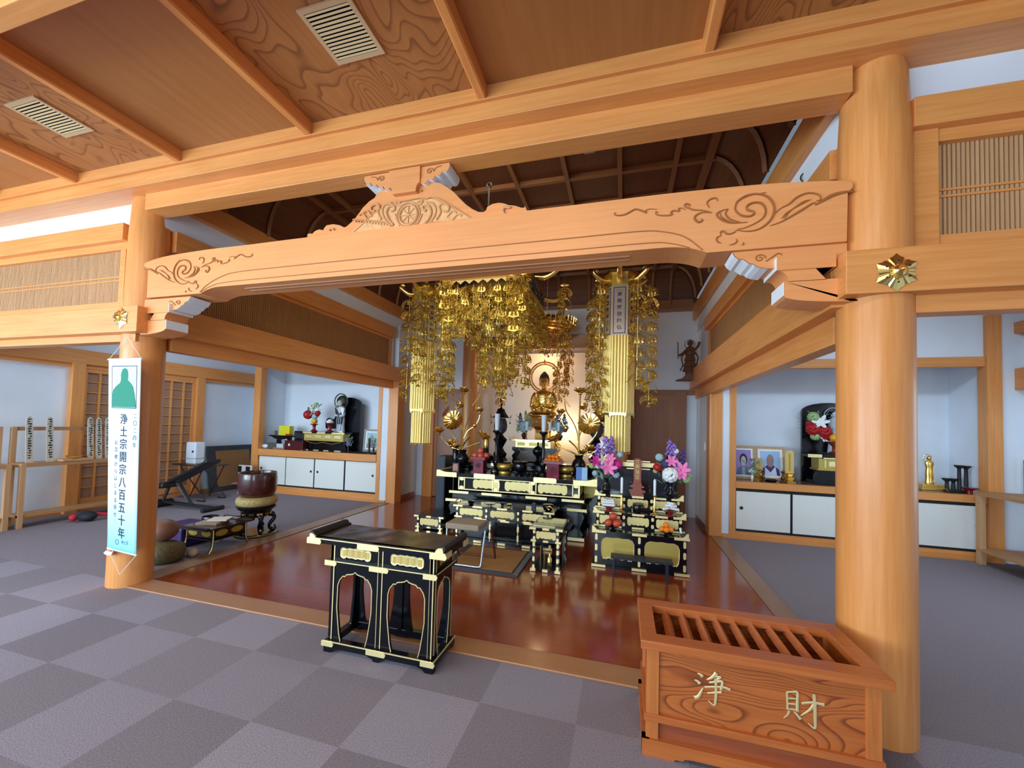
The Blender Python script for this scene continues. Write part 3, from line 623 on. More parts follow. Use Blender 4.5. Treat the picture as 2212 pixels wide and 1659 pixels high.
# ---------------------------------------------------------------- ceiling vents
def vent(cx, cy, label):
    t = thing('ceiling_vent', label, 'vent', (cx, cy, CT), group='ceiling vents'); w, d = .335, .335
    MB().box(cx-w/2, cx+w/2, cy-d/2, cy-d/2+.025, CT-.012, CT).box(cx-w/2, cx+w/2, cy+d/2-.025, cy+d/2, CT-.012, CT).box(cx-w/2, cx-w/2+.025, cy-d/2, cy+d/2, CT-.012, CT).box(cx+w/2-.025, cx+w/2, cy-d/2, cy+d/2, CT-.012, CT).build('frame', nmat('vent_frame', (.62, .45, .26), .5), t)
    MB().box(cx-w/2+.01, cx+w/2-.01, cy-d/2+.01, cy+d/2-.01, CT-.003, CT-.001).build('dark_duct', nmat('duct_dark', (.006, .003, .006), .9, spec=.1), t)
    s = MB()
    for i in range(13):
        y = cy-d/2+.036+i*(d-.072)/12
        s.box(cx-w/2+.025, cx+w/2-.025, y-.0052, y+.0052, CT-.011, CT-.008)
    s.build('slats', nmat('vent_slat', (.80, .64, .36), .5), t)
vent(-1.592, 1.845, 'square slatted air vent in the swirling-grain ceiling board')
vent(-4.22, 1.862, 'square slatted air vent in the ceiling board nearer the hanging banner')
# ---------------------------------------------------------------- offering box
bx0, bx1, by0, by1, bz = .100, 1.092, 2.030, 2.524, .541
t = thing('offering_box', 'reddish wooden slatted offering box with two gold characters at the foot of the pillar', 'offering box', ((bx0+bx1)/2, (by0+by1)/2, 0))
ot = .055
m = MB().box(bx0, bx1, by0, by0+ot+.03, bz-.042, bz).box(bx0, bx1, by1-ot-.03, by1, bz-.042, bz).box(bx0, bx0+ot+.02, by0+ot+.03, by1-ot-.03, bz-.042, bz).box(bx1-ot-.02, bx1, by0+ot+.03, by1-ot-.03, bz-.042, bz)
m.build('top_rim', W_BOXF, t, bev=.003)
i0, i1, j0, j1 = bx0+.03, bx1-.03, by0+.03, by1-.03
MB().box(i0+.02, i1-.02, j0+.012, j0+.03, .19, bz-.042).build('front_panel', W_BOX, t)
MB().box(i0+.02, i1-.02, j0+.016, j0+.03, .075, .165).build('lower_front_panel', wood('box_lower_board', (.34, .085, .03), (.26, .055, .02), 'x', .4, .3), t)
MB().box(i0+.02, i1-.02, j1-.03, j1-.012, .075, bz-.042).build('back_panel', W_BOX, t)
MB().box(i0+.012, i0+.03, j0+.02, j1-.02, .075, bz-.042).build('side_panel', W_BOXF, t); MB().box(i1-.03, i1-.012, j0+.02, j1-.02, .075, bz-.042).build('side_panel', W_BOXF, t)
MB().box(i0+.02, i1-.02, j0+.03, j1-.03, .08, .09).build('bottom_board', W_BOXF, t)
for x in (i0, i1-.055):
    for y in (j0, j1-.055): MB().box(x, x+.055, y, y+.055, .06, bz-.04).build('corner_post', W_BOXZ, t, bev=.002)
MB().box(i0-.008, i1+.008, j0-.008, j0+.05, .158, .19).build('middle_rail', W_BOXF, t, bev=.002)
MB().box(i0-.008, i0+.05, j0, j1, .158, .19).box(i1-.05, i1+.008, j0, j1, .158, .19).build('side_rail', W_BOXF, t)
def basep(x0, x1): return [(x0, .078), (x1, .078), (x1, 0), (x1-.14, 0), (x1-.15, .012), (x1-.18, .012), (x1-.19, .022), (x1-.22, .026), (x0+.22, .026), (x0+.19, .022), (x0+.18, .012), (x0+.15, .012), (x0+.14, 0), (x0, 0)]
MB().prism(basep(bx0+.012, bx1-.012), 'y', j0-.014, j0+.03).prism(basep(bx0+.012, bx1-.012), 'y', j1-.03, j1+.014).build('base_board', W_BOXF, t)
sb = basep(j0-.01, j1+.01)
MB().prism(basep(j0-.012, j1+.012), 'x', bx0+.012, bx0+.045).prism(basep(j0-.012, j1+.012), 'x', bx1-.045, bx1-.012).build('side_base_board', W_BOXF, t)
n = 9
for i in range(n):
    x = bx0+.075+(bx1-bx0-.15)*(i+.9)/(n+.8)
    MB().prism([(x-.024, bz-.05), (x, bz-.022), (x+.024, bz-.05), (x, bz-.078)], 'y', by0+.07, by1-.07).build('slat', W_BOXF, t)
# brush-written gold characters: strokes as swelling raised ribbons
def strokes(L, cx, cz, s, y, name):
    g = MB()
    for st_ in L:
        pts = catmull([(cx+(p[0]-.5)*s, y, cz+(.5-p[1])*s) for p in st_[0]], 5); n = len(pts)
        w0, w1, w2 = st_[1]
        r = []
        for i in range(n):
            q = i/(n-1); r.append(1.15*s*(w0*(1-q)**2+2*w2*q*(1-q)+w1*q*q))
        g.tube([(p[0], p[1], p[2]) for p in pts], r, 6)
    # flatten towards the panel
    g.v = [(v[0], y+(v[1]-y)*.25, v[2]) for v in g.v]
    o = g.build(name, GOLDP, t); return o
JOU = [([(.10,.13),(.18,.15),(.24,.20)],(.012,.045,.03)), ([(.02,.34),(.10,.36),(.17,.42)],(.012,.045,.03)), ([(.02,.86),(.12,.82),(.20,.66),(.26,.52)],(.045,.010,.045)),
 ([(.62,.02),(.52,.16),(.36,.27)],(.05,.012,.045)), ([(.56,.14),(.72,.12),(.70,.16),(.58,.26)],(.02,.03,.03)), ([(.42,.34),(.62,.28),(.76,.24),(.78,.30),(.74,.50)],(.02,.03,.03)),
 ([(.30,.50),(.55,.44),(.82,.40),(.99,.44)],(.025,.035,.02)), ([(.38,.66),(.58,.60),(.76,.56)],(.02,.03,.02)), ([(.60,.18),(.61,.45),(.60,.80),(.56,.97),(.40,.86)],(.03,.012,.045))]
ZAI = [([(.08,.12),(.09,.34),(.10,.60)],(.03,.03,.02)), ([(.08,.12),(.24,.08),(.34,.08),(.34,.30),(.34,.60)],(.02,.035,.025)), ([(.12,.28),(.30,.26)],(.018,.018,.02)), ([(.12,.43),(.30,.41)],(.018,.018,.02)), ([(.12,.58),(.32,.56)],(.018,.02,.02)),
 ([(.14,.62),(.10,.74),(.0,.86)],(.03,.008,.03)), ([(.26,.62),(.34,.70),(.42,.80)],(.015,.035,.03)), ([(.44,.36),(.70,.28),(.99,.28)],(.025,.04,.025)), ([(.74,.04),(.76,.30),(.77,.70),(.76,.97),(.60,.86)],(.035,.012,.05)), ([(.74,.34),(.62,.52),(.42,.70)],(.035,.01,.03))]
strokes(JOU, .416, .355, .155, j0+.006, 'gold_character'); strokes(ZAI, .782, .342, .155, j0+.006, 'gold_character')
# ---------------------------------------------------------------- black and gold offering table in front
tx0, tx1, ty0, ty1 = -1.885, -1.118, 2.295, 2.585
t = thing('incense_table', 'black lacquer table with gold fittings, arched openings and a dark cloth top at the threshold', 'table', ((tx0+tx1)/2, 2.44, 0))
def fit(m, x0, x1, y, z0, z1, d=.006, cut=.018):
    h = (z1-z0)/2
    return m.prism([(x0, z0), (x0-0, z1), (x0+cut*.0, z1), (x1, z1), (x1+cut*.5, (z0+z1)/2), (x1, z0)], 'y', y-d, y)
TTOP = .752
MB().box(-2.045, -1.035, 2.258, 2.622, .712, TTOP).build('table_top', BLACK, t, bev=.003)
def roll(x, s):
    return MB().prism([(x, TTOP), (x+s*.055, TTOP), (x+s*.058, TTOP+.012), (x+s*.035, TTOP+.016), (x+s*.028, TTOP+.032), (x+s*.004, TTOP+.036), (x-s*.006, TTOP+.02)], 'y', 2.262, 2.618)
roll(-2.04, 1).build('raised_end', BLACKM, t); roll(-1.04, -1).build('raised_end', BLACKM, t)
# cloth under clear film
g = MB(); N, M_ = 44, 16; vs = []
for j in range(M_+1):
    for i in range(N+1):
        x = -1.98+i*.89/N; y = 2.28+j*.325/M_
        vs.append((x, y, TTOP+.004+.0016*math.sin(x*13+y*17)*math.sin(y*11-x*5)+.0008*math.sin(x*31-y*20)))
g.add(vs, [(j*(N+1)+i, j*(N+1)+i+1, (j+1)*(N+1)+i+1, (j+1)*(N+1)+i) for j in range(M_) for i in range(N)], True)
g.build('dark_cloth', nmat('film_covered_cloth', (.05, .034, .026), .32, coat=.25, var=.3, vscale=6), t, label='dark brown cloth under clear film')
for a, b in ((-2.052, -1.945), (-1.655, -1.50), (-1.135, -1.028)): fit(MB(), a, b, 2.256, .708, .742).build('top_fitting', GOLDP, t)
m = MB()
m.box(-2.05, -1.03, 2.252, 2.258, .742, .748)
m.prism([(-2.036, .748), (-1.985, .748), (-1.99, .76), (-2.005, .772), (-2.03, .776)], 'y', 2.252, 2.262).prism([(-1.044, .748), (-1.10, .748), (-1.095, .762), (-1.08, .776), (-1.05, .778)], 'y', 2.252, 2.262)
m.box(-1.034, -1.029, 2.27, 2.35, .708, .744).box(-1.034, -1.029, 2.55, 2.625, .708, .744)
m.build('top_fittings', GOLDP, t)
def cusp(cx, w, z0, z1, n=1):   # cusped arch outline: list from bottom left over the top to bottom right
    h = w/2; L = [(-h*1.0+.0, z0), (-h*.93, z0+.05), (-h*.97, z0+.12), (-h*1.0, z0+.22), (-h*.99, z1-.10), (-h*.90, z1-.065), (-h*.72, z1-.035), (-h*.60, z1-.036), (-h*.50, z1-.022), (-h*.28, z1-.017), (-h*.12, z1-.012), (0, z1)]
    L[0] = (-h*.72, z0); L[1] = (-h*.82, z0+.05); L[2] = (-h*.90, z0+.12)
    return [(cx+a, b) for a, b in L]+[(cx-a, b) for a, b in L[-2::-1]]
def arch_panel(m, x0, x1, z0, z1, arch, y0, y1, swap=False):
    """rectangular panel with the arch cut out from the bottom"""
    poly = [(x0, z0), (x0, z1), (x1, z1), (x1, z0)]+arch[::-1]
    M0 = MB().prism(poly, 'y', y0, y1)
    if swap: M0.v = [(v[1], v[0], v[2]) for v in M0.v]; M0.f = [f[::-1] for f in M0.f]
    m.merge(M0)
pz0, pz1 = .072, .578; xm = (tx0+tx1)/2
for (a, b) in ((tx0, xm), (xm, tx1)):
    ar = cusp((a+b)/2, .265, pz0, .538)
    for y0 in (2.297, 2.563):
        m = MB(); arch_panel(m, a, b, pz0, pz1, ar, y0, y0+.018); m.build('arched_panel', BLACK, t)
    MB().tube([(p[0], 2.295, p[1]) for p in ar], .0035, 5).build('gold_edging', GOLDP, t)
for x in (tx0+.0, tx1-.018):
    ar = cusp((ty0+ty1)/2, .19, pz0, .538); m = MB(); arch_panel(m, ty0+.015, ty1-.012, pz0, pz1, ar, x, x+.018, True); m.build('arched_side_panel', BLACK, t)
MB().tube([(tx1+.001, p[0], p[1]) for p in cusp((ty0+ty1)/2, .19, pz0, .538)], .003, 5).build('gold_edging', GOLDP, t)
for x in (tx0, xm-.016, tx1-.032):
    for y in (ty0, ty1-.032):
        MB().box(x, x+.032, y, y+.032, .04, .712).build('leg', BLACK, t)
for x, wq in ((tx0+.026, .003), (xm-.018, .001), (xm+.014, .003), (tx1-.030, .001), (tx1-.006, .003)): MB().box(x-wq, x+wq, ty0-.003, ty0, .08, .71).build('gold_line', GOLDP, t)
m = MB()
m.box(tx1, tx1+.003, ty0+.02, ty0+.026, .09, .71).box(tx1, tx1+.003, ty1-.02, ty1-.014, .09, .71); m.build('gold_side_line', GOLDP, t)
m = MB().box(tx0-.02, tx1+.02, ty0-.02, ty1+.02, .578, .604); m.build('middle_shelf_rail', BLACK, t)
MB().box(tx0-.022, tx1+.022, ty0-.024, ty0-.02, .598, .604).box(tx1+.02, tx1+.024, ty0, ty1, .598, .604).build('rail_edging', GOLDP, t)
for a, b in ((tx0-.03, tx0+.055), (xm-.07, xm+.065), (tx1-.065, tx1+.024)): fit(MB(), a, b, ty0-.02, .572, .606, .008).build('rail_fitting', GOLDP, t)
MB().box(tx0, tx1, ty0, ty0+.014, .604, .712).box(tx0, tx1, ty1-.014, ty1, .604, .712).box(tx0, tx0+.014, ty0, ty1, .604, .712).box(tx1-.014, tx1, ty0, ty1, .604, .712).build('apron', BLACK, t)
def cartouche(cx, cz, w, h, n=0):
    a, b = w/2, h/2
    L = [(0, b*1.05), (a*.15, b*.94), (a*.4, b*1.0), (a*.6, b*.86), (a*.82, b*.98), (a*.97, b*.7), (a*.99, 0), (a*.97, -b*.65), (a*.82, -b*1.0), (a*.66, -b*.9), (a*.6, -b*.62), (a*.42, -b*.82), (a*.2, -b*.74), (0, -b*.88)]
    P = [(cx+x, cz+z) for x, z in L]+[(cx-x, cz+z) for x, z in L[-2:0:-1]]
    return [(p[0], p[1]) for p in catmull([(a, b, 0) for a, b in P], 3, True)]
for cx in ((tx0+xm)/2, (xm+tx1)/2):
    c = cartouche(cx, .658, .235, .068)
    o = MB().prism(c, 'y', ty0-.0025, ty0).build('gold_cartouche', PANELG, t)
    MB().tube([(p[0], ty0-.003, p[1]) for p in c], .0032, 5, True).build('cartouche_rim', GOLDP, o)
    r = MB()
    for k in range(-13, 14): r.box(cx+k*.0078-.001, cx+k*.0078+.001, ty0-.004, ty0-.0025, .632+.004*(abs(k) > 9), .684-.006*(abs(k) > 9))
    r.build('ribs', GOLDD, o)
MB().prism([(p[0], p[1]) for p in cartouche((ty0+ty1)/2, .658, .15, .06)], 'x', tx1, tx1+.002).build('gold_cartouche', OLIVE, t)
m = MB().box(tx0-.02, tx1+.02, ty0-.02, ty0+.03, .03, .075).box(tx0-.02, tx1+.02, ty1-.03, ty1+.02, .03, .075).box(tx0-.02, tx0+.03, ty0, ty1, .03, .075).box(tx1-.03, tx1+.02, ty0, ty1, .03, .075)
m.build('base_frame', BLACK, t, bev=.002)
MB().box(tx0-.022, tx1+.022, ty0-.024, ty0-.02, .070, .076).box(tx1+.02, tx1+.024, ty0-.02, ty1+.02, .070, .076).build('base_edging', GOLDP, t)
for a, b in ((tx0-.03, tx0+.055), (xm-.07, xm+.065), (tx1-.065, tx1+.024)): fit(MB(), a, b, ty0-.02, .042, .075, .008).build('base_fitting', GOLDP, t)
for x, kind in ((tx0-.018, 0), (xm-.07, 1), (tx1-.10, 2)):
    for y in (ty0-.018, ty1-.022):
        q = {0: [(0, .03), (.13, .03), (.09, .022), (.07, .016), (.055, 0), (0, 0)], 1: [(0, .03), (.14, .03), (.12, .02), (.10, .016), (.09, 0), (.05, 0), (.04, .016), (.02, .02)], 2: [(0, .03), (.118, .03), (.118, 0), (.063, 0), (.048, .016), (.028, .022)]}[kind]
        MB().prism([(x+a, b) for a, b in q], 'y', y, y+.04).build('foot', BLACK, t)
# ---------------------------------------------------------------- hanging banner on the pillar
t = thing('hanging_banner', 'tall white and light blue cloth banner with green portrait and vertical Japanese writing', 'banner', (-4.24, 2.42, 1.2))
zt, zb = 2.03, .36; yb = 2.435
def bn(u, v):   # u 0..1 across, v 0..1 down
    xl = -4.457+(.10)*v; xr = -4.048+(.082)*v
    x = xl+(xr-xl)*u; z = zt+(zb-zt)*v-.012*u*v
    y = yb+.003*math.sin(v*5+.5)*math.sin(u*PI)+.02*(1-u)*v
    return (x, y, z)
def clothgrad():
    m = bpy.data.materials.new('banner_cloth'); m.use_nodes = True; nt = m.node_tree; b = nt.nodes['Principled BSDF']; b.inputs['Roughness'].default_value = .8
    tc = nt.nodes.new('ShaderNodeTexCoord'); s = nt.nodes.new('ShaderNodeSeparateXYZ'); nt.links.new(tc.outputs['Object'], s.inputs[0])
    r = nt.nodes.new('ShaderNodeMapRange'); r.inputs[1].default_value = .9-1.2; r.inputs[2].default_value = -.84; nt.links.new(s.outputs[2], r.inputs[0])
    mix = nt.nodes.new('ShaderNodeMix'); mix.data_type = 'RGBA'; mix.inputs[6].default_value = (.66, .78, .84, 1); mix.inputs[7].default_value = (.22, .62, .86, 1)
    nt.links.new(r.outputs[0], mix.inputs[0]); nt.links.new(mix.outputs[2], b.inputs['Base Color']); return m
g = MB(); N, M_ = 8, 40
g.add([bn(i/N, j/M_) for j in range(M_+1) for i in range(N+1)], [(j*(N+1)+i, (j+1)*(N+1)+i, (j+1)*(N+1)+i+1, j*(N+1)+i+1) for j in range(M_) for i in range(N)], True)
ban = g.build('cloth', clothgrad(), t); sm_ = ban.modifiers.new('thick', 'SOLIDIFY'); sm_.thickness = .002; sm_.offset = 1
def on_banner(mb, d=.003):
    """wrap flat (u, v) artwork onto the hanging cloth"""
    mb.v = [(lambda q: (q[0], q[1]-d-v[1]*.001, q[2]))(bn(v[0], v[2])) for v in mb.v]; return mb
def art(poly, name, mat, d=.003):
    from mathutils.geometry import tessellate_polygon
    tri = tessellate_polygon([[Vector((p[0], p[1], 0)) for p in poly]])
    return on_banner(MB().add([(p[0], 0, p[1]) for p in poly], [tuple(q) for q in tri]), d).build(name, mat, t)
art([(.12, .04), (.12, .255), (.88, .255), (.88, .04)], 'portrait_ground', nmat('portrait_white', (.78, .8, .8), .8), .003)
fr = MB()
for a in (((.11,.035),(.11,.26),(.125,.26),(.125,.035)), ((.875,.035),(.875,.26),(.89,.26),(.89,.035)), ((.11,.035),(.11,.039),(.89,.039),(.89,.035)), ((.11,.256),(.11,.26),(.89,.26),(.89,.256))):
    k = len(fr.v); fr.v += [(p[0], 0, p[1]) for p in a]; fr.f.append((k, k+1, k+2, k+3)); fr.sm.append(False)
on_banner(fr, .004).build('portrait_border', INK, t)
hc = [(.52+.33*math.cos(a*PI/16), .105+.075*math.sin(a*PI/16)) for a in range(32)]
hc = [(x, max(y, .042)) for x, y in hc]
art(hc[::-1], 'grey_halo', nmat('halo_grey', (.50, .52, .58), .8), .0045)
sil = [(.47,.062),(.42,.055),(.49,.05),(.56,.052),(.61,.065),(.62,.09),(.61,.112),(.70,.125),(.78,.145),(.83,.18),(.86,.22),(.87,.254),(.14,.254),(.13,.20),(.15,.165),(.24,.145),(.36,.128),(.40,.112),(.40,.085),(.43,.062)]
sil = [(.50,.048),(.58,.052),(.62,.066),(.63,.09),(.62,.112),(.70,.125),(.78,.145),(.83,.18),(.86,.22),(.87,.254),(.14,.254),(.13,.20),(.15,.165),(.24,.145),(.36,.128),(.40,.112),(.40,.08),(.44,.056)]
art(sil[::-1], 'green_figure', GREEN, .006)
def vtext(s, u, v0, dv, size, name='vertical_writing', bold=0):
    out = MB(); W = .41
    for i, ch in enumerate(s):
        tm = text_mb(ch, size, Matrix.Identity(4), 0, bold=bold)
        out.merge(MB().add([(u+p[0]/W, 0, v0+i*dv-p[1]/1.67) for p in tm.v], tm.f))
    return on_banner(out, .004).build(name, INK, t)
vtext('浄土宗開宗八百五十年', .50, .32, .0655, .098, bold=.0014); vtext('二〇二四年', .86, .30, .0375, .05)
vtext('｜お念佛からはじまる幸せ｜', .27, .405, .0375, .046)
lg = MB(); lg.ring((0, 0, 0), 1, .1, 20, 4)
lg = MB().add([(.35+.062*math.cos(a*PI/8), 0, .955+.0145*math.sin(a*PI/8)) for a in range(16)]+[(.35+.045*math.cos(a*PI/8), 0, .955+.010*math.sin(a*PI/8)) for a in range(16)], [((a+1) % 16, a, a+16, (a+1) % 16+16) for a in range(16)])
on_banner(lg, .004).build('round_emblem', nmat('faded_ink', (.12, .25, .35), .8), t)
tm = text_mb('浄土宗', .034, Matrix.Identity(4), 0); o2 = MB().add([(.62+p[0]/.41, 0, .951-p[1]/1.67) for p in tm.v], tm.f); on_banner(o2, .004).build('small_writing', INK, t)
MB().tube([bn(-.02, 0), bn(1.02, 0)], .008, 8).build('top_rod', WHITE, t); MB().tube([bn(-.01, 1), bn(1.01, 1)], .007, 8).build('bottom_rod', WHITE, t)
a, b = bn(0, 0), bn(1, 0); c, d = bn(0, 1), bn(1, 1)
nail = (-4.30, 2.47, 2.235); nl2 = (-4.22, 2.475, .14)
MB().tube([a, nail, b], .0022, 5).build('hanging_cord', WHITE, t); MB().tube([c, nl2, d], .0022, 5).build('bottom_cord', WHITE, t)
m = MB().prism([(0, 0), (.03, .025), (.10, .02), (.125, .04), (.10, -.01), (.03, -.012)], 'y', 0, .01)
m.v = [(c[0]-.035+v[0], c[1]-.01+v[1], c[2]-.045+v[2]) for v in m.v]; m.build('paper_tag', nmat('pink_paper', (.7, .55, .6), .7), t)
# ---------------------------------------------------------------- lacquer furniture kit
def sleeve(m, x, y, z0, z1, w=.016, d=.016):
    m.box(x-w, x+w, y-d, y+.004, z0, z1); m.prism([(x-w, z1), (x+w, z1), (x, z1+.010)], 'y', y-d, y); m.prism([(x-w, z0), (x+w, z0), (x, z0-.010)], 'y', y-d, y)
def rail(t, x0, x1, y0, y1, z0, z1, caps=3, capw=.09, name='rail', fitname='gold_fittings', over=.004):
    MB().box(x0, x1, y0, y1, z0, z1).build(name, BLACK, t, bev=.002)
    L = x1-x0; fn = fitname.replace('fittings', 'fitting')
    for i in range(caps):
        a = x0-over if i == 0 else (x1+over-capw if i == caps-1 else x0+L*i/(caps-1)-capw/2)
        m = MB().box(a, a+capw, y0-.004, y0+.0, z0+(z1-z0)*.22, z1+.003).box(a, a+capw, y0-.004, y0+.02, z1, z1+.003)
        if i == 0: m.box(x0-over, x0, y0, y0+.05, z0, z1)
        if i == caps-1: m.box(x1, x1+over, y0, y0+.05, z0, z1)
        m.build(fn, GOLDP, t)
    MB().box(x1, x1+over, y1-.05, y1, z0, z1).build(fn, GOLDP, t)
def bays(t, x0, x1, y, z0, z1, n, gm=None, back=True, post=.018, depth=.012, frame=True):
    """front of black panels, each with a gold cusped cartouche, between posts with gold sleeves"""
    if back: MB().box(x0, x1, y, y+depth, z0, z1).build('front_panel', BLACK, t)
    w = (x1-x0)/n
    for i in range(n+1):
        x = x0+w*i; x = min(max(x, x0+post), x1-post)
        MB().box(x-post, x+post, y-.008, y+.01, z0, z1).build('post', BLACK, t); Fm = MB()
        sleeve(Fm, x, y-.008, z1-(z1-z0)*.30, z1-(z1-z0)*.08, post*.7, .004); sleeve(Fm, x, y-.008, z0+(z1-z0)*.08, z0+(z1-z0)*.30, post*.7, .004)
        if z1-z0 > .22: sleeve(Fm, x, y-.008, (z0+z1)/2-.03, (z0+z1)/2+.03, post*.7, .004)
        Fm.build('post_sleeve', GOLDP, t)
    for i in range(n):
        cx = x0+w*(i+.5); c = cartouche(cx, (z0+z1)/2, w*.76, (z1-z0)*.78)
        MB().prism(c, 'y', y-.004, y).build('gold_cartouche', gm or PANELG, t)
def lac(name, label, cat, x0, x1, y0, y1, z0, z1, nb, top=.03, caps=3, capw=.08, group=None, legs=True, mid=None, over=.03, upturn=0):
    t = thing(name, label, cat, ((x0+x1)/2, (y0+y1)/2, z0), group=group)
    rail(t, x0, x1, y0, y1, z1-top, z1, caps, capw, 'top_slab', 'top_fittings')
    a, b = x0+over, x1-over
    if mid:
        bays(t, a, b, y0+over*.6, mid, z1-top, nb); rail(t, a-.012, b+.012, y0+over*.6-.012, y1-over*.6, mid-.02, mid, caps, capw*.8, 'middle_rail', 'middle_fittings'); bz_ = mid-.02
        MB().box(a, b, y1-over, y1-over+.01, mid, z1-top).box(a, a+.01, y0+over, y1-over, mid, z1-top).box(b-.01, b, y0+over, y1-over, mid, z1-top).build('carcase', BLACK, t)
    else: bz_ = z1-top
    for x in (a, b-.03):
        fm = MB()
        for y in (y0+over*.6, y1-over*.6-.03):
            MB().box(x, x+.03, y, y+.03, z0+.02, bz_).build('leg', BLACK, t)
        for q in (.15, .42, .7, .92): sleeve(fm, x+.015, y0+over*.6, z0+(bz_-z0)*q-.018, z0+(bz_-z0)*q+.018, .012, .004)
        if x > a:
            for q in (.15, .42, .7, .92): fm.box(b, b+.003, y0+over, y0+over+.02, z0+(bz_-z0)*q-.018, z0+(bz_-z0)*q+.018); fm.box(b, b+.003, y1-over-.02, y1-over, z0+(bz_-z0)*q-.018, z0+(bz_-z0)*q+.018)
        fm.build('leg_sleeve', GOLDP, t)
    rail(t, a-.012, b+.012, y0+over*.6-.012, y1-over*.6+.012, z0, z0+.028, caps, capw*.8, 'base_frame', 'base_fittings')
    return t
Z = .006
# ---------------------------------------------------------------- main altar table
t = thing('altar_table', 'large black and gold front altar table carrying the red offering stands', 'altar table', (-1.48, 5.75, Z)); MT = t
MB().box(-2.60, -.36, 5.40, 6.02, .762, .818).build('top_slab', BLACK, t, bev=.004)
def upturn(s):
    x = -1.48+s*1.167; return MB().prism([(x, .755), (x-s*.32, .755), (x-s*.32, .822), (x-s*.14, .824), (x-s*.09, .834), (x-s*.06, .846), (x-s*.01, .852), (x, .838)], 'y', 5.386, 5.42).prism([(x, .76), (x-s*.03, .76), (x-s*.04, .84), (x-s*.012, .85), (x, .838)], 'y', 5.42, 6.03)
upturn(-1).build('end_fitting', GOLDP, t); upturn(1).build('end_fitting', GOLDP, t)
for cx in (-1.90, -1.02): MB().prism([(cx-.15, .76), (cx-.16, .775), (cx-.16, .81), (cx-.15, .828), (cx+.15, .828), (cx+.16, .81), (cx+.16, .775), (cx+.15, .76)], 'y', 5.386, 5.40).build('front_fitting', GOLDP, t)
MB().box(-2.30, -.57, 5.46, 5.98, .575, .765).build('frieze', BLACK, t)
for i in range(3):
    cx = -2.32+.16+(i+.5)*.483; c = cartouche(cx+.03, .668, .41, .135)
    MB().prism(c, 'y', 5.452, 5.46).build('gold_cartouche', PANELG, t)
fm = MB()
for i in range(4):
    x = -2.275+i*.557 if i < 3 else -.60
    x = [-2.27, -1.745, -1.20, -.60][i]
    for q in (-.045, .045): fm.box(x+q-.006, x+q+.006, 5.450, 5.458, .585, .755)
    sleeve(fm, x, 5.456, .715, .755, .03, .006); sleeve(fm, x, 5.456, .585, .62, .03, .006)
fm.box(-2.32, -.55, 5.448, 5.458, .745, .757).box(-2.32, -.55, 5.448, 5.458, .575, .587).box(-.572, -.562, 5.46, 5.98, .575, .765)
fm.build('frieze_gilding', GOLDP, t)
MB().box(-.565, -.555, 5.50, 5.98, .58, .76).build('gilded_side', OLIVE, t)
rail(t, -2.44, -.49, 5.41, 6.0, .515, .553, 4, .30, 'shelf', 'shelf_fittings')
MB().box(-2.40, -.53, 5.44, 5.98, .44, .515).build('recess', BLACK, t)
rail(t, -2.48, -.45, 5.38, 6.0, .40, .44, 5, .26, 'lower_shelf', 'lower_shelf_fittings')
def cloudleg(x, s): return [(x, .40), (x+s*.22, .40), (x+s*.20, .35), (x+s*.12, .33), (x+s*.15, .27), (x+s*.09, .22), (x+s*.11, .16), (x+s*.17, .12), (x+s*.19, .06), (x, .06), (x-s*.02, .10), (x+s*.03, .17), (x+s*.0, .25), (x-s*.03, .33)]
for x, s in ((-2.42, 1), (-.51, -1)): MB().prism(cloudleg(x, s), 'y', 5.42, 5.50).build('cloud_leg', BLACK, t, bev=.004); MB().prism(cloudleg(x, s), 'y', 5.90, 5.98).build('cloud_leg', BLACK, t, bev=.004)
MB().box(-2.30, -.60, 5.60, 5.95, .06, .40).build('body', BLACK, t)
rail(t, -2.47, -.478, 5.40, 6.0, Z, .055, 5, .22, 'base', 'base_fittings')
# ---------------------------------------------------------------- low table with three cartouches in front of the altar table
t = lac('sutra_table', 'low wide black and gold table standing before the front altar table', 'table', -2.13, -.80, 4.87, 5.28, Z, .472, 3, .022, 5, .13, mid=.332); LOWT = t
rail(t, -1.78, -1.06, 4.86, 4.9, .30, .322, 3, .12, 'front_rail', 'front_rail_fittings')
m = MB()
for x in (-1.62, -1.25): sleeve(m, x, 4.874, .20, .26, .012, .006); sleeve(m, x, 4.874, .08, .15, .012, .006); m.box(x-.004, x+.004, 4.868, 4.872, .04, .30)
m.build('stay_sleeves', GOLDP, t)
MB().box(-2.08, -.85, 5.0, 5.2, .04, .30).build('inner_carcase', BLACK, t)
for s, x in ((-1, -2.12), (1, -.81)):
    pts = [(x, 4.90, .473), (x+s*.0, 4.90, .50), (x-s*.02, 4.90, .53), (x-s*.05, 4.90, .545), (x-s*.075, 4.90, .53), (x-s*.07, 4.90, .51), (x-s*.05, 4.90, .508)]
    MB().tube(catmull(pts, 4), .008, 6).build('scroll_end', GOLDB, t)
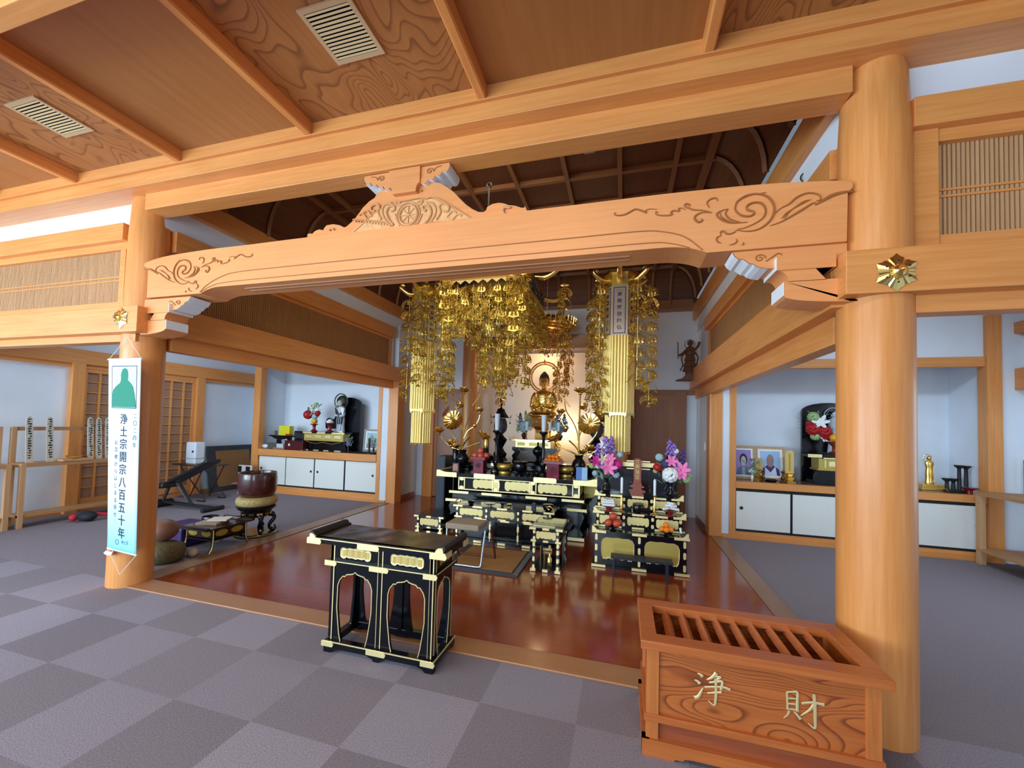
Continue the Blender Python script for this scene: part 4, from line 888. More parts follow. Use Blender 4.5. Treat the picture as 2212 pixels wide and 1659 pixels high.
# implements on the low table
def small(name, label, mb, mat, cat, group=None):
    return tag(mb.build(name, mat), label, cat, group)
small('incense_bowl', 'small dark bowl on the low table nearest its scrolled end', MB().lathe([(.02, 0), (.03, .008), (.045, .03), (.05, .045), (.042, .047)], (-1.93, 4.99, .473), 20), BLACK, 'bowl')
small('flower_dish', 'flat silver-edged dish at the middle of the low table', MB().lathe([(.02, 0), (.02, .012), (.06, .02), (.085, .03), (.08, .034)], (-1.66, 4.98, .473), 20), nmat('silver_dish', (.35, .38, .4), .2, .9), 'dish')
small('offering_cup', 'little black footed cup among the implements of the low table', MB().lathe([(.02, 0), (.012, .02), (.03, .035), (.035, .05)], (-1.50, 5.0, .473), 16), BLACK, 'cup')
small('brass_cup', 'little brass cup beside the silver-edged dish on the low table', MB().lathe([(.02, 0), (.012, .015), (.028, .03), (.032, .045)], (-1.40, 4.98, .473), 16), GOLDB, 'cup')
small('lidded_box', 'small blue-black box standing near the end of the low table', MB().box(-1.10, -1.05, 4.95, 5.0, .473, .54).prism([(-1.10, .54), (-1.05, .54), (-1.06, .555), (-1.09, .56)], 'y', 4.95, 5.0), NAVY, 'box')
small('incense_case', 'long low dark case lying on the low table', MB().box(-1.36, -1.20, 5.0, 5.06, .473, .505), BLACKM, 'case')
small('bell_bowl', 'black rounded bell bowl on the low table by the square stand', MB().lathe([(.03, 0), (.055, .015), (.07, .05), (.068, .08), (.06, .085)], (-.89, 4.97, .473), 24), BLACK, 'bowl')
# small side table and square stand
lac('side_table', 'small black and gold side table half hidden behind the threshold table', 'table', -2.80, -2.36, 5.05, 5.55, Z, .24, 1, .022, 3, .07, mid=.09, over=.035)
t = lac('square_stand', 'tall square black and gold stand with open sides beside the tan mat', 'stand', -.935, -.590, 4.15, 4.66, Z, .465, 1, .024, 3, .07, mid=.335, over=.03)
MB().box(-.915, -.61, 4.2, 4.62, .465, .468).build('top_inlay', nmat('stand_inlay', (.10, .085, .03), .12, coat=.8), t)
small('hand_bell', 'thin brass rods and hand bell standing inside the open square stand', MB().lathe([(.03, 0), (.028, .04), (.012, .06), (.006, .10), (.01, .13)], (-.76, 4.42, .034), 14).tube([(-.84, 4.3, .034), (-.84, 4.3, .24)], .006, 6).tube([(-.80, 4.3, .034), (-.80, 4.3, .22)], .005, 6), GOLD, 'bell')
# folding stool and mat
t = thing('tatami_mat', 'tan mat with dark patterned border on the red floor under the folding stool', 'mat', (-1.43, 4.33, Z))
MB().box(-1.86, -1.0, 3.93, 4.74, Z, .022).build('border', MATB, t); MB().box(-1.78, -1.08, 4.0, 4.70, .022, .026).build('mat_surface', MATC, t)
g = MB()
for i in range(40): g.box(-1.86+i*.0218, -1.85+i*.0218, 3.945, 3.965, .022, .0225)
for i in range(38): g.box(-1.03, -1.01, 3.94+i*.021, 3.951+i*.021, .022, .0225); g.box(-1.055, -1.035, 3.95+i*.021, 3.961+i*.021, .022, .0225)
g.build('border_pattern', GREY, t)
t = thing('folding_stool', 'folding stool with taupe cushion seat and bent steel legs on the tan mat', 'stool', (-1.64, 4.13, .026))
g = MB(); N = 10; s0 = [(-1.83, 3.99), (-1.45, 3.99), (-1.45, 4.26), (-1.83, 4.26)]
MB().box(-1.832, -1.448, 3.98, 4.27, .405, .468).build('seat', SEATC, t, bev=.014)
def bent(pts, r=.011): return MB().tube(catmull(pts, 5), r, 8)
bent([(-1.84, 4.05, .41), (-1.83, 4.02, .2), (-1.82, 4.0, .06), (-1.79, 3.99, .037), (-1.6, 3.99, .037), (-1.45, 3.99, .037), (-1.42, 4.0, .055), (-1.41, 4.02, .2), (-1.395, 4.05, .41)]).build('leg_frame', STEEL, t)
bent([(-1.84, 4.20, .41), (-1.83, 4.26, .2), (-1.82, 4.33, .05), (-1.78, 4.35, .037), (-1.6, 4.35, .037), (-1.40, 4.35, .037), (-1.37, 4.33, .05), (-1.37, 4.27, .2), (-1.38, 4.20, .41)]).build('leg_frame', nmat('brown_tube', (.12, .035, .02), .35, .4), t, label='brown leg frame')
MB().prism([(-.545, .765), (-.335, .765), (-.335, .62), (-.36, .55), (-.42, .50), (-.545, .47)], 'y', 6.03, 6.045).build('gilded_back_panel', OLIVE, MT)
# ---------------------------------------------------------------- rear dais, lacquer stand and gilded table
t = thing('rear_dais', 'broad black lacquer dais behind the front altar table, under the gold lotus vases', 'dais', (-1.48, 6.6, Z))
rail(t, -2.82, -.14, 6.08, 7.1, .862, .915, 4, .22, 'top_slab', 'top_fittings')
MB().box(-2.70, -.26, 6.14, 7.05, Z, .862).build('body', BLACK, t)
small('speaker_cabinet', 'tall plain dark navy box on the floor behind the gold banner pillar', MB().box(-2.80, -2.66, 5.70, 6.02, Z, 1.02).box(-2.79, -2.67, 5.694, 5.70, .05, .98), NAVY, 'cabinet')
t = thing('lacquer_stand', 'black curved-leg stand with dark red front carrying the gilded table', 'stand', (-1.46, 6.7, .915))
MB().box(-1.75, -1.12, 6.58, 6.9, .93, 1.16).build('red_front', nmat('dark_red', (.05, .006, .006), .3), t)
for s, x in ((1, -1.80), (-1, -1.07)):
    MB().prism([(x, 1.16), (x+s*.18, 1.16), (x+s*.12, 1.11), (x+s*.09, 1.05), (x+s*.05, .99), (x+s*.12, .95), (x+s*.13, .915), (x-s*.02, .915), (x+s*.0, .96), (x-s*.02, 1.02), (x+s*.03, 1.08), (x-s*.02, 1.12)], 'y', 6.54, 6.60).build('curved_leg', BLACK, t, bev=.004)
MB().box(-1.82, -1.05, 6.54, 6.92, 1.12, 1.165).build('top', BLACK, t, bev=.003)
MB().tube(catmull([(-1.70, 6.535, 1.13), (-1.6, 6.535, 1.08), (-1.46, 6.535, 1.12), (-1.32, 6.535, 1.08), (-1.2, 6.535, 1.13)], 4), .006, 5).build('gold_curve', GOLDP, t)
t = thing('gilded_table', 'small bright gold fretted table holding the blue flower vases before the statue', 'table', (-1.46, 6.7, 1.165))
MB().box(-1.86, -1.06, 6.5, 6.95, 1.275, 1.30).build('top', nmat('white_gold', (.9, .85, .6), .2, .8), t, bev=.003)
m = MB()
for s, x in ((-1, -1.86), (1, -1.06)): m.prism([(x, 1.275), (x, 1.32), (x+s*.03, 1.335), (x-s*.05, 1.30), (x-s*.1, 1.30), (x-s*.1, 1.275)], 'y', 6.49, 6.94)
m.build('upturned_ends', GOLDP, t)
MB().box(-1.76, -1.16, 6.54, 6.9, 1.165, 1.275).build('apron', GOLDP, t)
for i in range(3): MB().prism(cartouche(-1.66+i*.2, 1.22, .13, .06), 'y', 6.534, 6.54).build('fretted_opening', OLIVE, t)
# ---------------------------------------------------------------- central statue
def robe_mesh(g, prof, c, lean=0):
    """stack of ellipses (z, rx, ry, dy)"""
    n = 28; vs = []
    for z, rx, ry, dy in prof:
        for i in range(n):
            a = 2*PI*i/n; vs.append((c[0]+rx*math.cos(a), c[1]+dy+ry*math.sin(a), c[2]+z))
    fs = []
    for j in range(len(prof)-1):
        for i in range(n): fs.append((j*n+i, j*n+(i+1)%n, (j+1)*n+(i+1)%n, (j+1)*n+i))
    fs.append(tuple(range(n-1, -1, -1))); fs.append(tuple((len(prof)-1)*n+i for i in range(n)))
    g.add(vs, fs, True)
by = 7.25; BX_ = -1.428; b0 = 1.682
def slim(m, kx=.80, kz=1.07):
    m.v = [(BX_+(v[0]-BX_)*kx, v[1], b0+(v[2]-b0)*kz) for v in m.v]; return m
t = thing('seated_buddha', 'gold seated Buddha statue with ring halo on a lotus pedestal', 'statue', (BX_, by, b0))
c = (BX_, by, b0)
g = MB()
robe_mesh(g, [(.0, .31, .20, -.05), (.04, .33, .22, -.05), (.09, .31, .20, -.04), (.13, .25, .16, -.02), (.17, .19, .13, 0), (.24, .165, .115, 0), (.33, .18, .12, 0), (.40, .20, .115, .0), (.45, .19, .10, .0), (.475, .13, .08, 0), (.49, .07, .06, 0), (.51, .055, .055, 0), (.53, .06, .06, -.005), (.56, .085, .085, -.01), (.60, .098, .098, -.012), (.65, .10, .10, -.008), (.70, .095, .098, 0), (.74, .075, .08, 0), (.77, .03, .04, 0)], c)
for s in (-1, 1):
    g.tube(catmull([(c[0]+s*.17, c[1], c[2]+.42), (c[0]+s*.235, c[1]-.01, c[2]+.33), (c[0]+s*.25, c[1]-.03, c[2]+.20), (c[0]+s*.19, c[1]-.10, c[2]+.14), (c[0]+s*.09, c[1]-.17, c[2]+.16)], 5), [.07]*3+[.075]*8+[.06]*6+[.04]*4, 12)
    g.ball((c[0]+s*.05, c[1]-.19, c[2]+.17), .04, 12, 8, 1, .7, .9)
    g.tube([(c[0]+s*.045, c[1]-.20, c[2]+.17), (c[0]+s*.02, c[1]-.215, c[2]+.195), (c[0]+s*.005, c[1]-.215, c[2]+.215)], .013, 6)
    g.ball((c[0]+s*.20, c[1]-.12, c[2]+.055), .12, 14, 8, 1.15, .8, .5)
    g.tube([(c[0]+s*.10, c[1], c[2]+.66), (c[0]+s*.108, c[1], c[2]+.61), (c[0]+s*.10, c[1], c[2]+.555)], .016, 8)
    g.ball((c[0]+s*.04, c[1]-.094, c[2]+.635), .016, 8, 6, 1.3, .6, .5)
    g.ball((c[0]+s*.045, c[1]-.085, c[2]+.60), .03, 8, 6)
g.tube([(c[0], c[1]-.10, c[2]+.645), (c[0], c[1]-.122, c[2]+.60), (c[0], c[1]-.108, c[2]+.593)], [.008, .014, .012], 8)
g.ball((c[0], c[1]-.108, c[2]+.568), .022, 10, 6, 1.1, .5, .35); g.ball((c[0], c[1]-.09, c[2]+.538), .025, 8, 6)
o = slim(g).build('body', GOLD, t)
rm = o.modifiers.new('merge', 'REMESH'); rm.mode = 'VOXEL'; rm.voxel_size = .007; rm.use_smooth_shade = True
sm_ = o.modifiers.new('soft', 'SMOOTH'); sm_.factor = .5; sm_.iterations = 3
f = MB()
for k in range(5):
    z = c[2]+.40-k*.055
    f.tube(catmull([(c[0]-.16+k*.012, c[1]-.085, z+.02), (c[0]-.06, c[1]-.128, z-.035-k*.006), (c[0]+.05, c[1]-.128, z-.02), (c[0]+.14, c[1]-.09, z+.06)], 5), .007, 6)
for s in (-1, 1): f.tube(catmull([(c[0]+s*.06, c[1]-.06, c[2]+.475), (c[0]+s*.10, c[1]-.105, c[2]+.40), (c[0]+s*.10, c[1]-.12, c[2]+.28), (c[0]+s*.06, c[1]-.14, c[2]+.19)], 5), .010, 6)
slim(f).build('robe_folds', GOLDB, t)
h = MB(); 
for j in range(6):
    zz = .655+.022*j; r = .102*math.sqrt(max(0.02, 1-((zz-.65)/.13)**2))
    for i in range(int(14-j)):
        a = 2*PI*i/int(14-j)
        if math.sin(a) < -.35 and j < 2: continue
        h.ball((c[0]+r*math.cos(a), c[1]+r*math.sin(a), c[2]+zz), .021, 6, 4)
h.ball((c[0], c[1], c[2]+.77), .045, 10, 6); h.ball((c[0], c[1], c[2]+.72), .09, 12, 8, 1, 1, .7)
slim(h).build('hair', nmat('dark_curled_hair', (.012, .02, .02), .35), t)
hz = 2.459; HX = -1.458
m = MB().ring((HX, 7.4, hz), .295, .012, 48, 6).ring((HX, 7.4, hz), .245, .010, 48, 6)
for i in range(36):
    a = 2*PI*i/36; m.ring((HX+.27*math.cos(a), 7.4, hz+.27*math.sin(a)), .016, .006, 8, 4)
m.tube([(HX, 7.4, hz+.27), (HX, 7.4, hz+.36)], [.03, .004], 6); m.tube([(HX, 7.42, hz-.29), (HX, 7.42, c[2]-.02)], .012, 6)
for k in (-1, 1): m.tube([(HX+k*.27, 7.4, hz+.07), (HX+k*.35, 7.4, hz+.06)], [.02, .003], 5)
m.build('halo', GOLD, t)
ln = thing('lotus_pedestal', 'gold lotus pedestal in tiers under the seated Buddha', 'pedestal', (BX_, by-.02, .915))
m = MB()
for k, (r, z, n, tilt) in enumerate(((.27, b0-.12, 14, .5), (.26, b0-.07, 14, .4), (.24, b0-.04, 14, .3))):
    for i in range(n):
        a = 2*PI*(i+.5*(k%2))/n
        q = MB().ball((0, 0, 0), .075, 8, 6, .28, .8, 1.0)
        m.merge(q, Matrix.Translation((BX_+r*.85*math.cos(a), by-.02+r*.7*math.sin(a), z)) @ rotm('Z', a) @ rotm('Y', tilt))
m.build('petals', GOLD, ln)
pb = b0-.16
MB().lathe([(.30, .915), (.34, .93), (.34, 1.0), (.30, 1.02), (.30, 1.06), (.34, 1.10), (.33, 1.15), (.22, 1.19), (.16, 1.25), (.15, pb-.12), (.16, pb-.06), (.22, pb), (.25, b0-.06), (.24, b0-.005)], (BX_, by-.02, 0), 8, False).build('tiers', GOLD, ln)
# gold leaf-shaped skirt at the foot
m = MB()
for i in range(14):
    a = PI+PI*i/13; q = MB().ball((0, 0, 0), .07, 8, 6, .25, .8, 1.3)
    m.merge(q, Matrix.Translation((BX_+.30*math.cos(a), by-.02+.30*math.sin(a), 1.22)) @ rotm('Z', a) @ rotm('Y', -.6))
m.build('downward_petals', GOLDD, ln)
# round gold lotus canopy above the statue
cz = 3.303; cx = -1.35
t = thing('lotus_canopy', 'round ribbed gold lotus canopy hanging above the seated Buddha', 'canopy', (cx, 6.95, cz))
m = MB().lathe([(.5, .10), (.53, .04), (.50, .0), (.34, -.03), (.30, -.07), (.12, -.09), (.001, -.09)], (cx, 6.95, cz), 48, True, False, lob=.03, nl=24); m.build('ribbed_disc', GOLD, t)
m = MB()
for i in range(40): a = 2*PI*i/40; m.tube([(cx+.515*math.cos(a), 6.95+.515*math.sin(a), cz-.01), (cx+.535*math.cos(a), 6.95+.535*math.sin(a), cz+.12)], .012, 5)
m.build('rim_ribs', GOLDB, t)
m = MB(); 
for r in (.20, .32, .42):
    m.ring((cx, 6.95, cz-.085+(r-.2)*.25), r, .018, 32, 5, 'z')
    for i in range(16): a = 2*PI*i/16; m.ball((cx+(r+.05)*math.cos(a), 6.95+(r+.05)*math.sin(a), cz-.085+(r-.2)*.25), .022, 6, 4)
m.tube([(cx, 6.95, cz+.05), (cx, 6.95, 4.25)], .006, 5)
m.build('carved_underside', nmat('amber_gold', (.85, .38, .06), .3, .9), t)
# ---------------------------------------------------------------- offering stands on the front altar table
TT = .818
def sanbo(cx, cy, z0, w, h, label, mat, fmat):
    t = thing('offering_stand', label, 'stand', (cx, cy, z0))
    a = w*.36
    MB().box(cx-a, cx+a, cy-a, cy+a, z0, z0+h*.80).build('body', mat, t, bev=.003)
    p = [(cx+.034*math.cos(k*PI/10), z0+h*.48+.036*math.sin(k*PI/10)) for k in range(20)]
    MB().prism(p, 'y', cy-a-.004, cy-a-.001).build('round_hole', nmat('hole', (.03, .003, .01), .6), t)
    MB().tube([(x, cy-a-.004, z) for x, z in p], .003, 5, True).build('hole_rim', fmat, t)
    z1 = z0+h*.80
    m = MB().box(cx-w/2, cx+w/2, cy-w/2, cy+w/2, z1, z1+.015)
    for s in (-1, 1): m.box(cx+s*w/2-.005, cx+s*w/2+.005, cy-w/2, cy+w/2, z1, z1+.05).box(cx-w/2, cx+w/2, cy+s*w/2-.005, cy+s*w/2+.005, z1, z1+.045)
    m.build('tray', mat, t, bev=.002); return z1+.015
RB = nmat('violet_red_lacquer', (.20, .008, .035), .15, coat=.9)
def fruit(x, y, z, r, mat, label, cat, group, leaf=True, name='fruit'):
    t = MB().ball((0, 0, 0), r, 16, 10, 1, 1, .92).build(name, mat, local=True); t.location = (x, y, z)
    return tag(t, label, cat, group)
za = sanbo(-2.02, 5.53, TT, .22, .25, 'red lacquer offering stand with round hole, heaped with peaches', RB, RB)
zb_ = sanbo(-.925, 5.53, TT-.0, .24, .25, 'deep red offering stand with round hole, heaped with mandarins', RB, RB)
PCH = nmat('peach', (.62, .10, .07), .45, var=.25, vscale=9)
for x, y, z in ((-2.09, 5.50, .045), (-2.00, 5.49, .045), (-1.93, 5.54, .045), (-2.04, 5.58, .045), (-1.97, 5.60, .045), (-2.02, 5.54, .115)):
    fruit(x, y, za+z, .045, PCH, 'peach heaped on the red offering stand nearer the small framed picture', 'peach', 'peaches on the offering stand', name='peach')
for i, (x, y) in enumerate(((-1.02, 5.47), (-.97, 5.46), (-.915, 5.46), (-.86, 5.47), (-1.0, 5.53), (-.94, 5.53), (-.88, 5.53), (-.83, 5.54), (-.97, 5.59), (-.90, 5.60))):
    fruit(x, y, zb_+.032, .032, ORANGE, 'mandarin heaped on the deep red offering stand', 'mandarin', 'mandarins on the offering stand', name='mandarin')
for x, y in ((-.98, 5.50), (-.93, 5.50), (-.88, 5.50), (-.95, 5.56), (-.90, 5.56)):
    fruit(x, y, zb_+.082, .032, ORANGE, 'mandarin heaped on the deep red offering stand', 'mandarin', 'mandarins on the offering stand', name='mandarin')
# other front-table pieces
t = thing('photo_frame', 'small dark framed picture leaning near the end of the front altar table', 'picture frame', (-2.37, 5.47, TT))
MB().box(-2.43, -2.325, 5.46, 5.475, TT, TT+.14).build('frame', BLACKM, t); MB().box(-2.415, -2.34, 5.456, 5.46, TT+.018, TT+.122).build('picture', nmat('small_print', (.45, .2, .16), .5, var=.6, vscale=40), t)
t = thing('booklet', 'blue and pale-blue booklet standing upright on the front altar table', 'booklet', (-.53, 5.47, TT))
MB().box(-.605, -.53, 5.46, 5.485, TT, TT+.175).build('cover', BLUE, t); MB().box(-.53, -.455, 5.462, 5.485, TT, TT+.172).build('page_block', LIGHTB, t)
def vase(name, label, x, y, z, h, r, mat, cat='vase', prof=None, group=None):
    pr = prof or [(.55, 0), (.6, .04), (.42, .10), (.8, .35), (1, .55), (.85, .72), (.5, .85), (.62, .97), (.7, 1)]
    return tag(MB().lathe([(a*r, b*h) for a, b in pr], (x, y, z), 24).build(name, mat), label, cat, group)
vase('flower_vase', 'black lacquer vase holding the gold lotus spray near the small picture frame', -2.38, 5.72, TT, .32, .10, BLACK)
vase('flower_vase', 'black lacquer vase holding the gold lotus spray above the booklet', -.60, 5.72, TT, .32, .10, BLACK)
vase('incense_burner', 'wide black incense burner at the middle of the front altar table', -1.43, 5.62, TT, .20, .10, BLACK, 'incense burner', [(.6, 0), (.62, .08), (.35, .16), (.9, .35), (1, .6), (.92, .8), (1.05, .88), (1.05, .95), (.9, 1)])
vase('water_cup', 'small silver footed cup on the front altar table beside the peaches', -1.80, 5.52, TT, .07, .03, nmat('pewter', (.4, .42, .45), .25, .9), 'cup')
for i, (x, y, lab) in enumerate(((-1.66, 5.60, 'gold drum-shaped lacquer box beside the wide black incense burner'), (-.77, 5.66, 'gold drum-shaped lacquer box behind the deep red offering stand'))):
    t = thing('gilt_box', lab, 'box', (x, y, TT), group='gilt drum boxes')
    MB().lathe([(.085, 0), (.09, .01), (.09, .045), (.085, .05)], (x, y, TT), 24).lathe([(.07, .06), (.11, .09), (.12, .12), (.10, .16), (.08, .165)], (x, y, TT), 24).build('body', GOLDD, t); MB().lathe([(.1, .05), (.1, .062)], (x, y, TT), 24).lathe([(.1, .162), (.09, .18), (.03, .19), (.001, .19)], (x, y, TT), 24).build('black_bands', BLACK, t)
for x, y, lab in ((-1.28, 5.48, 'thin black footed cup beside the wide incense burner on the front altar table'), (-1.16, 5.52, 'thin black footed cup close to the deep red stand on the front altar table')):
    vase('footed_cup', lab, x, y, TT, .09, .035, BLACK, 'cup')
# candlesticks with white tapered candles
def candlestick(x, y, z, zc, h, r, lab, holder=BLACK):
    t = thing('candlestick', lab, 'candlestick', (x, y, z), group='black candlesticks'); k = zc-z
    MB().lathe([(.075, 0), (.08, .02), (.06, .05), (.03, .09), (.045, .14), (.05, .18), (.03, .22), (.022, .26), (.022, k-.08), (.03, k-.05), (.06, k-.03), (.062, k-.01), (.05, k)], (x, y, z), 20).build('stem', holder, t)
    MB().lathe([(r*.72, 0), (r, h), (r*.9, h+.004), (.001, h+.005)], (x, y, zc), 16).build('candle', CANDLE, t)
candlestick(-1.828, 5.7, TT, 1.455, .245, .040, 'black candlestick with white tapered candle, beside the peaches')
candlestick(-1.112, 5.7, TT, 1.455, .24, .040, 'black candlestick with white tapered candle, behind the mandarins')
for x, lab in ((-1.56, 'small white tapered candle on a thin stick by the blue flowers near the peaches'), (-1.165, 'small white tapered candle on a thin stick by the blue flowers near the mandarins'), (-1.02, 'shortest white tapered candle before the blue flowers')):
    t = thing('small_candlestick', lab, 'candlestick', (x, 6.5, 1.30), group='small candles on the gilded table')
    MB().lathe([(.03, 0), (.01, .02), (.008, .13), (.025, .15)], (x, 6.5, 1.30), 12).build('stem', nmat('rose_gold', (.5, .22, .12), .3, .8), t)
    MB().lathe([(.018, 0), (.032, .15), (.001, .152)], (x, 6.5, 1.45), 14).build('candle', CANDLE, t)
# pagoda-shaped black lanterns
def lantern(x, y, z0, z1, lab):
    t = thing('pagoda_lantern', lab, 'lantern', (x, y, z0), group='pagoda lanterns'); H = z1-z0
    MB().lathe([(.13, 0), (.14, .03*H), (.10, .08*H), (.12, .13*H), (.07, .18*H), (.05, .22*H), (.085, .28*H), (.12, .34*H), (.05, .40*H), (.045, .43*H)], (x, y, z0), 8, False).build('stand', BLACK, t)
    MB().lathe([(.06, .43*H), (.105, .48*H), (.115, .54*H), (.10, .62*H), (.07, .655*H)], (x, y, z0), 12).build('mesh_cage', nmat('lantern_mesh', (.05, .05, .07), .4, bump=1, bscale=60), t)
    MB().lathe([(.14, .66*H), (.13, .68*H), (.08, .74*H), (.06, .79*H), (.02, .81*H), (.016, .84*H), (.035, .87*H), (.045, .875*H), (.02, .89*H), (.035, .92*H), (.012, .96*H), (.001, 1.0*H)], (x, y, z0), 8, False).build('roof', BLACK, t)
    m = MB()
    for k in range(6):
        a = k*PI/3+.3; p = (x+.13*math.cos(a), y+.13*math.sin(a))
        m.tube([(x+.12*math.cos(a), y+.12*math.sin(a), z0+.67*H), (x+.16*math.cos(a), y+.16*math.sin(a), z0+.665*H), (x+.175*math.cos(a), y+.175*math.sin(a), z0+.70*H)], .006, 5)
        m.tube([(x+.155*math.cos(a), y+.155*math.sin(a), z0+.665*H), (x+.155*math.cos(a), y+.155*math.sin(a), z0+.60*H)], .003, 4); m.ball((x+.155*math.cos(a), y+.155*math.sin(a), z0+.585*H), .014, 6, 4)
    m.build('corner_bells', BLACK, t)
lantern(-1.96, 6.3, .915, 2.03, 'tall black pagoda-shaped lantern rising behind the peaches')
lantern(-.40, 6.3, .915, 1.99, 'tall black pagoda-shaped lantern with meshed cage near the pink flowers')
t = thing('gold_canister', 'small gold-topped black canister on the rear dais between lotus spray and lantern', 'canister', (-2.19, 6.16, .915))
MB().lathe([(.05, 0), (.05, .22), (.045, .23)], (-2.17, 6.2, .915), 16).build('body', BLACK, t); MB().lathe([(.045, .23), (.05, .25), (.05, .37), (.03, .41), (.012, .44), (.015, .46), (.001, .47)], (-2.17, 6.2, .915), 16).build('gold_top', GOLD, t)
vase('tall_black_vase', 'tall narrow black vase with silver sheen under the lotus spray, next to the picture frame', -2.53, 5.80, TT, .36, .05, BLACK, 'vase', [(.9, 0), (1, .03), (1, .9), (.8, .95), (.9, 1)])
vase('lidded_jar', 'low black lidded jar on the rear dais behind the peaches', -2.20, 6.32, .915, .14, .12, BLACK, 'jar', [(.6, 0), (.9, .2), (1, .5), (1.05, .7), (.9, .85), (.3, 1), (.001, 1)])
# ---------------------------------------------------------------- gold lotus sprays
def petal_flower(g, c, r, n=8, up_=.5, tilt=None, layers=2):
    for L in range(layers):
        for i in range(n):
            a = 2*PI*(i+.5*L)/n; q = MB().ball((0, 0, 0), r*.62, 7, 5, .2, .72, 1.05)
            M = rotm('Z', a) @ rotm('Y', up_+.35*L) @ Matrix.Translation((0, 0, r*.5))
            if tilt is not None: M = tilt @ M
            g.merge(q, Matrix.Translation(c) @ M)
    g.ball(c, r*.3, 8, 6)
def lotus_leaf(g, c, r, M):
    n = 48; vs = [(0, 0, 0)]
    for j, q in enumerate((.35, .7, 1.0)):
        for i in range(n):
            a = 2*PI*i/n; rr = r*q*(1+.04*math.cos(a*16)*(q > .9)); vs.append((rr*math.cos(a), rr*math.sin(a), r*(.22*q*q+.045*q*math.cos(16*a))))
    fs = [(0, 1+i, 1+(i+1)%n) for i in range(n)]
    for j in range(2): fs += [(1+j*n+i, 1+(j+1)*n+i, 1+(j+1)*n+(i+1)%n, 1+j*n+(i+1)%n) for i in range(n)]
    T = Matrix.Translation(c) @ M
    vs = [tuple(T @ Vector(v)) for v in vs]; vb = [(v[0], v[1]+.004, v[2]-.004) for v in vs]
    g.add(vs, fs, True); g.add(vb, [f[::-1] for f in fs], True)
def spray(cx, s, label):
    """s=+1 draws it as the one beside the picture frame; s=-1 mirrors it"""
    y = 5.72; z0 = 1.12; X = lambda dx: cx+s*dx
    t = thing('gold_lotus_spray', label, 'altar flowers', (cx, y, z0), group='gold lotus sprays')
    def stem(pts, r=.008, name='stem'): 
        m = MB().tube(catmull([(X(a), y+b, z) for a, b, z in pts], 5), r, 6); m.build(name, GOLD, t)
    stem([(0, 0, 1.10), (.005, 0, 1.45), (.0, 0, 2.0)], .014)
    stem([(0, 0, 1.15), (.03, 0, 1.45), (.10, -.02, 1.62), (.19, -.02, 1.76), (.22, 0, 1.90)]); stem([(.01, 0, 1.3), (.08, 0, 1.43), (.18, 0, 1.50)]); stem([(.01, 0, 1.2), (.06, -.03, 1.27), (.14, -.03, 1.34)], .012)
    stem([(.0, 0, 1.12), (.10, -.05, 1.18), (.30, -.05, 1.26)], .011); stem([(0, 0, 1.13), (-.15, -.02, 1.16), (-.30, -.02, 1.26), (-.36, -.02, 1.33)]); stem([(-.0, 0, 1.16), (-.12, 0, 1.30), (-.22, 0, 1.42), (-.26, 0, 1.52)]); stem([(0, 0, 1.4), (-.07, 0, 1.6), (-.14, 0, 1.8)])
    stem([(.18, 0, 1.5), (.24, 0, 1.58), (.27, 0, 1.68)])
    m = MB(); petal_flower(m, (X(.0), y, 2.02), .10, 8, .75); m.build('open_lotus', GOLD, t)
    m = MB(); petal_flower(m, (X(-.08), y-.02, 1.79), .09, 8, .5, rotm('Y', .5*s)); m.build('lotus_bud', GOLD, t)
    m = MB(); petal_flower(m, (X(-.40), y-.02, 1.38), .10, 8, .6); m.build('amber_lotus', nmat('amber_lotus', (1, .55, .05), .3, .8), t, label='amber-coloured open lotus')
    m = MB(); petal_flower(m, (X(-.16), y-.08, 1.20), .10, 9, .55); petal_flower(m, (X(-.06), y-.12, 1.16), .08, 9, .6); m.build('base_lotus', GOLDB, t)
    m = MB(); petal_flower(m, (X(.27), y-.02, 1.72), .08, 8, .6); m.build('side_lotus', GOLD, t)
    m = MB(); petal_flower(m, (X(.34), y-.02, 1.34), .11, 8, 1.0, rotm('Y', .5*s)); m.build('drooping_lotus', nmat('shaded_gold', (.75, .48, .12), .35, .9), t)  # darker gold: shade on the drooping bloom put into the colour
    m = MB().ball((X(.19), y, 1.52), .038, 12, 8); m.build('seed_pod', GOLD, t)
    m = MB(); lotus_leaf(m, (X(-.14), y-.05, 1.58), .155, rotm('X', PI/2-.35) @ rotm('Y', 0)); m.build('fluted_leaf', GOLDB, t)
    m = MB(); lotus_leaf(m, (X(-.28), y-.0, 1.72), .10, rotm('X', .9) @ rotm('Y', -.7*s)); m.build('fluted_leaf', GOLD, t)
    m = MB()
    for k in range(8): m.ball((X(.15+.016*k), y, 1.83+.022*k), .011, 6, 4)
    m.build('seed_row', GOLD, t)
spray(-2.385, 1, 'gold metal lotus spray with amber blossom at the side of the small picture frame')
spray(-.60, -1, 'gold metal lotus spray with amber blossom at the side of the booklet')
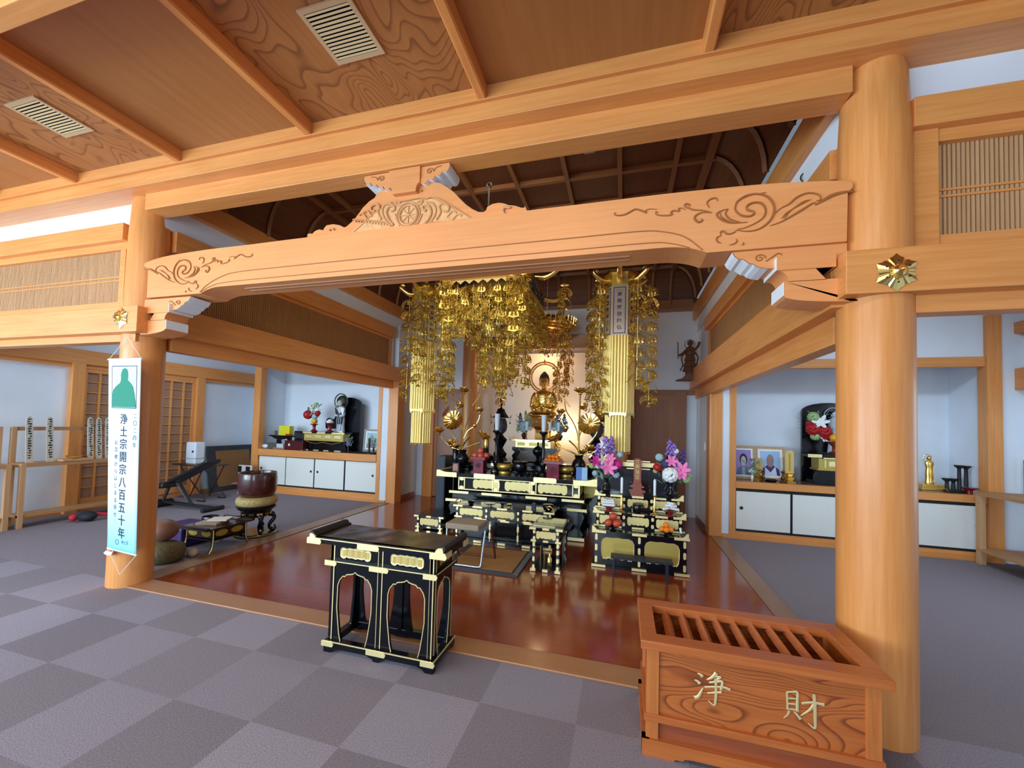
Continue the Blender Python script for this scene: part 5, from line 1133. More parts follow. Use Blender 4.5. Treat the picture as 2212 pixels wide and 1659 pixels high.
# ---------------------------------------------------------------- bouquets
GRN = nmat('leaf_green', (.06, .14, .04), .6); SAGE = nmat('sage_leaf', (.22, .34, .28), .7)
FC = {n: nmat('petal_'+n, c, .6) for n, c in dict(pink=(.85, .22, .50), magenta=(.55, .02, .25), lilac=(.30, .18, .60), violet=(.09, .04, .25), white=(.82, .86, .88), navy=(.03, .06, .22), red=(.42, .005, .01), paleblue=(.36, .55, .62), cream=(.75, .72, .5), green=(.35, .5, .2)).items()}
def blossom(r, kind):
    g = MB()
    if kind == 'lily':
        for i in range(6):
            a = i*PI/3; q = MB().ball((0, 0, 0), r*.55, 8, 5, .16, .42, 1.05); g.merge(q, rotm('Z', a) @ rotm('Y', 1.05) @ Matrix.Translation((0, 0, r*.5)))
        g.ball((0, 0, .01), r*.15, 6, 4)
    elif kind == 'round':
        rd = random.Random(3)
        for i in range(26):
            z = 1-1.5*(i+.5)/26; a = i*2.4; rr = math.sqrt(max(0, 1-z*z))
            q = MB().ball((0, 0, 0), r*.34, 6, 4, 1, .7, .4); g.merge(q, Matrix.Translation((r*.68*rr*math.cos(a), r*.68*rr*math.sin(a), r*.68*z)) @ rotm('Z', a) @ rotm('Y', math.acos(z)))
    else:
        for i in range(20):
            a = i*2.4; q = MB().ball((0, 0, 0), r*.34, 6, 4, .9, .6, .4); g.merge(q, Matrix.Translation((r*.55*math.cos(a)*(1-i/24), r*.55*math.sin(a)*(1-i/24), (i-9)*r*.13)) @ rotm('Z', a) @ rotm('Y', .6))
    return g
def bouquet(x, y, z, label, items, vs=None, sc=1.0, vlab=None, group=None, vx=0):
    """items: (dx, dz, dy, r, kind, colour)"""
    t = thing('flower_arrangement', label, 'flowers', (x, y, z), group=group)
    s = MB(); lf = MB(); rd = random.Random(int(abs(x*100)))
    for dx, dz, dy, r, kind, col in items:
        p = (x+dx*sc, y+dy*sc, z+dz*sc)
        s.tube([(x, y, z-.06*sc), (x+dx*sc*.4, y+dy*sc*.4+.01, z+dz*sc*.6), (p[0], p[1]+r*sc*.3, p[2])], .003, 4)
        M = Matrix.Translation(p) @ rotm('Z', rd.uniform(-.5, .5)) @ rotm('X', {'lily': 1.3, 'round': 1.2}.get(kind, .2))
        b = MB().merge(blossom(r*sc*1.3, kind), M); b.build('blossom', FC[col], t)
    for i in range(30):
        a = rd.uniform(0, 2*PI); d = rd.uniform(.04, .13)*sc; q = MB().ball((0, 0, 0), .035*sc, 6, 4, .12, .5, 1.3)
        lf.merge(q, Matrix.Translation((x+d*math.cos(a)*1.2, y+d*math.sin(a)*.5, z+rd.uniform(.0, .25)*sc)) @ rotm('Z', a) @ rotm('Y', rd.uniform(.4, 1.4)))
    s.build('stems', GRN, t); lf.build('leaves', SAGE, t); return t
B1 = [(.03, .13, -.09, .085, 'lily', 'pink'), (-.03, .22, -.05, .06, 'lily', 'cream'), (.05, .24, -.05, .055, 'lily', 'pink'), (-.12, .20, -.03, .06, 'lily', 'magenta'), (.13, .17, -.02, .06, 'round', 'magenta'), (.10, .10, -.04, .04, 'round', 'navy'), (-.10, .28, 0, .07, 'spike', 'lilac'), (.0, .34, 0, .09, 'spike', 'lilac'), (.06, .38, 0, .07, 'spike', 'lilac'), (-.04, .40, 0, .05, 'lily', 'white'), (-.17, .14, 0, .035, 'round', 'green'), (.16, .29, 0, .035, 'round', 'paleblue'), (.12, .05, -.03, .04, 'round', 'paleblue'), (-.13, .05, 0, .035, 'round', 'paleblue'), (.02, .19, -.04, .05, 'lily', 'white'), (-.06, .16, 0, .05, 'round', 'lilac')]
bouquet(-.19, 4.97, .93, 'tall bouquet with pink lily and purple sprays beside the booklet', B1)
B2 = [(-.02, .09, -.09, .085, 'round', 'white'), (.12, .15, -.06, .08, 'lily', 'pink'), (.10, .10, -.07, .06, 'lily', 'pink'), (.0, .24, -.03, .06, 'lily', 'pink'), (-.06, .21, -.02, .04, 'round', 'navy'), (-.15, .16, 0, .05, 'round', 'red'), (-.13, .28, 0, .045, 'round', 'paleblue'), (.02, .32, 0, .07, 'spike', 'lilac'), (-.02, .38, 0, .06, 'spike', 'lilac'), (.12, .27, .02, .06, 'spike', 'violet'), (.05, .36, 0, .03, 'round', 'white'), (.16, .04, -.02, .04, 'round', 'green'), (.19, .08, 0, .03, 'round', 'green'), (-.17, .12, 0, .03, 'round', 'green'), (.06, .2, 0, .045, 'round', 'lilac')]
bouquet(.547, 4.97, .93, 'tall bouquet with white ruffled flower and pink lilies on the tiered altar', B2)
for x, lab in ((-.19, 'slim black vase under the bouquet beside the booklet'), (.547, 'slim black vase under the bouquet at the outer end of the tiered altar')):
    vase('slim_vase', lab, x, 4.97, .742, .19, .055, BLACK, 'vase', [(.9, 0), (.95, .05), (.6, .12), (.95, .25), (.9, .35), (.5, .55), (.45, .8), (.6, 1)])
B3 = [(0, .10, -.05, .07, 'round', 'paleblue'), (-.06, .14, 0, .06, 'lily', 'paleblue'), (.07, .12, 0, .06, 'round', 'paleblue'), (-.08, .05, 0, .05, 'round', 'green'), (.0, .03, -.03, .06, 'round', 'paleblue'), (-.07, .22, 0, .05, 'spike', 'violet'), (.06, .20, .02, .05, 'spike', 'green'), (.02, .26, .02, .05, 'spike', 'green'), (.1, .05, 0, .04, 'round', 'white')]
bouquet(-1.64, 6.65, 1.44, 'pale blue and green flower arrangement on the gilded table near the peaches', B3, group='pale blue arrangements')
bouquet(-1.02, 6.65, 1.44, 'pale blue and green flower arrangement on the gilded table near the mandarins', [(-a, b, c, d, e, ('violet' if f == 'green' and d > .045 else f)) for a, b, c, d, e, f in B3], group='pale blue arrangements')
for x, lab in ((-1.64, 'dark vase under the pale blue flowers near the peaches'), (-1.02, 'dark vase under the pale blue flowers near the mandarins')): vase('table_vase', lab, x, 6.65, 1.30, .12, .05, nmat('dark_vase', (.03, .02, .02), .25), 'vase')
vase('small_burner', 'small black lidded burner in front of the gilded table', -1.35, 6.45, .915, .36, .09, BLACK, 'incense burner', [(.7, 0), (.8, .05), (.3, .15), (.3, .3), (.9, .45), (1, .6), (.8, .7), (.2, .8), (.25, .9), (.001, 1)])
# ---------------------------------------------------------------- tiered altar on the red floor
def tier(name, label, x0, x1, y0, y1, z0, z1, n, big=False, **k): pass
t = thing('tiered_altar', 'three-step black and gold altar carrying two bouquets, fruit and a wooden tablet', 'altar', (.19, 4.85, Z)); TA = t
rail(t, -.308, .685, 4.53, 5.25, .376, .403, 3, .15, 'lower_slab', 'lower_slab_fittings')
MB().box(-.285, .665, 4.56, 5.2, .03, .376).build('lower_body', BLACK, t)
for cx in (-.037, .42):
    w, h = .345, .235; cz_ = .215
    p = [(cx+x*w/2, cz_+z*h/2) for x, z in ((0, 1.03), (.3, .98), (.7, 1.0), (.9, .85), (1, .5), (1, -.2), (.95, -.75), (.85, -1), (.78, -.92), (.72, -1.0), (.55, -.86), (.3, -.95), (0, -.88), (-.3, -.95), (-.55, -.86), (-.72, -1.0), (-.78, -.92), (-.85, -1), (-.95, -.75), (-1, -.2), (-1, .5), (-.9, .85), (-.7, 1.0), (-.3, .98))]
    o = MB().prism(p, 'y', 4.552, 4.56).build('gold_opening', OLIVE, t)
    MB().tube([(a, 4.552, b) for a, b in p], .004, 5, True).build('opening_rim', GOLDP, o)
for x in (-.265, .19, .645):
    for q in (.085, .215, .33): m = MB(); sleeve(m, x, 4.556, q-.028, q+.028, .013, .005); m.build('post_sleeve', GOLDP, t)
rail(t, -.308, .688, 4.53, 5.25, Z, .032, 3, .15, 'base_slab', 'base_slab_fittings')
for k, (y0, z0, z1, bz0) in enumerate(((4.72, .403, .575, .41), (4.92, .575, .742, .58))):
    x0, x1 = -.315, .675
    rail(t, x0, x1, y0, 5.25, z1-.024, z1, 5, .13, 'step_slab', 'step_slab_fittings')
    bays(t, x0+.03, x1-.03, y0+.03, z0+.02, z1-.024, 3, post=.02)
    MB().box(x0+.03, x1-.03, y0+.04, 5.2, z0, z1-.024).build('step_body', BLACK, t)
    rail(t, x0+.01, x1-.01, y0+.015, y0+.05, z0, z0+.018, 5, .13, 'step_foot', 'step_foot_fittings')
m = MB()
for y0, z1 in ((4.53, .403), (4.72, .575), (4.92, .742)):
    for s, x in ((-1, -.312), (1, .68)): m.prism([(x, z1), (x-s*.09, z1), (x-s*.05, z1+.012), (x-s*.02, z1+.045), (x, z1+.05)], 'y', y0-.002, y0+.02)
m.build('upturned_corners', GOLDP, t)
MB().box(-.30, .63, 5.10, 5.16, .742, 1.05).build('back_board', nmat('dark_mirror_lacquer', (.015, .022, .032), .08, coat=1), t)
MB().prism([(-.10, 1.05), (.45, 1.05), (.42, 1.10), (.30, 1.125), (.05, 1.13), (-.06, 1.11)], 'y', 5.10, 5.15).build('back_crest', BLACK, t)
MB().box(-.08, .44, 5.085, 5.10, 1.075, 1.125).build('gold_band', GOLDP, t); MB().box(.05, .32, 5.075, 5.09, 1.135, 1.15).box(.05, .32, 5.075, 5.09, 1.045, 1.058).box(-.34, -.12, 5.085, 5.10, 1.03, 1.08).build('gold_strips', GOLDP, t)
# spirit tablet on its carved stand
t = thing('memorial_tablet', 'reddish wooden tablet with gold characters on a carved tiered stand, centre of the tiered altar', 'tablet', (.172, 4.97, .742))
MB().prism([(.130, .895), (.214, .895), (.214, 1.165), (.19, 1.185), (.155, 1.185), (.130, 1.165)], 'y', 4.955, 4.985).build('board', TEAL, t, bev=.003)
s_ = MB()
for i, ch in enumerate('三界萬霊'): s_.merge(text_mb(ch, .06, front(.172, 4.9535, 1.135-i*.058), .0012))
s_.build('gold_writing', GOLDB, t)
MB().prism([(.12, .895), (.224, .895), (.22, .87), (.25, .86), (.25, .845), (.215, .84), (.225, .82), (.265, .81), (.262, .79), (.225, .785), (.25, .765), (.24, .742), (.105, .742), (.095, .765), (.12, .785), (.083, .79), (.08, .81), (.12, .82), (.13, .84), (.095, .845), (.095, .86), (.125, .87)], 'y', 4.93, 5.01).build('carved_stand', TEAL, t)
# candles, offerings
for x, zt_, lab in ((-.003, .984, 'brass candlestick with thin white candle on the tiered altar nearer the booklet'), (.353, .982, 'brass candlestick with thin white candle on the tiered altar nearer its outer end')):
    t = thing('brass_candlestick', lab, 'candlestick', (x, 4.75, .575), group='brass candlesticks on the tiered altar')
    MB().lathe([(.035, 0), (.036, .01), (.012, .03), (.02, .05), (.012, .07), (.022, .10), (.012, .12), (.018, .15), (.01, .17), (.008, .205), (.026, .22), (.02, .225)], (x, 4.75, .575), 16).build('stem', GOLD, t)
    MB().lathe([(.013, .222), (.015, zt_-.60), (.011, zt_-.588), (.001, zt_-.575)], (x, 4.75, .575), 12).build('candle', CANDLE, t)
def dish(x, y, z, r, h, mat, lab, group=None):
    return tag(MB().lathe([(r*.5, 0), (r*.55, h*.08), (r*.25, h*.4), (r*.3, h*.55), (r*.9, h*.85), (r, h), (r*.92, h), (r*.3, h*.75), (.001, h*.72)], (x, y, z), 24).build('footed_dish', mat), lab, 'dish', group)
dish(-.14, 4.76, .575, .085, .07, RED, 'red footed dish under the wrapped sweets on the middle step')
dish(.517, 4.76, .575, .085, .07, RED, 'red footed dish under the pile of small white packets on the middle step')
WR = nmat('clear_wrap', (.75, .8, .88), .2)
t = thing('wrapped_sweets', 'clear-wrapped white sweets box on the red dish of the middle step', 'sweets', (-.14, 4.76, .645))
MB().box(-.215, -.075, 4.70, 4.80, .645, .67).box(-.21, -.08, 4.705, 4.795, .674, .70).box(-.205, -.085, 4.71, 4.79, .703, .72).build('packets', WR, t, bev=.006)
for i, (dx, dz, rz) in enumerate(((-.05, .005, .4), (0, .004, -.3), (.05, .006, .2), (-.02, .035, -.2), (.03, .036, .5), (.0, .06, .1))):
    o = MB().cbox((0, 0, 0), (.07, .028, .024)).build('white_packet', WR, local=True, bev=.005); o.location = (.52+dx, 4.75+(.02 if i % 2 else -.02), .66+dz); o.rotation_euler = (0, .15*(i % 3-1), rz); tag(o, 'small white wrapped packet piled on the red dish', 'packet', 'white packets')
dish(-.09, 4.60, .403, .075, .055, BLACK, 'black footed dish under the pile of apples')
dish(.463, 4.60, .403, .065, .05, BLACK, 'black footed dish under the pile of mandarins')
APL = nmat('apple_skin', (.50, .07, .035), .4, var=.3, vscale=14)
for dx, dy, dz in ((-.05, -.03, .035), (.04, -.04, .035), (.055, .03, .035), (-.02, .04, .035), (0, 0, .105)):
    fruit(-.09+dx, 4.60+dy, .455+dz, .044, APL, 'apple piled on the black dish of the tiered altar', 'apple', 'apples on the tiered altar', name='apple')
for dx, dy, dz in ((-.045, -.02, .025), (.0, -.045, .025), (.045, -.02, .025), (.0, .03, .025), (0, -.01, .07)):
    fruit(.463+dx, 4.60+dy, .447+dz, .032, ORANGE, 'mandarin piled on the black dish of the tiered altar', 'mandarin', 'mandarins on the tiered altar', name='mandarin')
vase('black_urn', 'round black incense urn in the middle of the second step', .178, 4.76, .575, .115, .065, BLACK, 'urn', [(.6, 0), (.8, .1), (1, .5), (1, .8), (.85, .95), (.95, 1), (.7, 1.0), (.001, .98)])
t = thing('clip_device', 'small dark clip device lying at the outer corner of the lowest step', 'device', (.63, 4.56, .403))
MB().ball((.635, 4.56, .43), .028, 10, 8, 1.2, .8, .8).build('head', NAVY, t); MB().tube([(.60, 4.58, .50), (.61, 4.57, .46), (.635, 4.56, .43)], .008, 6).build('arm', STEEL, t)
t = thing('clip_device', 'small dark device at the inner corner of the lowest step, beside the apples', 'device', (-.27, 4.57, .403))
MB().ball((-.27, 4.57, .423), .024, 10, 6, 1.3, .8, .7).build('head', BLACKM, t)
t = thing('low_bench', 'thin dark bench standing before the gold panels of the tiered altar', 'bench', (.19, 4.3, Z))
MB().box(-.10, .50, 4.25, 4.40, .20, .22).build('top', NAVY, t, bev=.002)
for x in (-.08, .44):
    for y in (4.26, 4.37): MB().box(x, x+.018, y, y+.018, Z, .20).build('leg', NAVY, t)
# ---------------------------------------------------------------- gilt hanging ornaments
def bell(g, c, r):
    g.lathe([(r*.25, 0), (r*.6, -r*.3), (r*.75, -r*1.0), (r*1.05, -r*1.5)], c, 7, True, False)
    g.ball((c[0], c[1], c[2]-r*1.8), r*.32, 5, 3)
def unit(g, z, s, rot=0):
    """one pendant: three curved openwork leaves around the chain, small bells at their tips"""
    for k in range(3):
        a = rot+k*2*PI/3; M = rotm('Z', a); q = MB()
        w = .036*s
        prof = [(.008*s, 0), (.030*s, -.012*s), (.052*s, -.045*s), (.058*s, -.085*s)]
        # leaf as a strip with two openings: outer frame strips
        def strip(u0, u1):
            vs = []; n = len(prof)
            for (x, zz) in prof:
                f = .35+.65*min(1, -zz/(.06*s)+.1)
                vs += [(x, u0*w*f, zz), (x, u1*w*f, zz)]
            q.add(vs, [(2*i, 2*i+1, 2*i+3, 2*i+2) for i in range(n-1)]); q.add([(v[0]-.0015, v[1], v[2]) for v in vs], [(2*i, 2*i+2, 2*i+3, 2*i+1) for i in range(n-1)])
        strip(-1, -.58); strip(.58, 1); strip(-.14, .14)
        x3, z3 = prof[-1]
        q.add([(x3, -w, z3+.003*s), (x3, w, z3+.003*s), (x3+.006*s, w*1.1, z3-.004*s), (x3+.006*s, 0, z3-.018*s), (x3+.006*s, -w*1.1, z3-.004*s)], [(0, 1, 2, 3, 4)])
        q.add([(x3-.002, -w, z3+.003*s), (x3-.002, w, z3+.003*s), (x3+.004*s, w*1.1, z3-.004*s), (x3+.004*s, 0, z3-.018*s), (x3+.004*s, -w*1.1, z3-.004*s)], [(4, 3, 2, 1, 0)])
        q.tube([(.05*s, -.7*w, -.04*s), (.058*s, .7*w, -.075*s)], .0022*s, 4); q.tube([(.05*s, .7*w, -.04*s), (.058*s, -.7*w, -.075*s)], .0022*s, 4)
        bell(q, (x3+.004*s, 0, z3-.022*s), .010*s); bell(q, (x3*.8, w*1.1, z3-.012*s), .008*s)
        g.merge(q, Matrix.Translation((0, 0, z)) @ M)
def strand_mb(n, s=1.0, pitch=.165, cord=.0, seed=1):
    rd = random.Random(seed); g = MB(); g.tube([(0, 0, 0), (0, 0, -cord-n*pitch*s)], .0025*s, 4)
    for i in range(n):
        z = -cord-i*pitch*s-.015; unit(g, z, s*1.15, rd.uniform(0, 2)); 
        for k in range(3): g.ball((0, 0, z-.10*s-k*.016*s), .0065*s, 5, 3)
        g.ball((rd.uniform(-.04, .04)*s, rd.uniform(-.04, .04)*s, z-.125*s), .009*s, 6, 4)
    bell(g, (0, 0, -cord-n*pitch*s), .022*s)
    return g
def proto(n, s, pitch, seed, mat=None):
    me = strand_mb(n, s, pitch, .02, seed).build('pendant_strand', mat or GOLDS, local=True); m = me.data; bpy.data.objects.remove(me); return m
AMB = nmat('lit_fringe', (.95, .62, .15), .28, .95)  # gold fringe with warm lamp light put into the colour
SH = [proto(3, .78, .15, 1), proto(3, .8, .165, 2), proto(4, .8, .155, 3)]
LG = [proto(9, 1.0, .165, 4), proto(8, 1.0, .165, 5), proto(10, .95, .16, 6)]
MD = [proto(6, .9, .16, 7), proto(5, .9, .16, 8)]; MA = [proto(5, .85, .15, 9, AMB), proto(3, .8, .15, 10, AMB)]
def hang(me, parent, x, y, z, rz=0, sc=1):
    o = bpy.data.objects.new('pendant_strand', me); C.objects.link(o); o.parent = parent
    org = ORG[parent.name]; o.location = (x-org.x, y-org.y, z-org.z); o.rotation_euler = (0, 0, rz); k = 1.45 if (me in LG or me in MD) else 1.2; o.scale = (sc*k, sc*k, sc); return o
rd = random.Random(11)
# the big square canopy
X0, X1, Y0, Y1, CB = -1.90, -1.07, 3.98, 5.25, 3.11
t = thing('temple_canopy', 'large square gilt canopy with curtains of hanging gold ornaments under the dark coffered ceiling', 'canopy', (-1.48, 4.6, CB)); CAN = t
m = MB().box(X0, X1, Y0, Y1, CB+.20, CB+.24).box(X0, X1, Y0, Y0+.02, CB, CB+.04).box(X0, X0+.02, Y0, Y1, CB, CB+.04).box(X1-.02, X1, Y0, Y1, CB, CB+.04).box(X0, X1, Y1-.02, Y1, CB, CB+.04); m.build('gold_frame', GOLDD, t)
cm = nmat('carved_dark_green', (.03, .045, .03), .5, bump=1, bscale=45, var=.8, vscale=40)
MB().box(X0+.01, X1-.01, Y0+.005, Y0+.015, CB+.04, CB+.2).box(X1-.015, X1-.005, Y0, Y1, CB+.04, CB+.2).box(X0+.005, X0+.015, Y0, Y1, CB+.04, CB+.2).build('carved_panels', cm, t)
g = MB(); r1 = random.Random(5)
for i in range(46):
    x = X0+.03+(X1-X0-.06)*r1.random(); z = CB+.06+.12*r1.random(); g.tube(catmull([(x+r1.uniform(-.04, .04), Y0-.002, z+r1.uniform(-.03, .03)) for k in range(4)], 3), .004, 4)
for i in range(70):
    y = Y0+.03+(Y1-Y0-.06)*r1.random(); z = CB+.06+.12*r1.random(); g.tube(catmull([(X1+.002, y+r1.uniform(-.04, .04), z+r1.uniform(-.03, .03)) for k in range(4)], 3), .004, 4)
g.build('carved_vines', nmat('vine_silver', (.25, .22, .30), .4, .6), t)
for side_, (a, b) in (('x', (X0, X1)), ('y', (Y0, Y1))):
    p = [(a, CB)]; n = 8 if side_ == 'x' else 12
    for i in range(n): w_ = (b-a)/n; p += [(a+w_*i+.0, CB-.005), (a+w_*(i+.25), CB-.022), (a+w_*(i+.5), CB-.045), (a+w_*(i+.75), CB-.022)]
    p += [(b, CB)]
    if side_ == 'x': MB().prism(p, 'y', Y0-.004, Y0).build('scalloped_edge', GOLDP, t)
    else: MB().prism(p, 'x', X1, X1+.004).build('scalloped_edge', GOLDP, t)
# lower inner box with dark carving glimpsed behind the strands
MB().box(X0+.12, X1-.12, Y0+.2, Y1-.2, CB-.12, CB+.02).build('inner_box', nmat('brown_gilt', (.30, .16, .04), .5, .4), t); MB().box(X0+.16, X1-.16, Y0+.24, Y1-.24, CB-.20, CB-.12).build('inner_carving', cm, t)
def horn(parent, c, a, L=.22, name='curled_horn', r=.028, mat=None):
    ca, sa = math.cos(a), math.sin(a)
    pts = catmull([(c[0], c[1], c[2]), (c[0]+ca*L*.5, c[1]+sa*L*.5, c[2]-.01), (c[0]+ca*L, c[1]+sa*L, c[2]+.035), (c[0]+ca*(L+.05), c[1]+sa*(L+.05), c[2]+.08), (c[0]+ca*(L+.03), c[1]+sa*(L+.03), c[2]+.115), (c[0]+ca*(L-.01), c[1]+sa*(L-.01), c[2]+.10)], 5)
    n = len(pts); MB().tube(pts, [r*(1.25-.85*i/n) for i in range(n)], 8, flat=1).build(name, mat or GOLDB, parent)
for (cx, cy, a) in ((X0, Y0, -3*PI/4), (X1, Y0, -PI/4), (X1, Y1, PI/6), (X0, Y1, 3*PI/4)): horn(t, (cx, cy, CB+.16), a, .26)
horn(t, (X1+.02, 4.62, CB+.22), 0, .22)
MB().tube([(-1.48, 4.6, CB+.24), (-1.48, 4.6, 4.28)], .012, 6).tube([(-1.2, 4.9, CB+.24), (-1.2, 4.9, 4.28)], .006, 6).build('hanging_rod', BLACKM, t)
# strands: front curtain, side curtains, corner tassels
for i in range(9):
    x = X0+.04+(X1-X0-.08)*i/8; hang(SH[i % 3], t, x, Y0-.03, CB-.05-.01*(i % 2), rd.uniform(0, 2))
for i in range(7):
    x = X0+.02+(X1-X0-.04)*i/6; hang(SH[(i+1) % 3], t, x, Y0+.16, CB-.08, rd.uniform(0, 2))
for i in range(13):
    y = Y0+.1+(Y1-Y0-.1)*i/12; hang(SH[i % 3], t, X1+.02, y, CB-.06, rd.uniform(0, 2)); 
    if i % 2: hang(SH[(i+1) % 3], t, X0, y, CB-.06, rd.uniform(0, 2))
for i in range(6):
    a = i*2*PI/6; hang(MD[i % 2], t, -1.45+.26*math.cos(a), 4.7+.30*math.sin(a), CB-.22, rd.uniform(0, 2)); 
for i in range(4):
    a = i*2*PI/4+.4; hang(SH[i % 3], t, -1.45+.16*math.cos(a), 4.5+.2*math.sin(a), CB-.60, rd.uniform(0, 2))
for (cx, cy, k) in ((X0-.02, Y0-.03, 0), (X1+.0, Y0-.03, 2)):
    for j in range(3): hang(MD[j % 2] if j else SH[2], t, cx+rd.uniform(-.05, .05), cy+rd.uniform(-.03, .05), CB+.1, rd.uniform(0, 2))
# inner tassels that frame the statue (warm light put into their gold)
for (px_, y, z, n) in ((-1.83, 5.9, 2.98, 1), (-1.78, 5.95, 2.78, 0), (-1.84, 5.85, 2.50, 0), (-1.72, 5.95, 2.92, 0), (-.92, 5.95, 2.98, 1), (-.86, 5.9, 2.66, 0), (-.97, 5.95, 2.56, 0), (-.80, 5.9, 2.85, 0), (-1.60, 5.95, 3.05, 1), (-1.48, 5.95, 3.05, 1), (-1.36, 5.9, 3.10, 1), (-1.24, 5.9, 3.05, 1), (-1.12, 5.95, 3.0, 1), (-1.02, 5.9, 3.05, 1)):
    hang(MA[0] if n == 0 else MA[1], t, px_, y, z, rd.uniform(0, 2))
t2 = t
# ---------------------------------------------------------------- two gold column banners
def col_banner(cx, cy, label, arms, strands, rot):
    zt = 3.326; zp = 2.699; zs = 1.727; zb = 1.244
    t = thing('column_banner', label, 'banner', (cx, cy, zb), group='gold column banners')
    def hexp(R, off=0): return [(cx+R*math.cos(PI/6+rot+k*PI/3+off), cy+R*math.sin(PI/6+rot+k*PI/3+off)) for k in range(6)]
    MB().prism(hexp(.195), 'z', zt, zt+.16).build('cap', GOLDD, t)
    MB().prism(hexp(.235), 'z', zt+.16, zt+.20).build('cap_plate', GOLDB, t); MB().lathe([(.14, 0), (.1, .05), (.03, .08), (.02, .14), (.04, .17), (.02, .21), (.001, .22)], (cx, cy, zt+.20), 16).tube([(cx, cy, zt+.4), (cx, cy, 4.28)], .008, 6).build('finial', GOLDD, t)
    MB().prism(hexp(.185), 'z', zs, zt).build('core', GOLDD, t)
    w = .188
    for k in range(6):
        a = rot+k*PI/3+PI/3; nx, ny = math.cos(a), math.sin(a); tx, ty = -ny, nx
        d = .165; F = Matrix(((tx, nx, 0, cx+nx*d), (ty, ny, 0, cy+ny*d), (0, 0, 1, 0), (0, 0, 0, 1)))
        if ny > .2: continue
        o = MB().merge(MB().box(-w/2-.006, w/2+.006, -.004, .004, zp, zt), F).build('name_panel', nmat('panel_silver_gold', (.62, .55, .42), .35, .7) if k == 3 else PANELG, t)
        m = MB()
        for b in ((-w*.40, w*.40, zt-.03, zt-.02), (-w*.40, w*.40, zp+.02, zp+.03), (-w*.40, -w*.40+.009, zp+.02, zt-.02), (w*.40-.009, w*.40, zp+.02, zt-.02)): m.box(b[0], b[1], .004, .006, b[2], b[3])
        MB().merge(m, F).build('blue_border', nmat('ultramarine', (.03, .02, .28), .5), o)
        s_ = MB()
        for i, ch in enumerate('南無阿弥陀仏'): s_.merge(text_mb(ch, .062, F @ Matrix.Translation((0, .0055, zt-.115-i*(zt-zp-.16)/5.6)) @ rotm('X', PI/2), .001, bold=.001))
        s_.build('blue_writing', nmat('ultramarine_ink', (.03, .02, .28), .5), o)
        ar = MB().tube([F @ Vector((.045*math.cos(q*PI/8), .006, zt-.075+.022*math.sin(q*PI/8))) for q in range(9)], .003, 4); ar.build('gold_arch', GOLDB, o)
        # fluted gold brocade below the panel
        fl_ = MB(); n = 5
        for i in range(n):
            x = -w/2+w*(i+.5)/n; fl_.merge(MB().tube([(x, .0, zp), (x, .0, zs)], w/n*.52, 8), F)
        fl_.build('fluted_cloth', GOLDC, t)
        MB().merge(MB().prism([(-w*.54, zs+.01), (-w*.54, zs-.03), (-w*.46, zs-.055), (-w*.40, zs-.03), (0, zs-.025), (w*.40, zs-.03), (w*.46, zs-.055), (w*.54, zs-.03), (w*.54, zs+.01)], 'y', .004, .012), F).build('scalloped_band', GOLDB, t)
        fl2 = MB()
        for i in range(4): x = -w*.38+w*.76*(i+.5)/4; fl2.merge(MB().tube([(x, -.03, zs), (x, -.03, zb)], w*.76/4*.52, 8), F)
        fl2.build('lower_fluted_cloth', GOLDC, t)
    MB().prism(hexp(.14), 'z', zb, zs).build('lower_core', GOLDD, t)
    bm = MB()
    for k in range(16): a = 2*PI*k/16; bell(bm, (cx+.15*math.cos(a), cy+.15*math.sin(a), zb-.005), .013)
    bm.build('bottom_bells', GOLD, t, kind='stuff')
    for k in range(6):
        a = rot+k*PI/3+PI/2*1.0+PI/6
        horn(t, (cx+.16*math.cos(a), cy+.16*math.sin(a), zt+.10), a, .16, 'curled_arm', .035)
    for dx, dy, z, kind, i in strands: hang(kind[i], t, cx+dx, cy+dy, z, rd.uniform(0, 2))
    return t
H0 = 3.386
col_banner(-2.845, 5.25, 'tall gold column banner with blue-bordered name panel on the side of the dark navy box', None,
  [(-.245, -.05, H0, LG, 0), (.10, -.33, H0+.02, LG, 1), (.16, -.30, H0-.02, SH, 0), (.04, -.30, H0, MD, 0), (.28, -.10, H0+.05, LG, 0), (.36, .05, H0-.1, LG, 1)], PI/6)
col_banner(-.07, 5.25, 'tall gold column banner with blue-bordered name panel above the tiered altar', None,
  [(.37, .0, H0, LG, 2), (.22, -.16, H0+.02, LG, 1), (-.24, -.18, H0, MD, 0), (-.32, .10, H0-.1, LG, 1), (-.21, -.16, H0-.9, MD, 1)], PI/6)
# free-hanging ornaments from ceiling hooks
def free(name, label, x, y, z, me, group=None, plate=None):
    t = thing(name, label, 'ornament', (x, y, z), group=group)
    hang(me, t, x, y, z); MB().tube([(x, y, z), (x, y, 4.29)], .004, 5).build('wire', BLACKM, t)
    if plate: MB().lathe([(.05, -.006), (.06, 0), (.05, .006)], (x, y, z), 16).build('top_plate', GOLDB, t)
    return t
zf = 3.454; xf = -0.796
free('hanging_ornament', 'single gold pendant strand under a small round plate between canopy and column banner', xf, 5.3, zf, MD[0], None, True)
free('hanging_ornament', 'long gold pendant strand hanging over the peach stand below the square canopy', -2.303, 4.9, 3.171, LG[1])
free('hanging_ornament', 'long gold pendant strand falling before the lit wall, peach-stand side of the statue', -1.514, 5.0, 3.251, LG[1])
free('hanging_ornament', 'long gold pendant strand falling beside the statue halo, booklet side', -0.413, 5.6, 3.376, LG[0])
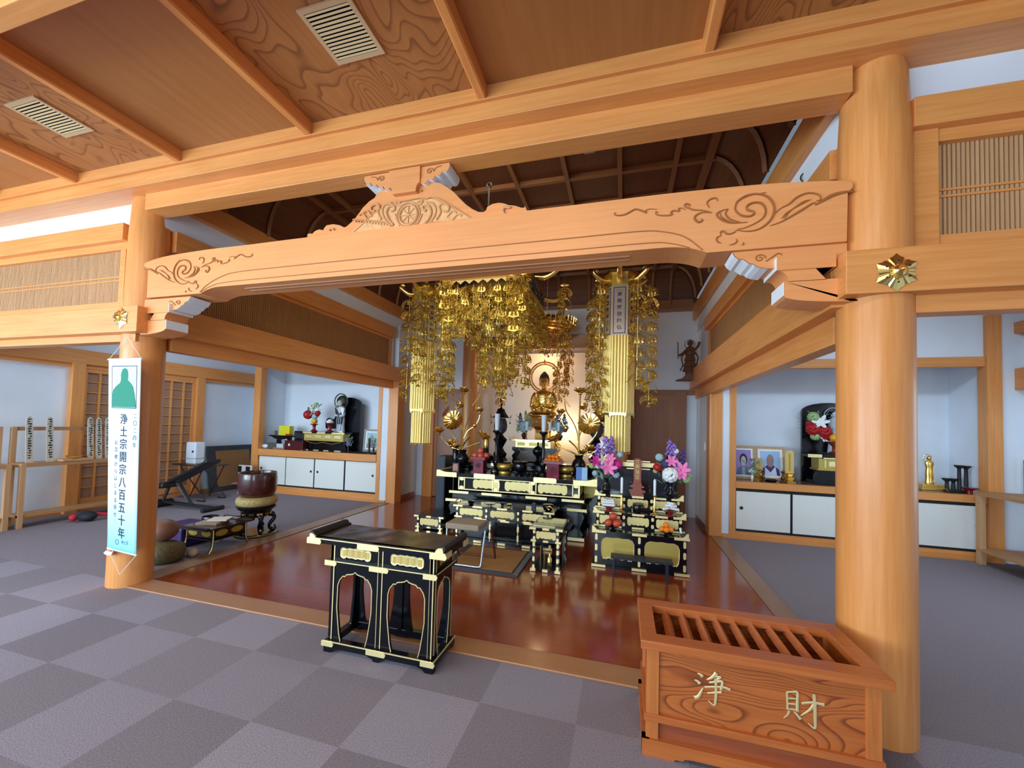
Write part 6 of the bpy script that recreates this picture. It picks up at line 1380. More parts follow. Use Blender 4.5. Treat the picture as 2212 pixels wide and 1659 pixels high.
# hook and lamp fittings above the beam
t = thing('ceiling_hook', 'thin black rod with round eye hanging from the coffered ceiling above the carved strut', 'hook', (-1.271, 3.5, 3.82))
xh = -1.271; MB().tube([(xh, 3.5, 3.0), (xh, 3.5, 3.80)], .009, 6).build('rod', BLACKM, t); MB().ring((xh, 3.5, 3.825), .022, .008, 16, 6).build('eye', BLACKM, t)
tag(MB().ring((1.219,3.2,3.357), .035, .005, 24, 6).build('iron_ring', BLACKM), 'thin dark iron ring seen against the white band above the rainbow beam', 'ring')
tag(MB().lathe([(.012, -.1), (.012, .02), (.006, .05), (.01, .1), (.002, .14)], (-4.352,3,3.242), 10).build('brass_finial', GOLD), 'small brass finial showing above the rainbow beam near the banner pillar', 'finial')
# ---------------------------------------------------------------- guardian statue on a wall bracket
def figure(name, label, loc, H, rob, skin, hair=None, halo=None, arms=(), staff=None, cat='statue', seatd=False, w=1.0, extra=None):
    x, y, z = loc; t = thing(name, label, cat, loc); g = MB()
    robe_mesh(g, [(zz*H, rx*H*w, ry*H*w, 0) for zz, rx, ry in ((0, .13, .10), (.03, .135, .105), (.2, .115, .09), (.4, .12, .09), (.55, .10, .075), (.68, .125, .08), (.76, .135, .075), (.80, .10, .06), (.825, .045, .042), (.84, .04, .04), (.86, .055, .058), (.90, .068, .07), (.95, .062, .066), (.985, .03, .035))], loc)
    for L in arms: g.tube(catmull([(x+a*H, y+b*H, z+c*H) for a, b, c in L], 4), [.035*H]*(len(L)*4-3), 8)
    g.ball((x, y-.068*H, z+.90*H), .013*H, 6, 4, .7, .8, 1.3); 
    for s in (-1, 1): g.ball((x+s*.027*H, y-.060*H, z+.915*H), .011*H, 6, 4, 1.2, .6, .6); g.tube([(x+s*.066*H, y, z+.93*H), (x+s*.07*H, y, z+.87*H)], .011*H, 6)
    g.ball((x, y-.060*H, z+.875*H), .014*H, 6, 4, 1.2, .6, .4)
    o = g.build('body', rob, t); r = o.modifiers.new('merge', 'REMESH'); r.mode = 'VOXEL'; r.voxel_size = max(.003, .010*H); r.use_smooth_shade = True
    if hair: MB().ball((x, y+.012*H, z+.925*H), .078*H, 14, 8, 1, 1, .95).build('hair', hair, t)
    if halo: MB().ring((x, y+.08*H, z+.90*H), halo*H, .009*H, 28, 6).build('halo', rob, t)
    f = MB()
    for s in (-1, 0, 1): f.tube(catmull([(x+s*.05*H, y-.085*H*w, z+.60*H), (x+s*.07*H, y-.10*H*w, z+.35*H), (x+s*.06*H, y-.108*H*w, z+.05*H)], 4), .008*H, 5)
    f.build('robe_folds', rob, t)
    return t
BRN = nmat('carved_brown_wood', (.16, .06, .025), .5)
gx, gy, gz = (1.064,7.2,2.399)
t = figure('guardian_statue', 'small dark brown guardian statue with ring halo and raised staff on a wall bracket', (gx, gy, gz+.05), .60, BRN, BRN, BRN, .13, arms=([(-.11, 0, .72), (-.2, -.03, .62), (-.30, -.06, .56)], [(.11, 0, .72), (.2, 0, .82), (.24, 0, .95)]), w=.9)
MB().tube([(gx-.19, gy-.04, gz+.33), (gx-.20, gy-.04, gz+.62)], .008, 6).build('staff', BRN, t)
q = MB()
for zz, r0, r1 in ((.30, .085, .060), (.20, .10, .07), (.12, .11, .075)): q.lathe([(r0, gz+zz), (r0*.92, gz+zz+.03), (r1, gz+zz+.09)], (gx, gy, 0), 16, lob=.08, nl=8)
q.lathe([(.075, gz+.40), (.085, gz+.44), (.06, gz+.48)], (gx, gy, 0), 14)
q.build('layered_armour', BRN, t)
q = MB()
for s in (-1, 1): q.tube(catmull([(gx+s*.07, gy, gz+.46), (gx+s*.13, gy+.03, gz+.36), (gx+s*.11, gy+.03, gz+.24), (gx+s*.15, gy+.02, gz+.14)], 4), .012, 6)
q.tube([(gx, gy, gz+.58), (gx, gy, gz+.66)], [.035, .008], 8); q.build('flying_scarf', BRN, t)
tag(MB().prism([(gx-.22, gz-.03), (gx-.12, gz), (gx-.08, gz+.05), (gx+.14, gz+.05), (gx+.16, gz-.03)], 'y', gy-.12, gy+.15).build('wall_bracket', BRN), 'small carved brown bracket on the white wall under the guardian statue', 'bracket')
t = thing('light_switch', 'white light switch plate on the sanctuary wall beside the corner post', 'switch', (1.235, 6.85, 1.29)); MB().box(1.228, 1.24, 6.80, 6.88, 1.23, 1.35).build('plate', WHITE, t); MB().box(1.224, 1.228, 6.825, 6.855, 1.26, 1.32).build('rocker', CREAM, t)
lx = (-4.2,7.05,0.291); tag(MB().box(-4.2, -4.19, lx[1]-.035, lx[1]+.035, lx[2]-.06, lx[2]+.06).build('wall_socket', WHITE), 'white wall socket plate low on the sanctuary wall beyond the bronze bowl', 'socket')
# ---------------------------------------------------------------- alcove cabinets
def cabinet(x0, x1, y, yb, zc0, zc1, zd0, zd1, label, knobs):
    t = thing('alcove_cabinet', label, 'cabinet', ((x0+x1)/2, (y+yb)/2, 0), group='alcove cabinets')
    MB().box(x0, x1, y-.015, y+.06, zc0, zc1-.004).build('front_rail', W_X, t, bev=.003)
    MB().box(x0, x1, y+.05, yb, zc1-.03, zc1-.002).build('counter', wood('counter_top', (.22, .09, .045), (.17, .065, .03), 'x', .25, .4), t)
    MB().box(x0, x1, y, y+.06, .04, zd0-.02).build('bottom_rail', W_X, t)
    MB().box(x0, x1, y+.02, y+.05, zd0-.02, zd0).box(x0, x1, y+.02, y+.05, zd1, zd1+.02).build('track', BLACKM, t)
    w = (x1-x0)/4
    for i in range(4):
        yy = y+(.012 if i in (1, 2) else .022); a, b = x0+w*i, x0+w*(i+1)
        d = MB().box(a+.012, b-.012, yy, yy+.015, zd0+.012, zd1-.012).build('sliding_door', FUSUMA, t)
        MB().box(a, a+.012, yy-.003, yy+.016, zd0, zd1).box(b-.012, b, yy-.003, yy+.016, zd0, zd1).box(a, b, yy-.003, yy+.016, zd0, zd0+.012).box(a, b, yy-.003, yy+.016, zd1-.012, zd1).build('black_frame', BLACKM, d)
        k = a+.08 if knobs[i] < 0 else b-.08; MB().lathe([(.022, 0), (.024, .004), (.001, .004)], (k, yy-.0, (zd0+zd1)/2+.03), 16, mat=rotm('X', PI/2)).build('finger_pull', BLACKM, d)
    return t
cabinet(-7.37, -4.52, 6.62, 7.38, .755, .897, .165, .752, 'long built-in cabinet with four white sliding doors in the alcove with the yellow boxes', (-1, 1, -1, 1))
cabinet(1.58, 4.40, 6.43, 7.12, .722, .822, .125, .690, 'long built-in cabinet with four white sliding doors in the alcove with the two framed portraits', (-1, 1, -1, 1))
CL, CR = .897, .822
# ---------------------------------------------------------------- things in the alcove with the yellow boxes
t = thing('display_stand', 'low black tray stand carrying the yellow boxes', 'stand', (-7.06, 6.95, CL))
MB().box(-7.35, -6.76, 6.84, 7.06, 1.15, 1.175).build('tray', BLACK, t); MB().prism([(-7.30, 1.15), (-6.82, 1.15), (-6.86, 1.12), (-6.92, 1.10), (-7.0, 1.09), (-7.2, 1.10)], 'y', 6.85, 6.87).build('curved_apron', BLACK, t)
for x in (-7.2, -6.92): MB().box(x, x+.03, 6.9, 7.0, CL+.03, 1.15).build('leg', BLACK, t)
MB().box(-7.25, -6.86, 6.86, 7.04, CL, CL+.03).build('foot', BLACK, t)
t0 = None
for i in range(6):
    z = 1.175+i*.034
    o = MB().cbox((0, 0, .016), (.28, .12, .031)).build('yellow_box', YELLOW, local=True, bev=.002); o.location = (-7.0, 6.95, z)
    tag(o, 'thin yellow box in the stack on the black tray stand', 'box', 'stacked yellow boxes')
tag(MB().cbox((-6.87, 6.87, 1.195), (.12, .04, .04)).build('red_packet', nmat('red_paper', (.6, .03, .02), .6), bev=.01), 'small red packet leaning at the foot of the yellow boxes', 'packet')
tag(MB().cbox((-7.29, 6.92, 1.225), (.10, .08, .09)).build('grey_box', nmat('clear_grey', (.25, .25, .27), .3)), 'small grey box at the outer end of the black tray stand', 'box')
tag(MB().cbox((-7.10, 6.76, CL+.06), (.26, .10, .115)).build('wooden_box', nmat('dull_box', (.10, .09, .07), .5), bev=.003), 'dull brownish box under the black tray stand', 'box')
tag(MB().cbox((-6.88, 6.72, CL+.055), (.17, .09, .11)).build('white_packet', nmat('wrapped_white', (.6, .6, .62), .4), bev=.006), 'white wrapped packet lying before the red lacquer box', 'packet')
tag(MB().cbox((-6.92, 6.68, CL+.015), (.22, .06, .03)).build('wooden_tray', nmat('pinkish_tray', (.35, .18, .13), .5), bev=.003), 'shallow pinkish wooden tray at the front of the alcove counter', 'tray')
tag(MB().ball((-7.30, 6.72, CL+.045), .05, 10, 6, 1.5, .8, .9).build('wrapped_bundle', WR), 'crumpled clear-wrapped bundle at the outer end of the alcove counter', 'bundle')
t = thing('lacquer_box', 'dark red lacquer box with round opening beside the black altar table in the alcove', 'box', (-6.54, 6.78, CL))
MB().box(-6.78, -6.32, 6.70, 6.9, CL, CL+.17).build('body', nmat('maroon', (.08, .008, .012), .3), t, bev=.004); MB().box(-6.79, -6.31, 6.69, 6.91, CL+.17, CL+.185).build('lid', nmat('maroon_lid', (.11, .01, .015), .3), t); MB().ball((-6.66, 6.695, CL+.10), .028, 8, 6, 1, .2, 1).build('pale_emblem', CREAM, t)
tag(MB().cbox((-6.62, 6.98, 1.19), (.26, .18, .16)).build('dark_bag', nmat('dark_bag', (.02, .018, .022), .6), bev=.03), 'dark soft bag between the yellow boxes and the gilt altar table', 'bag')
tag(MB().cbox((-6.62, 6.98, 1.004), (.22, .18, .21)).build('dark_stool', BLACK, bev=.005), 'dark low stool beneath the soft bag in the alcove', 'stool')
t = thing('gilt_altar_table', 'black altar table with bright gold fretwork before the black arched board in the alcove', 'altar table', (-5.93, 6.88, CL)); x0, x1 = -6.38, -5.42
MB().box(x0-.22, x1+.05, 6.76, 7.0, 1.255, 1.285).build('top', BLACK, t, bev=.003); MB().box(x0-.0, x0+.22, 6.752, 6.76, 1.25, 1.28).box(x0+.35, x0+.55, 6.752, 6.76, 1.25, 1.28).box(x1-.25, x1+.05, 6.752, 6.76, 1.25, 1.28).prism([(x1-.08, 1.285), (x1+.02, 1.285), (x1-.03, 1.33)], 'y', 6.752, 6.765).build('top_fittings', GOLDP, t)
MB().box(x0, x1, 6.79, 6.98, 1.10, 1.255).build('frieze', OLIVE, t)
for i in range(4):
    cx = x0+.12+i*.235; MB().prism(cartouche(cx, 1.185, .155, .07), 'y', 6.782, 6.79).build('gold_cartouche', nmat('pale_gold', (1, .85, .45), .35, .7), t)
    MB().box(cx+.095, cx+.105, 6.782, 6.79, 1.135, 1.235).box(cx-.1, cx-.09, 6.782, 6.79, 1.135, 1.235).build('gold_bars', GOLDP, t)
for s, x in ((1, x0), (-1, x1)): MB().prism([(x, 1.10), (x+s*.32, 1.10), (x+s*.22, 1.06), (x+s*.12, 1.04), (x+s*.07, .99), (x+s*.09, .94), (x+s*.10, .915), (x-s*.04, .915), (x-s*.02, 1.0)], 'y', 6.80, 6.84).build('cloud_leg', BLACK, t)
MB().tube(catmull([(x0+.05, 6.79, 1.09), (x0+.25, 6.79, 1.045), (x0+.48, 6.79, 1.07), (x0+.7, 6.79, 1.045), (x1-.05, 6.79, 1.09)], 4), .007, 5).build('gold_curve', GOLDD, t)
MB().box(x0+.1, x1-.1, 6.86, 6.96, .92, 1.10).build('body', BLACK, t); MB().box(x0-.03, x1+.03, 6.79, 6.98, CL, .92).build('base', BLACK, t)
MB().box(x0, x0+.12, 6.784, 6.79, .90, .915).box(x0+.25, x0+.38, 6.784, 6.79, .90, .915).box(x0+.5, x0+.62, 6.784, 6.79, .90, .915).box(x1-.2, x1-.05, 6.784, 6.79, .90, .915).build('base_fittings', GOLDP, t)
def board_(x0, x1, y, z0, z1, hole, name='arched_board'):
    n = 10; cx = (x0+x1)/2; w = (x1-x0)/2; h = .12
    p = [(x0, z0), (x0, z1-h)]+[(cx-w*math.cos(PI*i/n), z1-h+h*math.sin(PI*i/n)) for i in range(1, n)]+[(x1, z1-h), (x1, z0)]
    return MB().prism(p, 'y', y, y+.05)
t = thing('arched_board', 'tall black arched lacquer board behind the seated robed statue, with carved side wing', 'backboard', (-5.57, 7.08, CL))
board_(-5.86, -5.29, 7.12, CL, 2.02, None).build('board', BLACK, t, bev=.004)
MB().prism([(-5.84, 1.35), (-6.10, 1.35), (-6.12, 1.48), (-6.08, 1.56), (-6.02, 1.58), (-5.96, 1.545), (-5.90, 1.56), (-5.87, 1.62), (-5.84, 1.75)], 'y', 7.08, 7.12).build('side_wing', BLACK, t); MB().box(-6.04, -5.98, 7.09, 7.12, CL, 1.36).build('wing_post', BLACK, t)
WROBE = nmat('white_robe', (.55, .60, .70), .7)
figure('robed_statue', 'robed statue with white collar, black hood and ring halo before the black arched board', (-5.66, 7.00, 1.285), .66, WROBE, SKIN, nmat('black_hood', (.008, .008, .01), .35), .17, arms=([(-.10, 0, .70), (-.15, -.06, .55), (-.04, -.12, .52)], [(.10, 0, .70), (.15, -.06, .55), (.04, -.12, .50)]), w=1.05)
for o in list(bpy.data.objects):
    if o.parent and o.parent.name.startswith('robed_statue') and o.name.startswith('halo'): o.data.materials[0] = nmat('dark_halo', (.03, .03, .02), .3, .5)
st_ = [o for o in bpy.data.objects if o.name == 'robed_statue'][0]
MB().ball((-5.66, 7.03, 1.93), .125, 16, 10, 1.1, .7, 1.0).build('large_hood', BLACKM, st_); MB().ring((-5.68, 7.0, 1.93), .155, .012, 32, 6).build('ring_halo', nmat('bronze_halo', (.10, .08, .05), .35, .6), st_)
MB().ball((-5.66, 6.945, 1.885), .058, 12, 8, 1, .75, 1.15).build('face', SKIN, st_, label='pale face')
MB().prism([(-5.77, 1.80), (-5.72, 1.45), (-5.60, 1.45), (-5.56, 1.80), (-5.62, 1.70), (-5.66, 1.66), (-5.70, 1.70)], 'y', 6.935, 6.955).build('black_stole', BLACKM, st_)
MB().prism([(-5.62, 1.80), (-5.53, 1.78), (-5.55, 1.66), (-5.58, 1.64)], 'y', 6.92, 6.93).build('white_sleeve', WHITE, st_)
F1 = [(.0, .17, 0, .07, 'lily', 'white'), (-.12, .03, -.05, .09, 'round', 'red'), (.10, .06, -.03, .06, 'round', 'red'), (-.08, .13, 0, .05, 'spike', 'green'), (.03, .24, 0, .05, 'round', 'green'), (.07, .12, -.02, .06, 'lily', 'white'), (-.02, .07, -.04, .07, 'lily', 'cream'), (.04, .0, -.03, .06, 'round', 'paleblue'), (-.16, .12, 0, .04, 'spike', 'navy'), (.08, .2, 0, .04, 'lily', 'white')]
bouquet(-6.22, 6.88, 1.60, 'red and white artificial flowers above the gilt altar table in the alcove', F1)
def pedestal(x, y, z, h, r, mat, label, group=None): return tag(MB().lathe([(r*.9, 0), (r*.95, .015), (r*.45, .04), (r*.35, h*.5), (r*.5, h*.8), (r, h-.015), (r*1.02, h), (r*.8, h)], (x, y, z), 20).build('pedestal_dish', mat), label, 'dish', group)
pedestal(-6.20, 6.86, 1.285, .16, .075, RED, 'tall dark red pedestal dish carrying the orange fruit'); pedestal(-5.80, 6.84, 1.285, .19, .085, RED, 'tall dark red pedestal dish carrying white sweets before the robed statue')
fruit(-6.20, 6.86, 1.50, .062, LEMON, 'single orange fruit on the tall dark red pedestal dish', 'orange', None, name='orange')
tag(MB().lathe([(.07, 0), (.075, .02), (.04, .06), (.001, .08)], (-5.80, 6.84, 1.475), 12).build('white_sweets', WHITE), 'white sweets heaped on the red pedestal dish by the robed statue', 'sweets')
tag(MB().lathe([(.03, 0), (.012, .03), (.01, .12), (.03, .15)], (-6.35, 6.72, CL), 14).build('red_candlestick', RED), 'small dark red candlestick at the end of the red lacquer box', 'candlestick')
bouquet(-5.27, 6.76, 1.04, 'small lilac flower sprig in a thin dark vase on the alcove counter', [(0, .06, 0, .04, 'round', 'lilac'), (.03, .02, 0, .03, 'round', 'lilac'), (-.03, .03, 0, .03, 'round', 'lilac')], sc=.8)
vase('thin_vase', 'thin dark vase holding the lilac sprig on the alcove counter', -5.27, 6.76, CL, .13, .02, BLACKM)
def portrait(x, y, z, w, h, label, kind, fmat, lean=.12):
    t = thing('portrait_frame', label, 'picture frame', (x, y, z)); fr = .035
    M = Matrix.Translation((x, y, z)) @ rotm('X', -lean)
    def b(m, n, mt, par=t): MB().merge(m, M).build(n, mt, par)
    b(MB().box(-w/2, -w/2+fr, -.012, .012, 0, h).box(w/2-fr, w/2, -.012, .012, 0, h).box(-w/2, w/2, -.012, .012, 0, fr).box(-w/2, w/2, -.012, .012, h-fr, h), 'frame', fmat)
    b(MB().box(-w/2+fr, w/2-fr, -.002, .004, fr, h-fr), 'mount', WHITE)
    pc = .05*w/.35; bg = {'woman': (.35, .25, .6), 'priest': (.35, .55, .85), 'old': (.35, .55, .6)}[kind]
    b(MB().box(-w/2+fr+pc*.6, w/2-fr-pc*.6, -.004, -.002, fr+pc*.6, h-fr-pc*.6), 'picture_ground', nmat('photo_ground_'+kind, bg, .4))
    def disc(cx, cz, rx, rz, yy): return MB().prism([(cx+rx*math.cos(a*PI/10), cz+rz*math.sin(a*PI/10)) for a in range(20)], 'y', yy-.0015, yy)
    hw, hh = w/2-fr-pc*.6, h-2*fr-pc*1.2; z0 = fr+pc*.6
    if kind == 'woman':
        b(disc(0, z0+hh*.62, hw*.50, hh*.24, -.004), 'hair', nmat('photo_hair', (.015, .012, .012), .5))
        b(disc(0, z0+hh*.55, hw*.34, hh*.2, -.006), 'face', nmat('photo_skin', (.55, .5, .5), .5)); b(MB().prism([(-hw*.95, z0), (-hw*.8, z0+hh*.24), (-hw*.25, z0+hh*.34), (0, z0+hh*.2), (hw*.25, z0+hh*.34), (hw*.8, z0+hh*.24), (hw*.95, z0)], 'y', -.007, -.0055), 'jacket', nmat('photo_jacket', (.10, .16, .28), .5))
        b(MB().prism([(-hw*.22, z0), (-hw*.2, z0+hh*.34), (0, z0+hh*.28), (hw*.2, z0+hh*.34), (hw*.22, z0)], 'y', -.009, -.0075), 'blouse', nmat('photo_blouse', (.35, .42, .55), .5))
    else:
        b(MB().prism([(-hw*.95, z0), (-hw*.85, z0+hh*.26), (-hw*.3, z0+hh*.42), (hw*.3, z0+hh*.42), (hw*.85, z0+hh*.26), (hw*.95, z0)], 'y', -.0055, -.004), 'robe', nmat('photo_robe_'+kind, (.08, .015, .16) if kind == 'priest' else (.18, .22, .24), .5))
        if kind == 'priest': b(MB().prism([(-hw*.6, z0), (-hw*.55, z0+hh*.34), (0, z0+hh*.12), (hw*.5, z0+hh*.38), (hw*.65, z0)], 'y', -.007, -.0055), 'white_collar', nmat('photo_white', (.6, .7, .9), .5))
        b(disc(0, z0+hh*.60, hw*.36, hh*.27, -.008), 'face', nmat('photo_face_'+kind, (.30, .2, .2) if kind == 'priest' else (.28, .30, .28), .5))
    return t
PINE = wood('photo_frame_wood', (.55, .36, .2), (.45, .27, .13), 'z', .5, .1)
portrait(-4.885, 6.95, CL+.03, .36, .44, 'framed old portrait leaning at the end of the alcove counter beside the candle stand', 'old', nmat('pewter_frame', (.3, .27, .22), .45), .08)
tag(MB().lathe([(.05, 0), (.05, .02), (.02, .04), (.02, .22), (.024, .30)], (-4.80, 6.78, CL), 12).build('tall_burner', nmat('black_gold', (.05, .03, .01), .2, .6)), 'slim dark and gold stand before the framed old portrait', 'stand')
tag(MB().box(-5.10, -4.62, 6.74, 6.88, CL, CL+.03).build('low_tray', BLACK, bev=.004), 'low black tray under the framed old portrait', 'tray')
bouquet(-4.66, 6.72, 1.06, 'tiny yellow and lilac flower sprig beside the framed old portrait', [(0, .03, 0, .03, 'round', 'lilac'), (0, .09, 0, .025, 'round', 'cream')], sc=.6)
vase('thin_vase', 'tiny dark vase holding the yellow and lilac sprig', -4.66, 6.72, CL, .15, .02, BLACKM)
# ---------------------------------------------------------------- things in the alcove with the two portraits
portrait(1.775, 6.78, CR, .335, .50, 'framed portrait of a person with short dark hair in a blue jacket', 'woman', PINE)
portrait(2.14, 6.80, CR, .40, .50, 'framed portrait of a bald person in white and purple robes', 'priest', PINE)
def tablet(x, y, z, w, h, label):
    t = thing('gold_tablet', label, 'tablet', (x, y, z))
    MB().prism([(x-w/2, z+.13), (x+w/2, z+.13), (x+w/2, z+h-.03), (x+w*.3, z+h), (x-w*.3, z+h), (x-w/2, z+h-.03)], 'y', y-.01, y+.01).build('board', GOLDB, t, bev=.004)
    MB().box(x-w*.12, x+w*.12, y-.013, y-.01, z+.16, z+h-.05).build('writing_strip', GOLDD, t)
    MB().lathe([(w*1.0, 0), (w*1.0, .012), (w*.55, .03), (w*.75, .06), (w*.75, .075), (w*.4, .085), (w*.7, .115), (w*.72, .13)], (x, y, z), 6, False).build('base', GOLD, t)
tablet(1.945, 6.66, CR, .085, .33, 'short gold memorial tablet between the two framed portraits'); tablet(2.345, 6.70, CR, .11, .46, 'taller gold memorial tablet beside the portrait of the person in white and purple robes')
bouquet(1.83, 6.58, .93, 'tiny white flowers before the portrait of the person in the blue jacket', [(0, .05, 0, .03, 'round', 'white'), (-.04, .03, 0, .022, 'lily', 'white'), (.04, .02, 0, .022, 'round', 'green'), (.0, .0, -.01, .02, 'round', 'green')], sc=.9)
vase('white_vase', 'tiny white vase before the portrait of the person in the blue jacket', 1.83, 6.58, CR, .09, .022, WHITE)
for x, lab in ((1.965, 'small bronze candlestick before the short gold tablet'), (2.215, 'small bronze candlestick before the portrait of the person in white and purple robes')):
    tag(MB().lathe([(.035, 0), (.036, .01), (.015, .03), (.03, .06), (.012, .09), (.01, .13), (.028, .15), (.028, .16), (.004, .16), (.003, .19)], (x, 6.56, CR), 16).build('bronze_candlestick', BRONZE), lab, 'candlestick', 'small bronze candlesticks')
tag(MB().lathe([(.06, 0), (.075, .012), (.08, .03), (.07, .035), (.05, .02)], (2.08, 6.60, CR), 20).build('incense_dish', BLACK), 'low round black incense dish before the portrait of the person in robes', 'dish')
t = thing('arched_board', 'tall black arched lacquer board partly hidden by the round pillar behind the offering box', 'backboard', (2.95, 7.0, CR))
board_(2.61, 3.30, 6.98, CR, 2.0, None).build('board', BLACK, t, bev=.004)
figure('robed_statue', 'robed statue with dark halo half hidden behind the round pillar', (2.99, 6.9, 1.26), .62, WROBE, SKIN, nmat('black_hood_b', (.008, .008, .01), .35), .17, w=1.05)
F2 = [(-.10, .18, -.06, .07, 'round', 'green'), (-.02, .10, -.08, .09, 'lily', 'white'), (-.10, .0, -.06, .09, 'round', 'red'), (.03, -.03, -.07, .09, 'round', 'red'), (.08, -.09, -.05, .07, 'round', 'red'), (-.07, -.10, -.05, .06, 'round', 'green'), (.03, -.13, -.05, .06, 'lily', 'white'), (-.13, .08, -.03, .05, 'round', 'red')]
b = bouquet(2.76, 6.80, 1.60, 'red and white artificial flowers with dark twigs before the half-hidden arched board', F2)
g = MB()
for k in range(7): g.tube([(2.68, 6.8, 1.56), (2.58, 6.78, 1.52+.035*k), (2.50-.02*(k % 3), 6.78, 1.50+.055*k)], [.003, .003, .001], 4)
g.build('dark_twigs', nmat('twig', (.02, .03, .04), .6), b)
t = thing('gilt_altar_table', 'black and gold altar table partly hidden by the round pillar behind the offering box', 'altar table', (2.95, 6.72, CR)); x0, x1 = 2.68, 3.35
MB().box(x0-.13, x1, 6.60, 6.86, 1.205, 1.24).build('top', BLACK, t); MB().box(x0-.14, x0+.03, 6.594, 6.60, 1.20, 1.245).box(x0+.05, x1, 6.594, 6.60, 1.185, 1.2).build('top_fittings', GOLDP, t)
MB().box(x0, x1, 6.62, 6.85, 1.04, 1.19).build('frieze', OLIVE, t)
for i in range(3): MB().prism(cartouche(x0+.19+i*.2, 1.11, .14, .08), 'y', 6.612, 6.62).build('gold_cartouche', GOLDP, t); MB().box(x0+.07+i*.2, x0+.085+i*.2, 6.612, 6.62, 1.06, 1.17).build('gold_bars', GOLDP, t)
MB().box(x0-.02, x1, 6.61, 6.86, 1.02, 1.04).build('gold_shelf', GOLDD, t); MB().box(x0+.02, x1, 6.66, 6.84, .86, 1.02).build('body', BLACK, t)
MB().prism([(x0, 1.02), (x0+.16, 1.02), (x0+.10, .98), (x0+.13, .92), (x0+.08, .87), (x0-.06, .87), (x0-.05, .95)], 'y', 6.60, 6.66).build('cloud_leg', BLACK, t, bev=.006); MB().box(x0-.06, x1, 6.60, 6.86, CR, .87).build('base', BLACK, t)
tag(MB().lathe([(.05, 0), (.075, .03), (.03, .06), (.03, .12), (.08, .17), (.085, .19)], (2.89, 6.66, 1.24), 16).build('pedestal_dish', nmat('red_gold', (.3, .05, .02), .3, .4)), 'red and gold pedestal dish carrying the yellow-orange fruit by the pillar', 'dish')
fruit(2.89, 6.66, 1.485, .06, LEMON, 'single yellow-orange fruit on the red and gold dish by the pillar', 'orange', None, name='orange')
figure('gold_statue', 'small gold standing statue with ring halo on a gold base, beyond the round pillar', (4.02, 6.76, CR+.08), .38, GOLD, GOLD, None, .13, w=1.0)
tag(MB().box(3.88, 4.16, 6.66, 6.86, CR, CR+.035).box(3.90, 4.14, 6.68, 6.84, CR+.035, CR+.08).build('gold_pedestal', GOLD, bev=.004), 'gold stepped pedestal under the small gold standing statue', 'pedestal')
def bcs(x, h, label, grp): return tag(MB().lathe([(.04, 0), (.04, .012), (.022, .03), (.018, h-.05), (.022, h-.04), (.05, h-.012), (.052, h), (.004, h)], (x, 6.70, CR), 14).build('black_candlestick', BLACKM), label, 'candlestick', grp)
bcs(4.303, .35, 'tall black candlestick beyond the round pillar, next to the shorter pair', 'tall black candlesticks'); bcs(4.375, .345, 'tall black candlestick beyond the round pillar, next to the red tray', 'tall black candlesticks')
bcs(4.172, .17, 'short black candlestick beside the small gold statue', 'short black candlesticks'); bcs(4.24, .17, 'short black candlestick between the gold statue and the tall pair', 'short black candlesticks')
tag(MB().lathe([(.03, 0), (.03, .04), (.07, .06), (.08, .075), (.075, .078)], (4.31, 6.55, CR+.0), 16).build('red_tray', RED), 'round dark red footed tray at the end of the counter beyond the pillar', 'tray')
tag(MB().box(4.12, 4.36, 6.58, 6.64, CR, CR+.03).build('low_tray', BLACKM, bev=.004), 'low black tray lying before the short black candlesticks', 'tray')
# ---------------------------------------------------------------- bronze bowl on its stand
bx_, by_ = -4.68, 4.22
class BW(MB):
    def build(s, *a, **k):
        s.v = [(bx_+(v[0]-bx_)*.70, by_+(v[1]-by_)*.70, v[2]) for v in s.v]; return MB.build(s, *a, **k)
t = thing('bowl_stand', 'round black and gold stand with curled legs under the big bronze bowl', 'stand', (bx_, by_, 0))
BW().lathe([(.33, 0), (.34, .015), (.32, .035), (.31, .035)], (bx_, by_, 0), 36, caps=True).build('base_ring', BLACK, t); BW().ring((bx_, by_, .02), .338, .008, 36, 5, 'z').build('gold_rim', GOLDD, t)
BW().lathe([(.20, .24), (.24, .26), (.25, .30), (.27, .33), (.32, .35), (.33, .375), (.30, .385)], (bx_, by_, 0), 36).build('seat_ring', BLACK, t)
g = BW()
for k in range(12): a = k*PI/6; g.merge(MB().cbox((0, 0, 0), (.09, .006, .025)), Matrix.Translation((bx_+.255*math.cos(a), by_+.255*math.sin(a), .285)) @ rotm('Z', a+PI/2))
g.build('gold_insets', GOLDB, t)
for k in range(5):
    a = k*2*PI/5-.5; ca, sa = math.cos(a), math.sin(a); f = lambda r, z: (bx_+r*ca, by_+r*sa, z)
    BW().tube(catmull([f(.20, .26), f(.27, .25), f(.30, .20), f(.23, .13), f(.22, .08), f(.28, .045), f(.32, .06), f(.32, .09), f(.295, .09)], 4), [.035]*6+[.03]*8+[.024]*8+[.018]*11, 8).build('curled_leg', BLACK, t); BW().ball(f(.325, .085), .018, 8, 6).build('gold_toe', GOLDB, t)
tag(BW().lathe([(.05, .385), (.28, .385), (.325, .40), (.345, .44), (.335, .48), (.29, .505), (.20, .50), (.05, .49)], (bx_, by_, 0), 40).build('bowl_cushion', BROC), 'thick gold brocade ring cushion between bronze bowl and stand', 'cushion')
tag(BW().lathe([(.001, .497), (.20, .497), (.255, .505), (.29, .53), (.315, .58), (.325, .66), (.325, .74), (.315, .80), (.31, .815), (.302, .82), (.295, .81), (.303, .74), (.30, .64), (.27, .57), (.2, .53), (.001, .52)], (bx_, by_, 0), 48, caps=False).build('bronze_bowl', BELLM), 'big dark reddish-brown bronze bowl gong on the brocade cushion', 'gong')
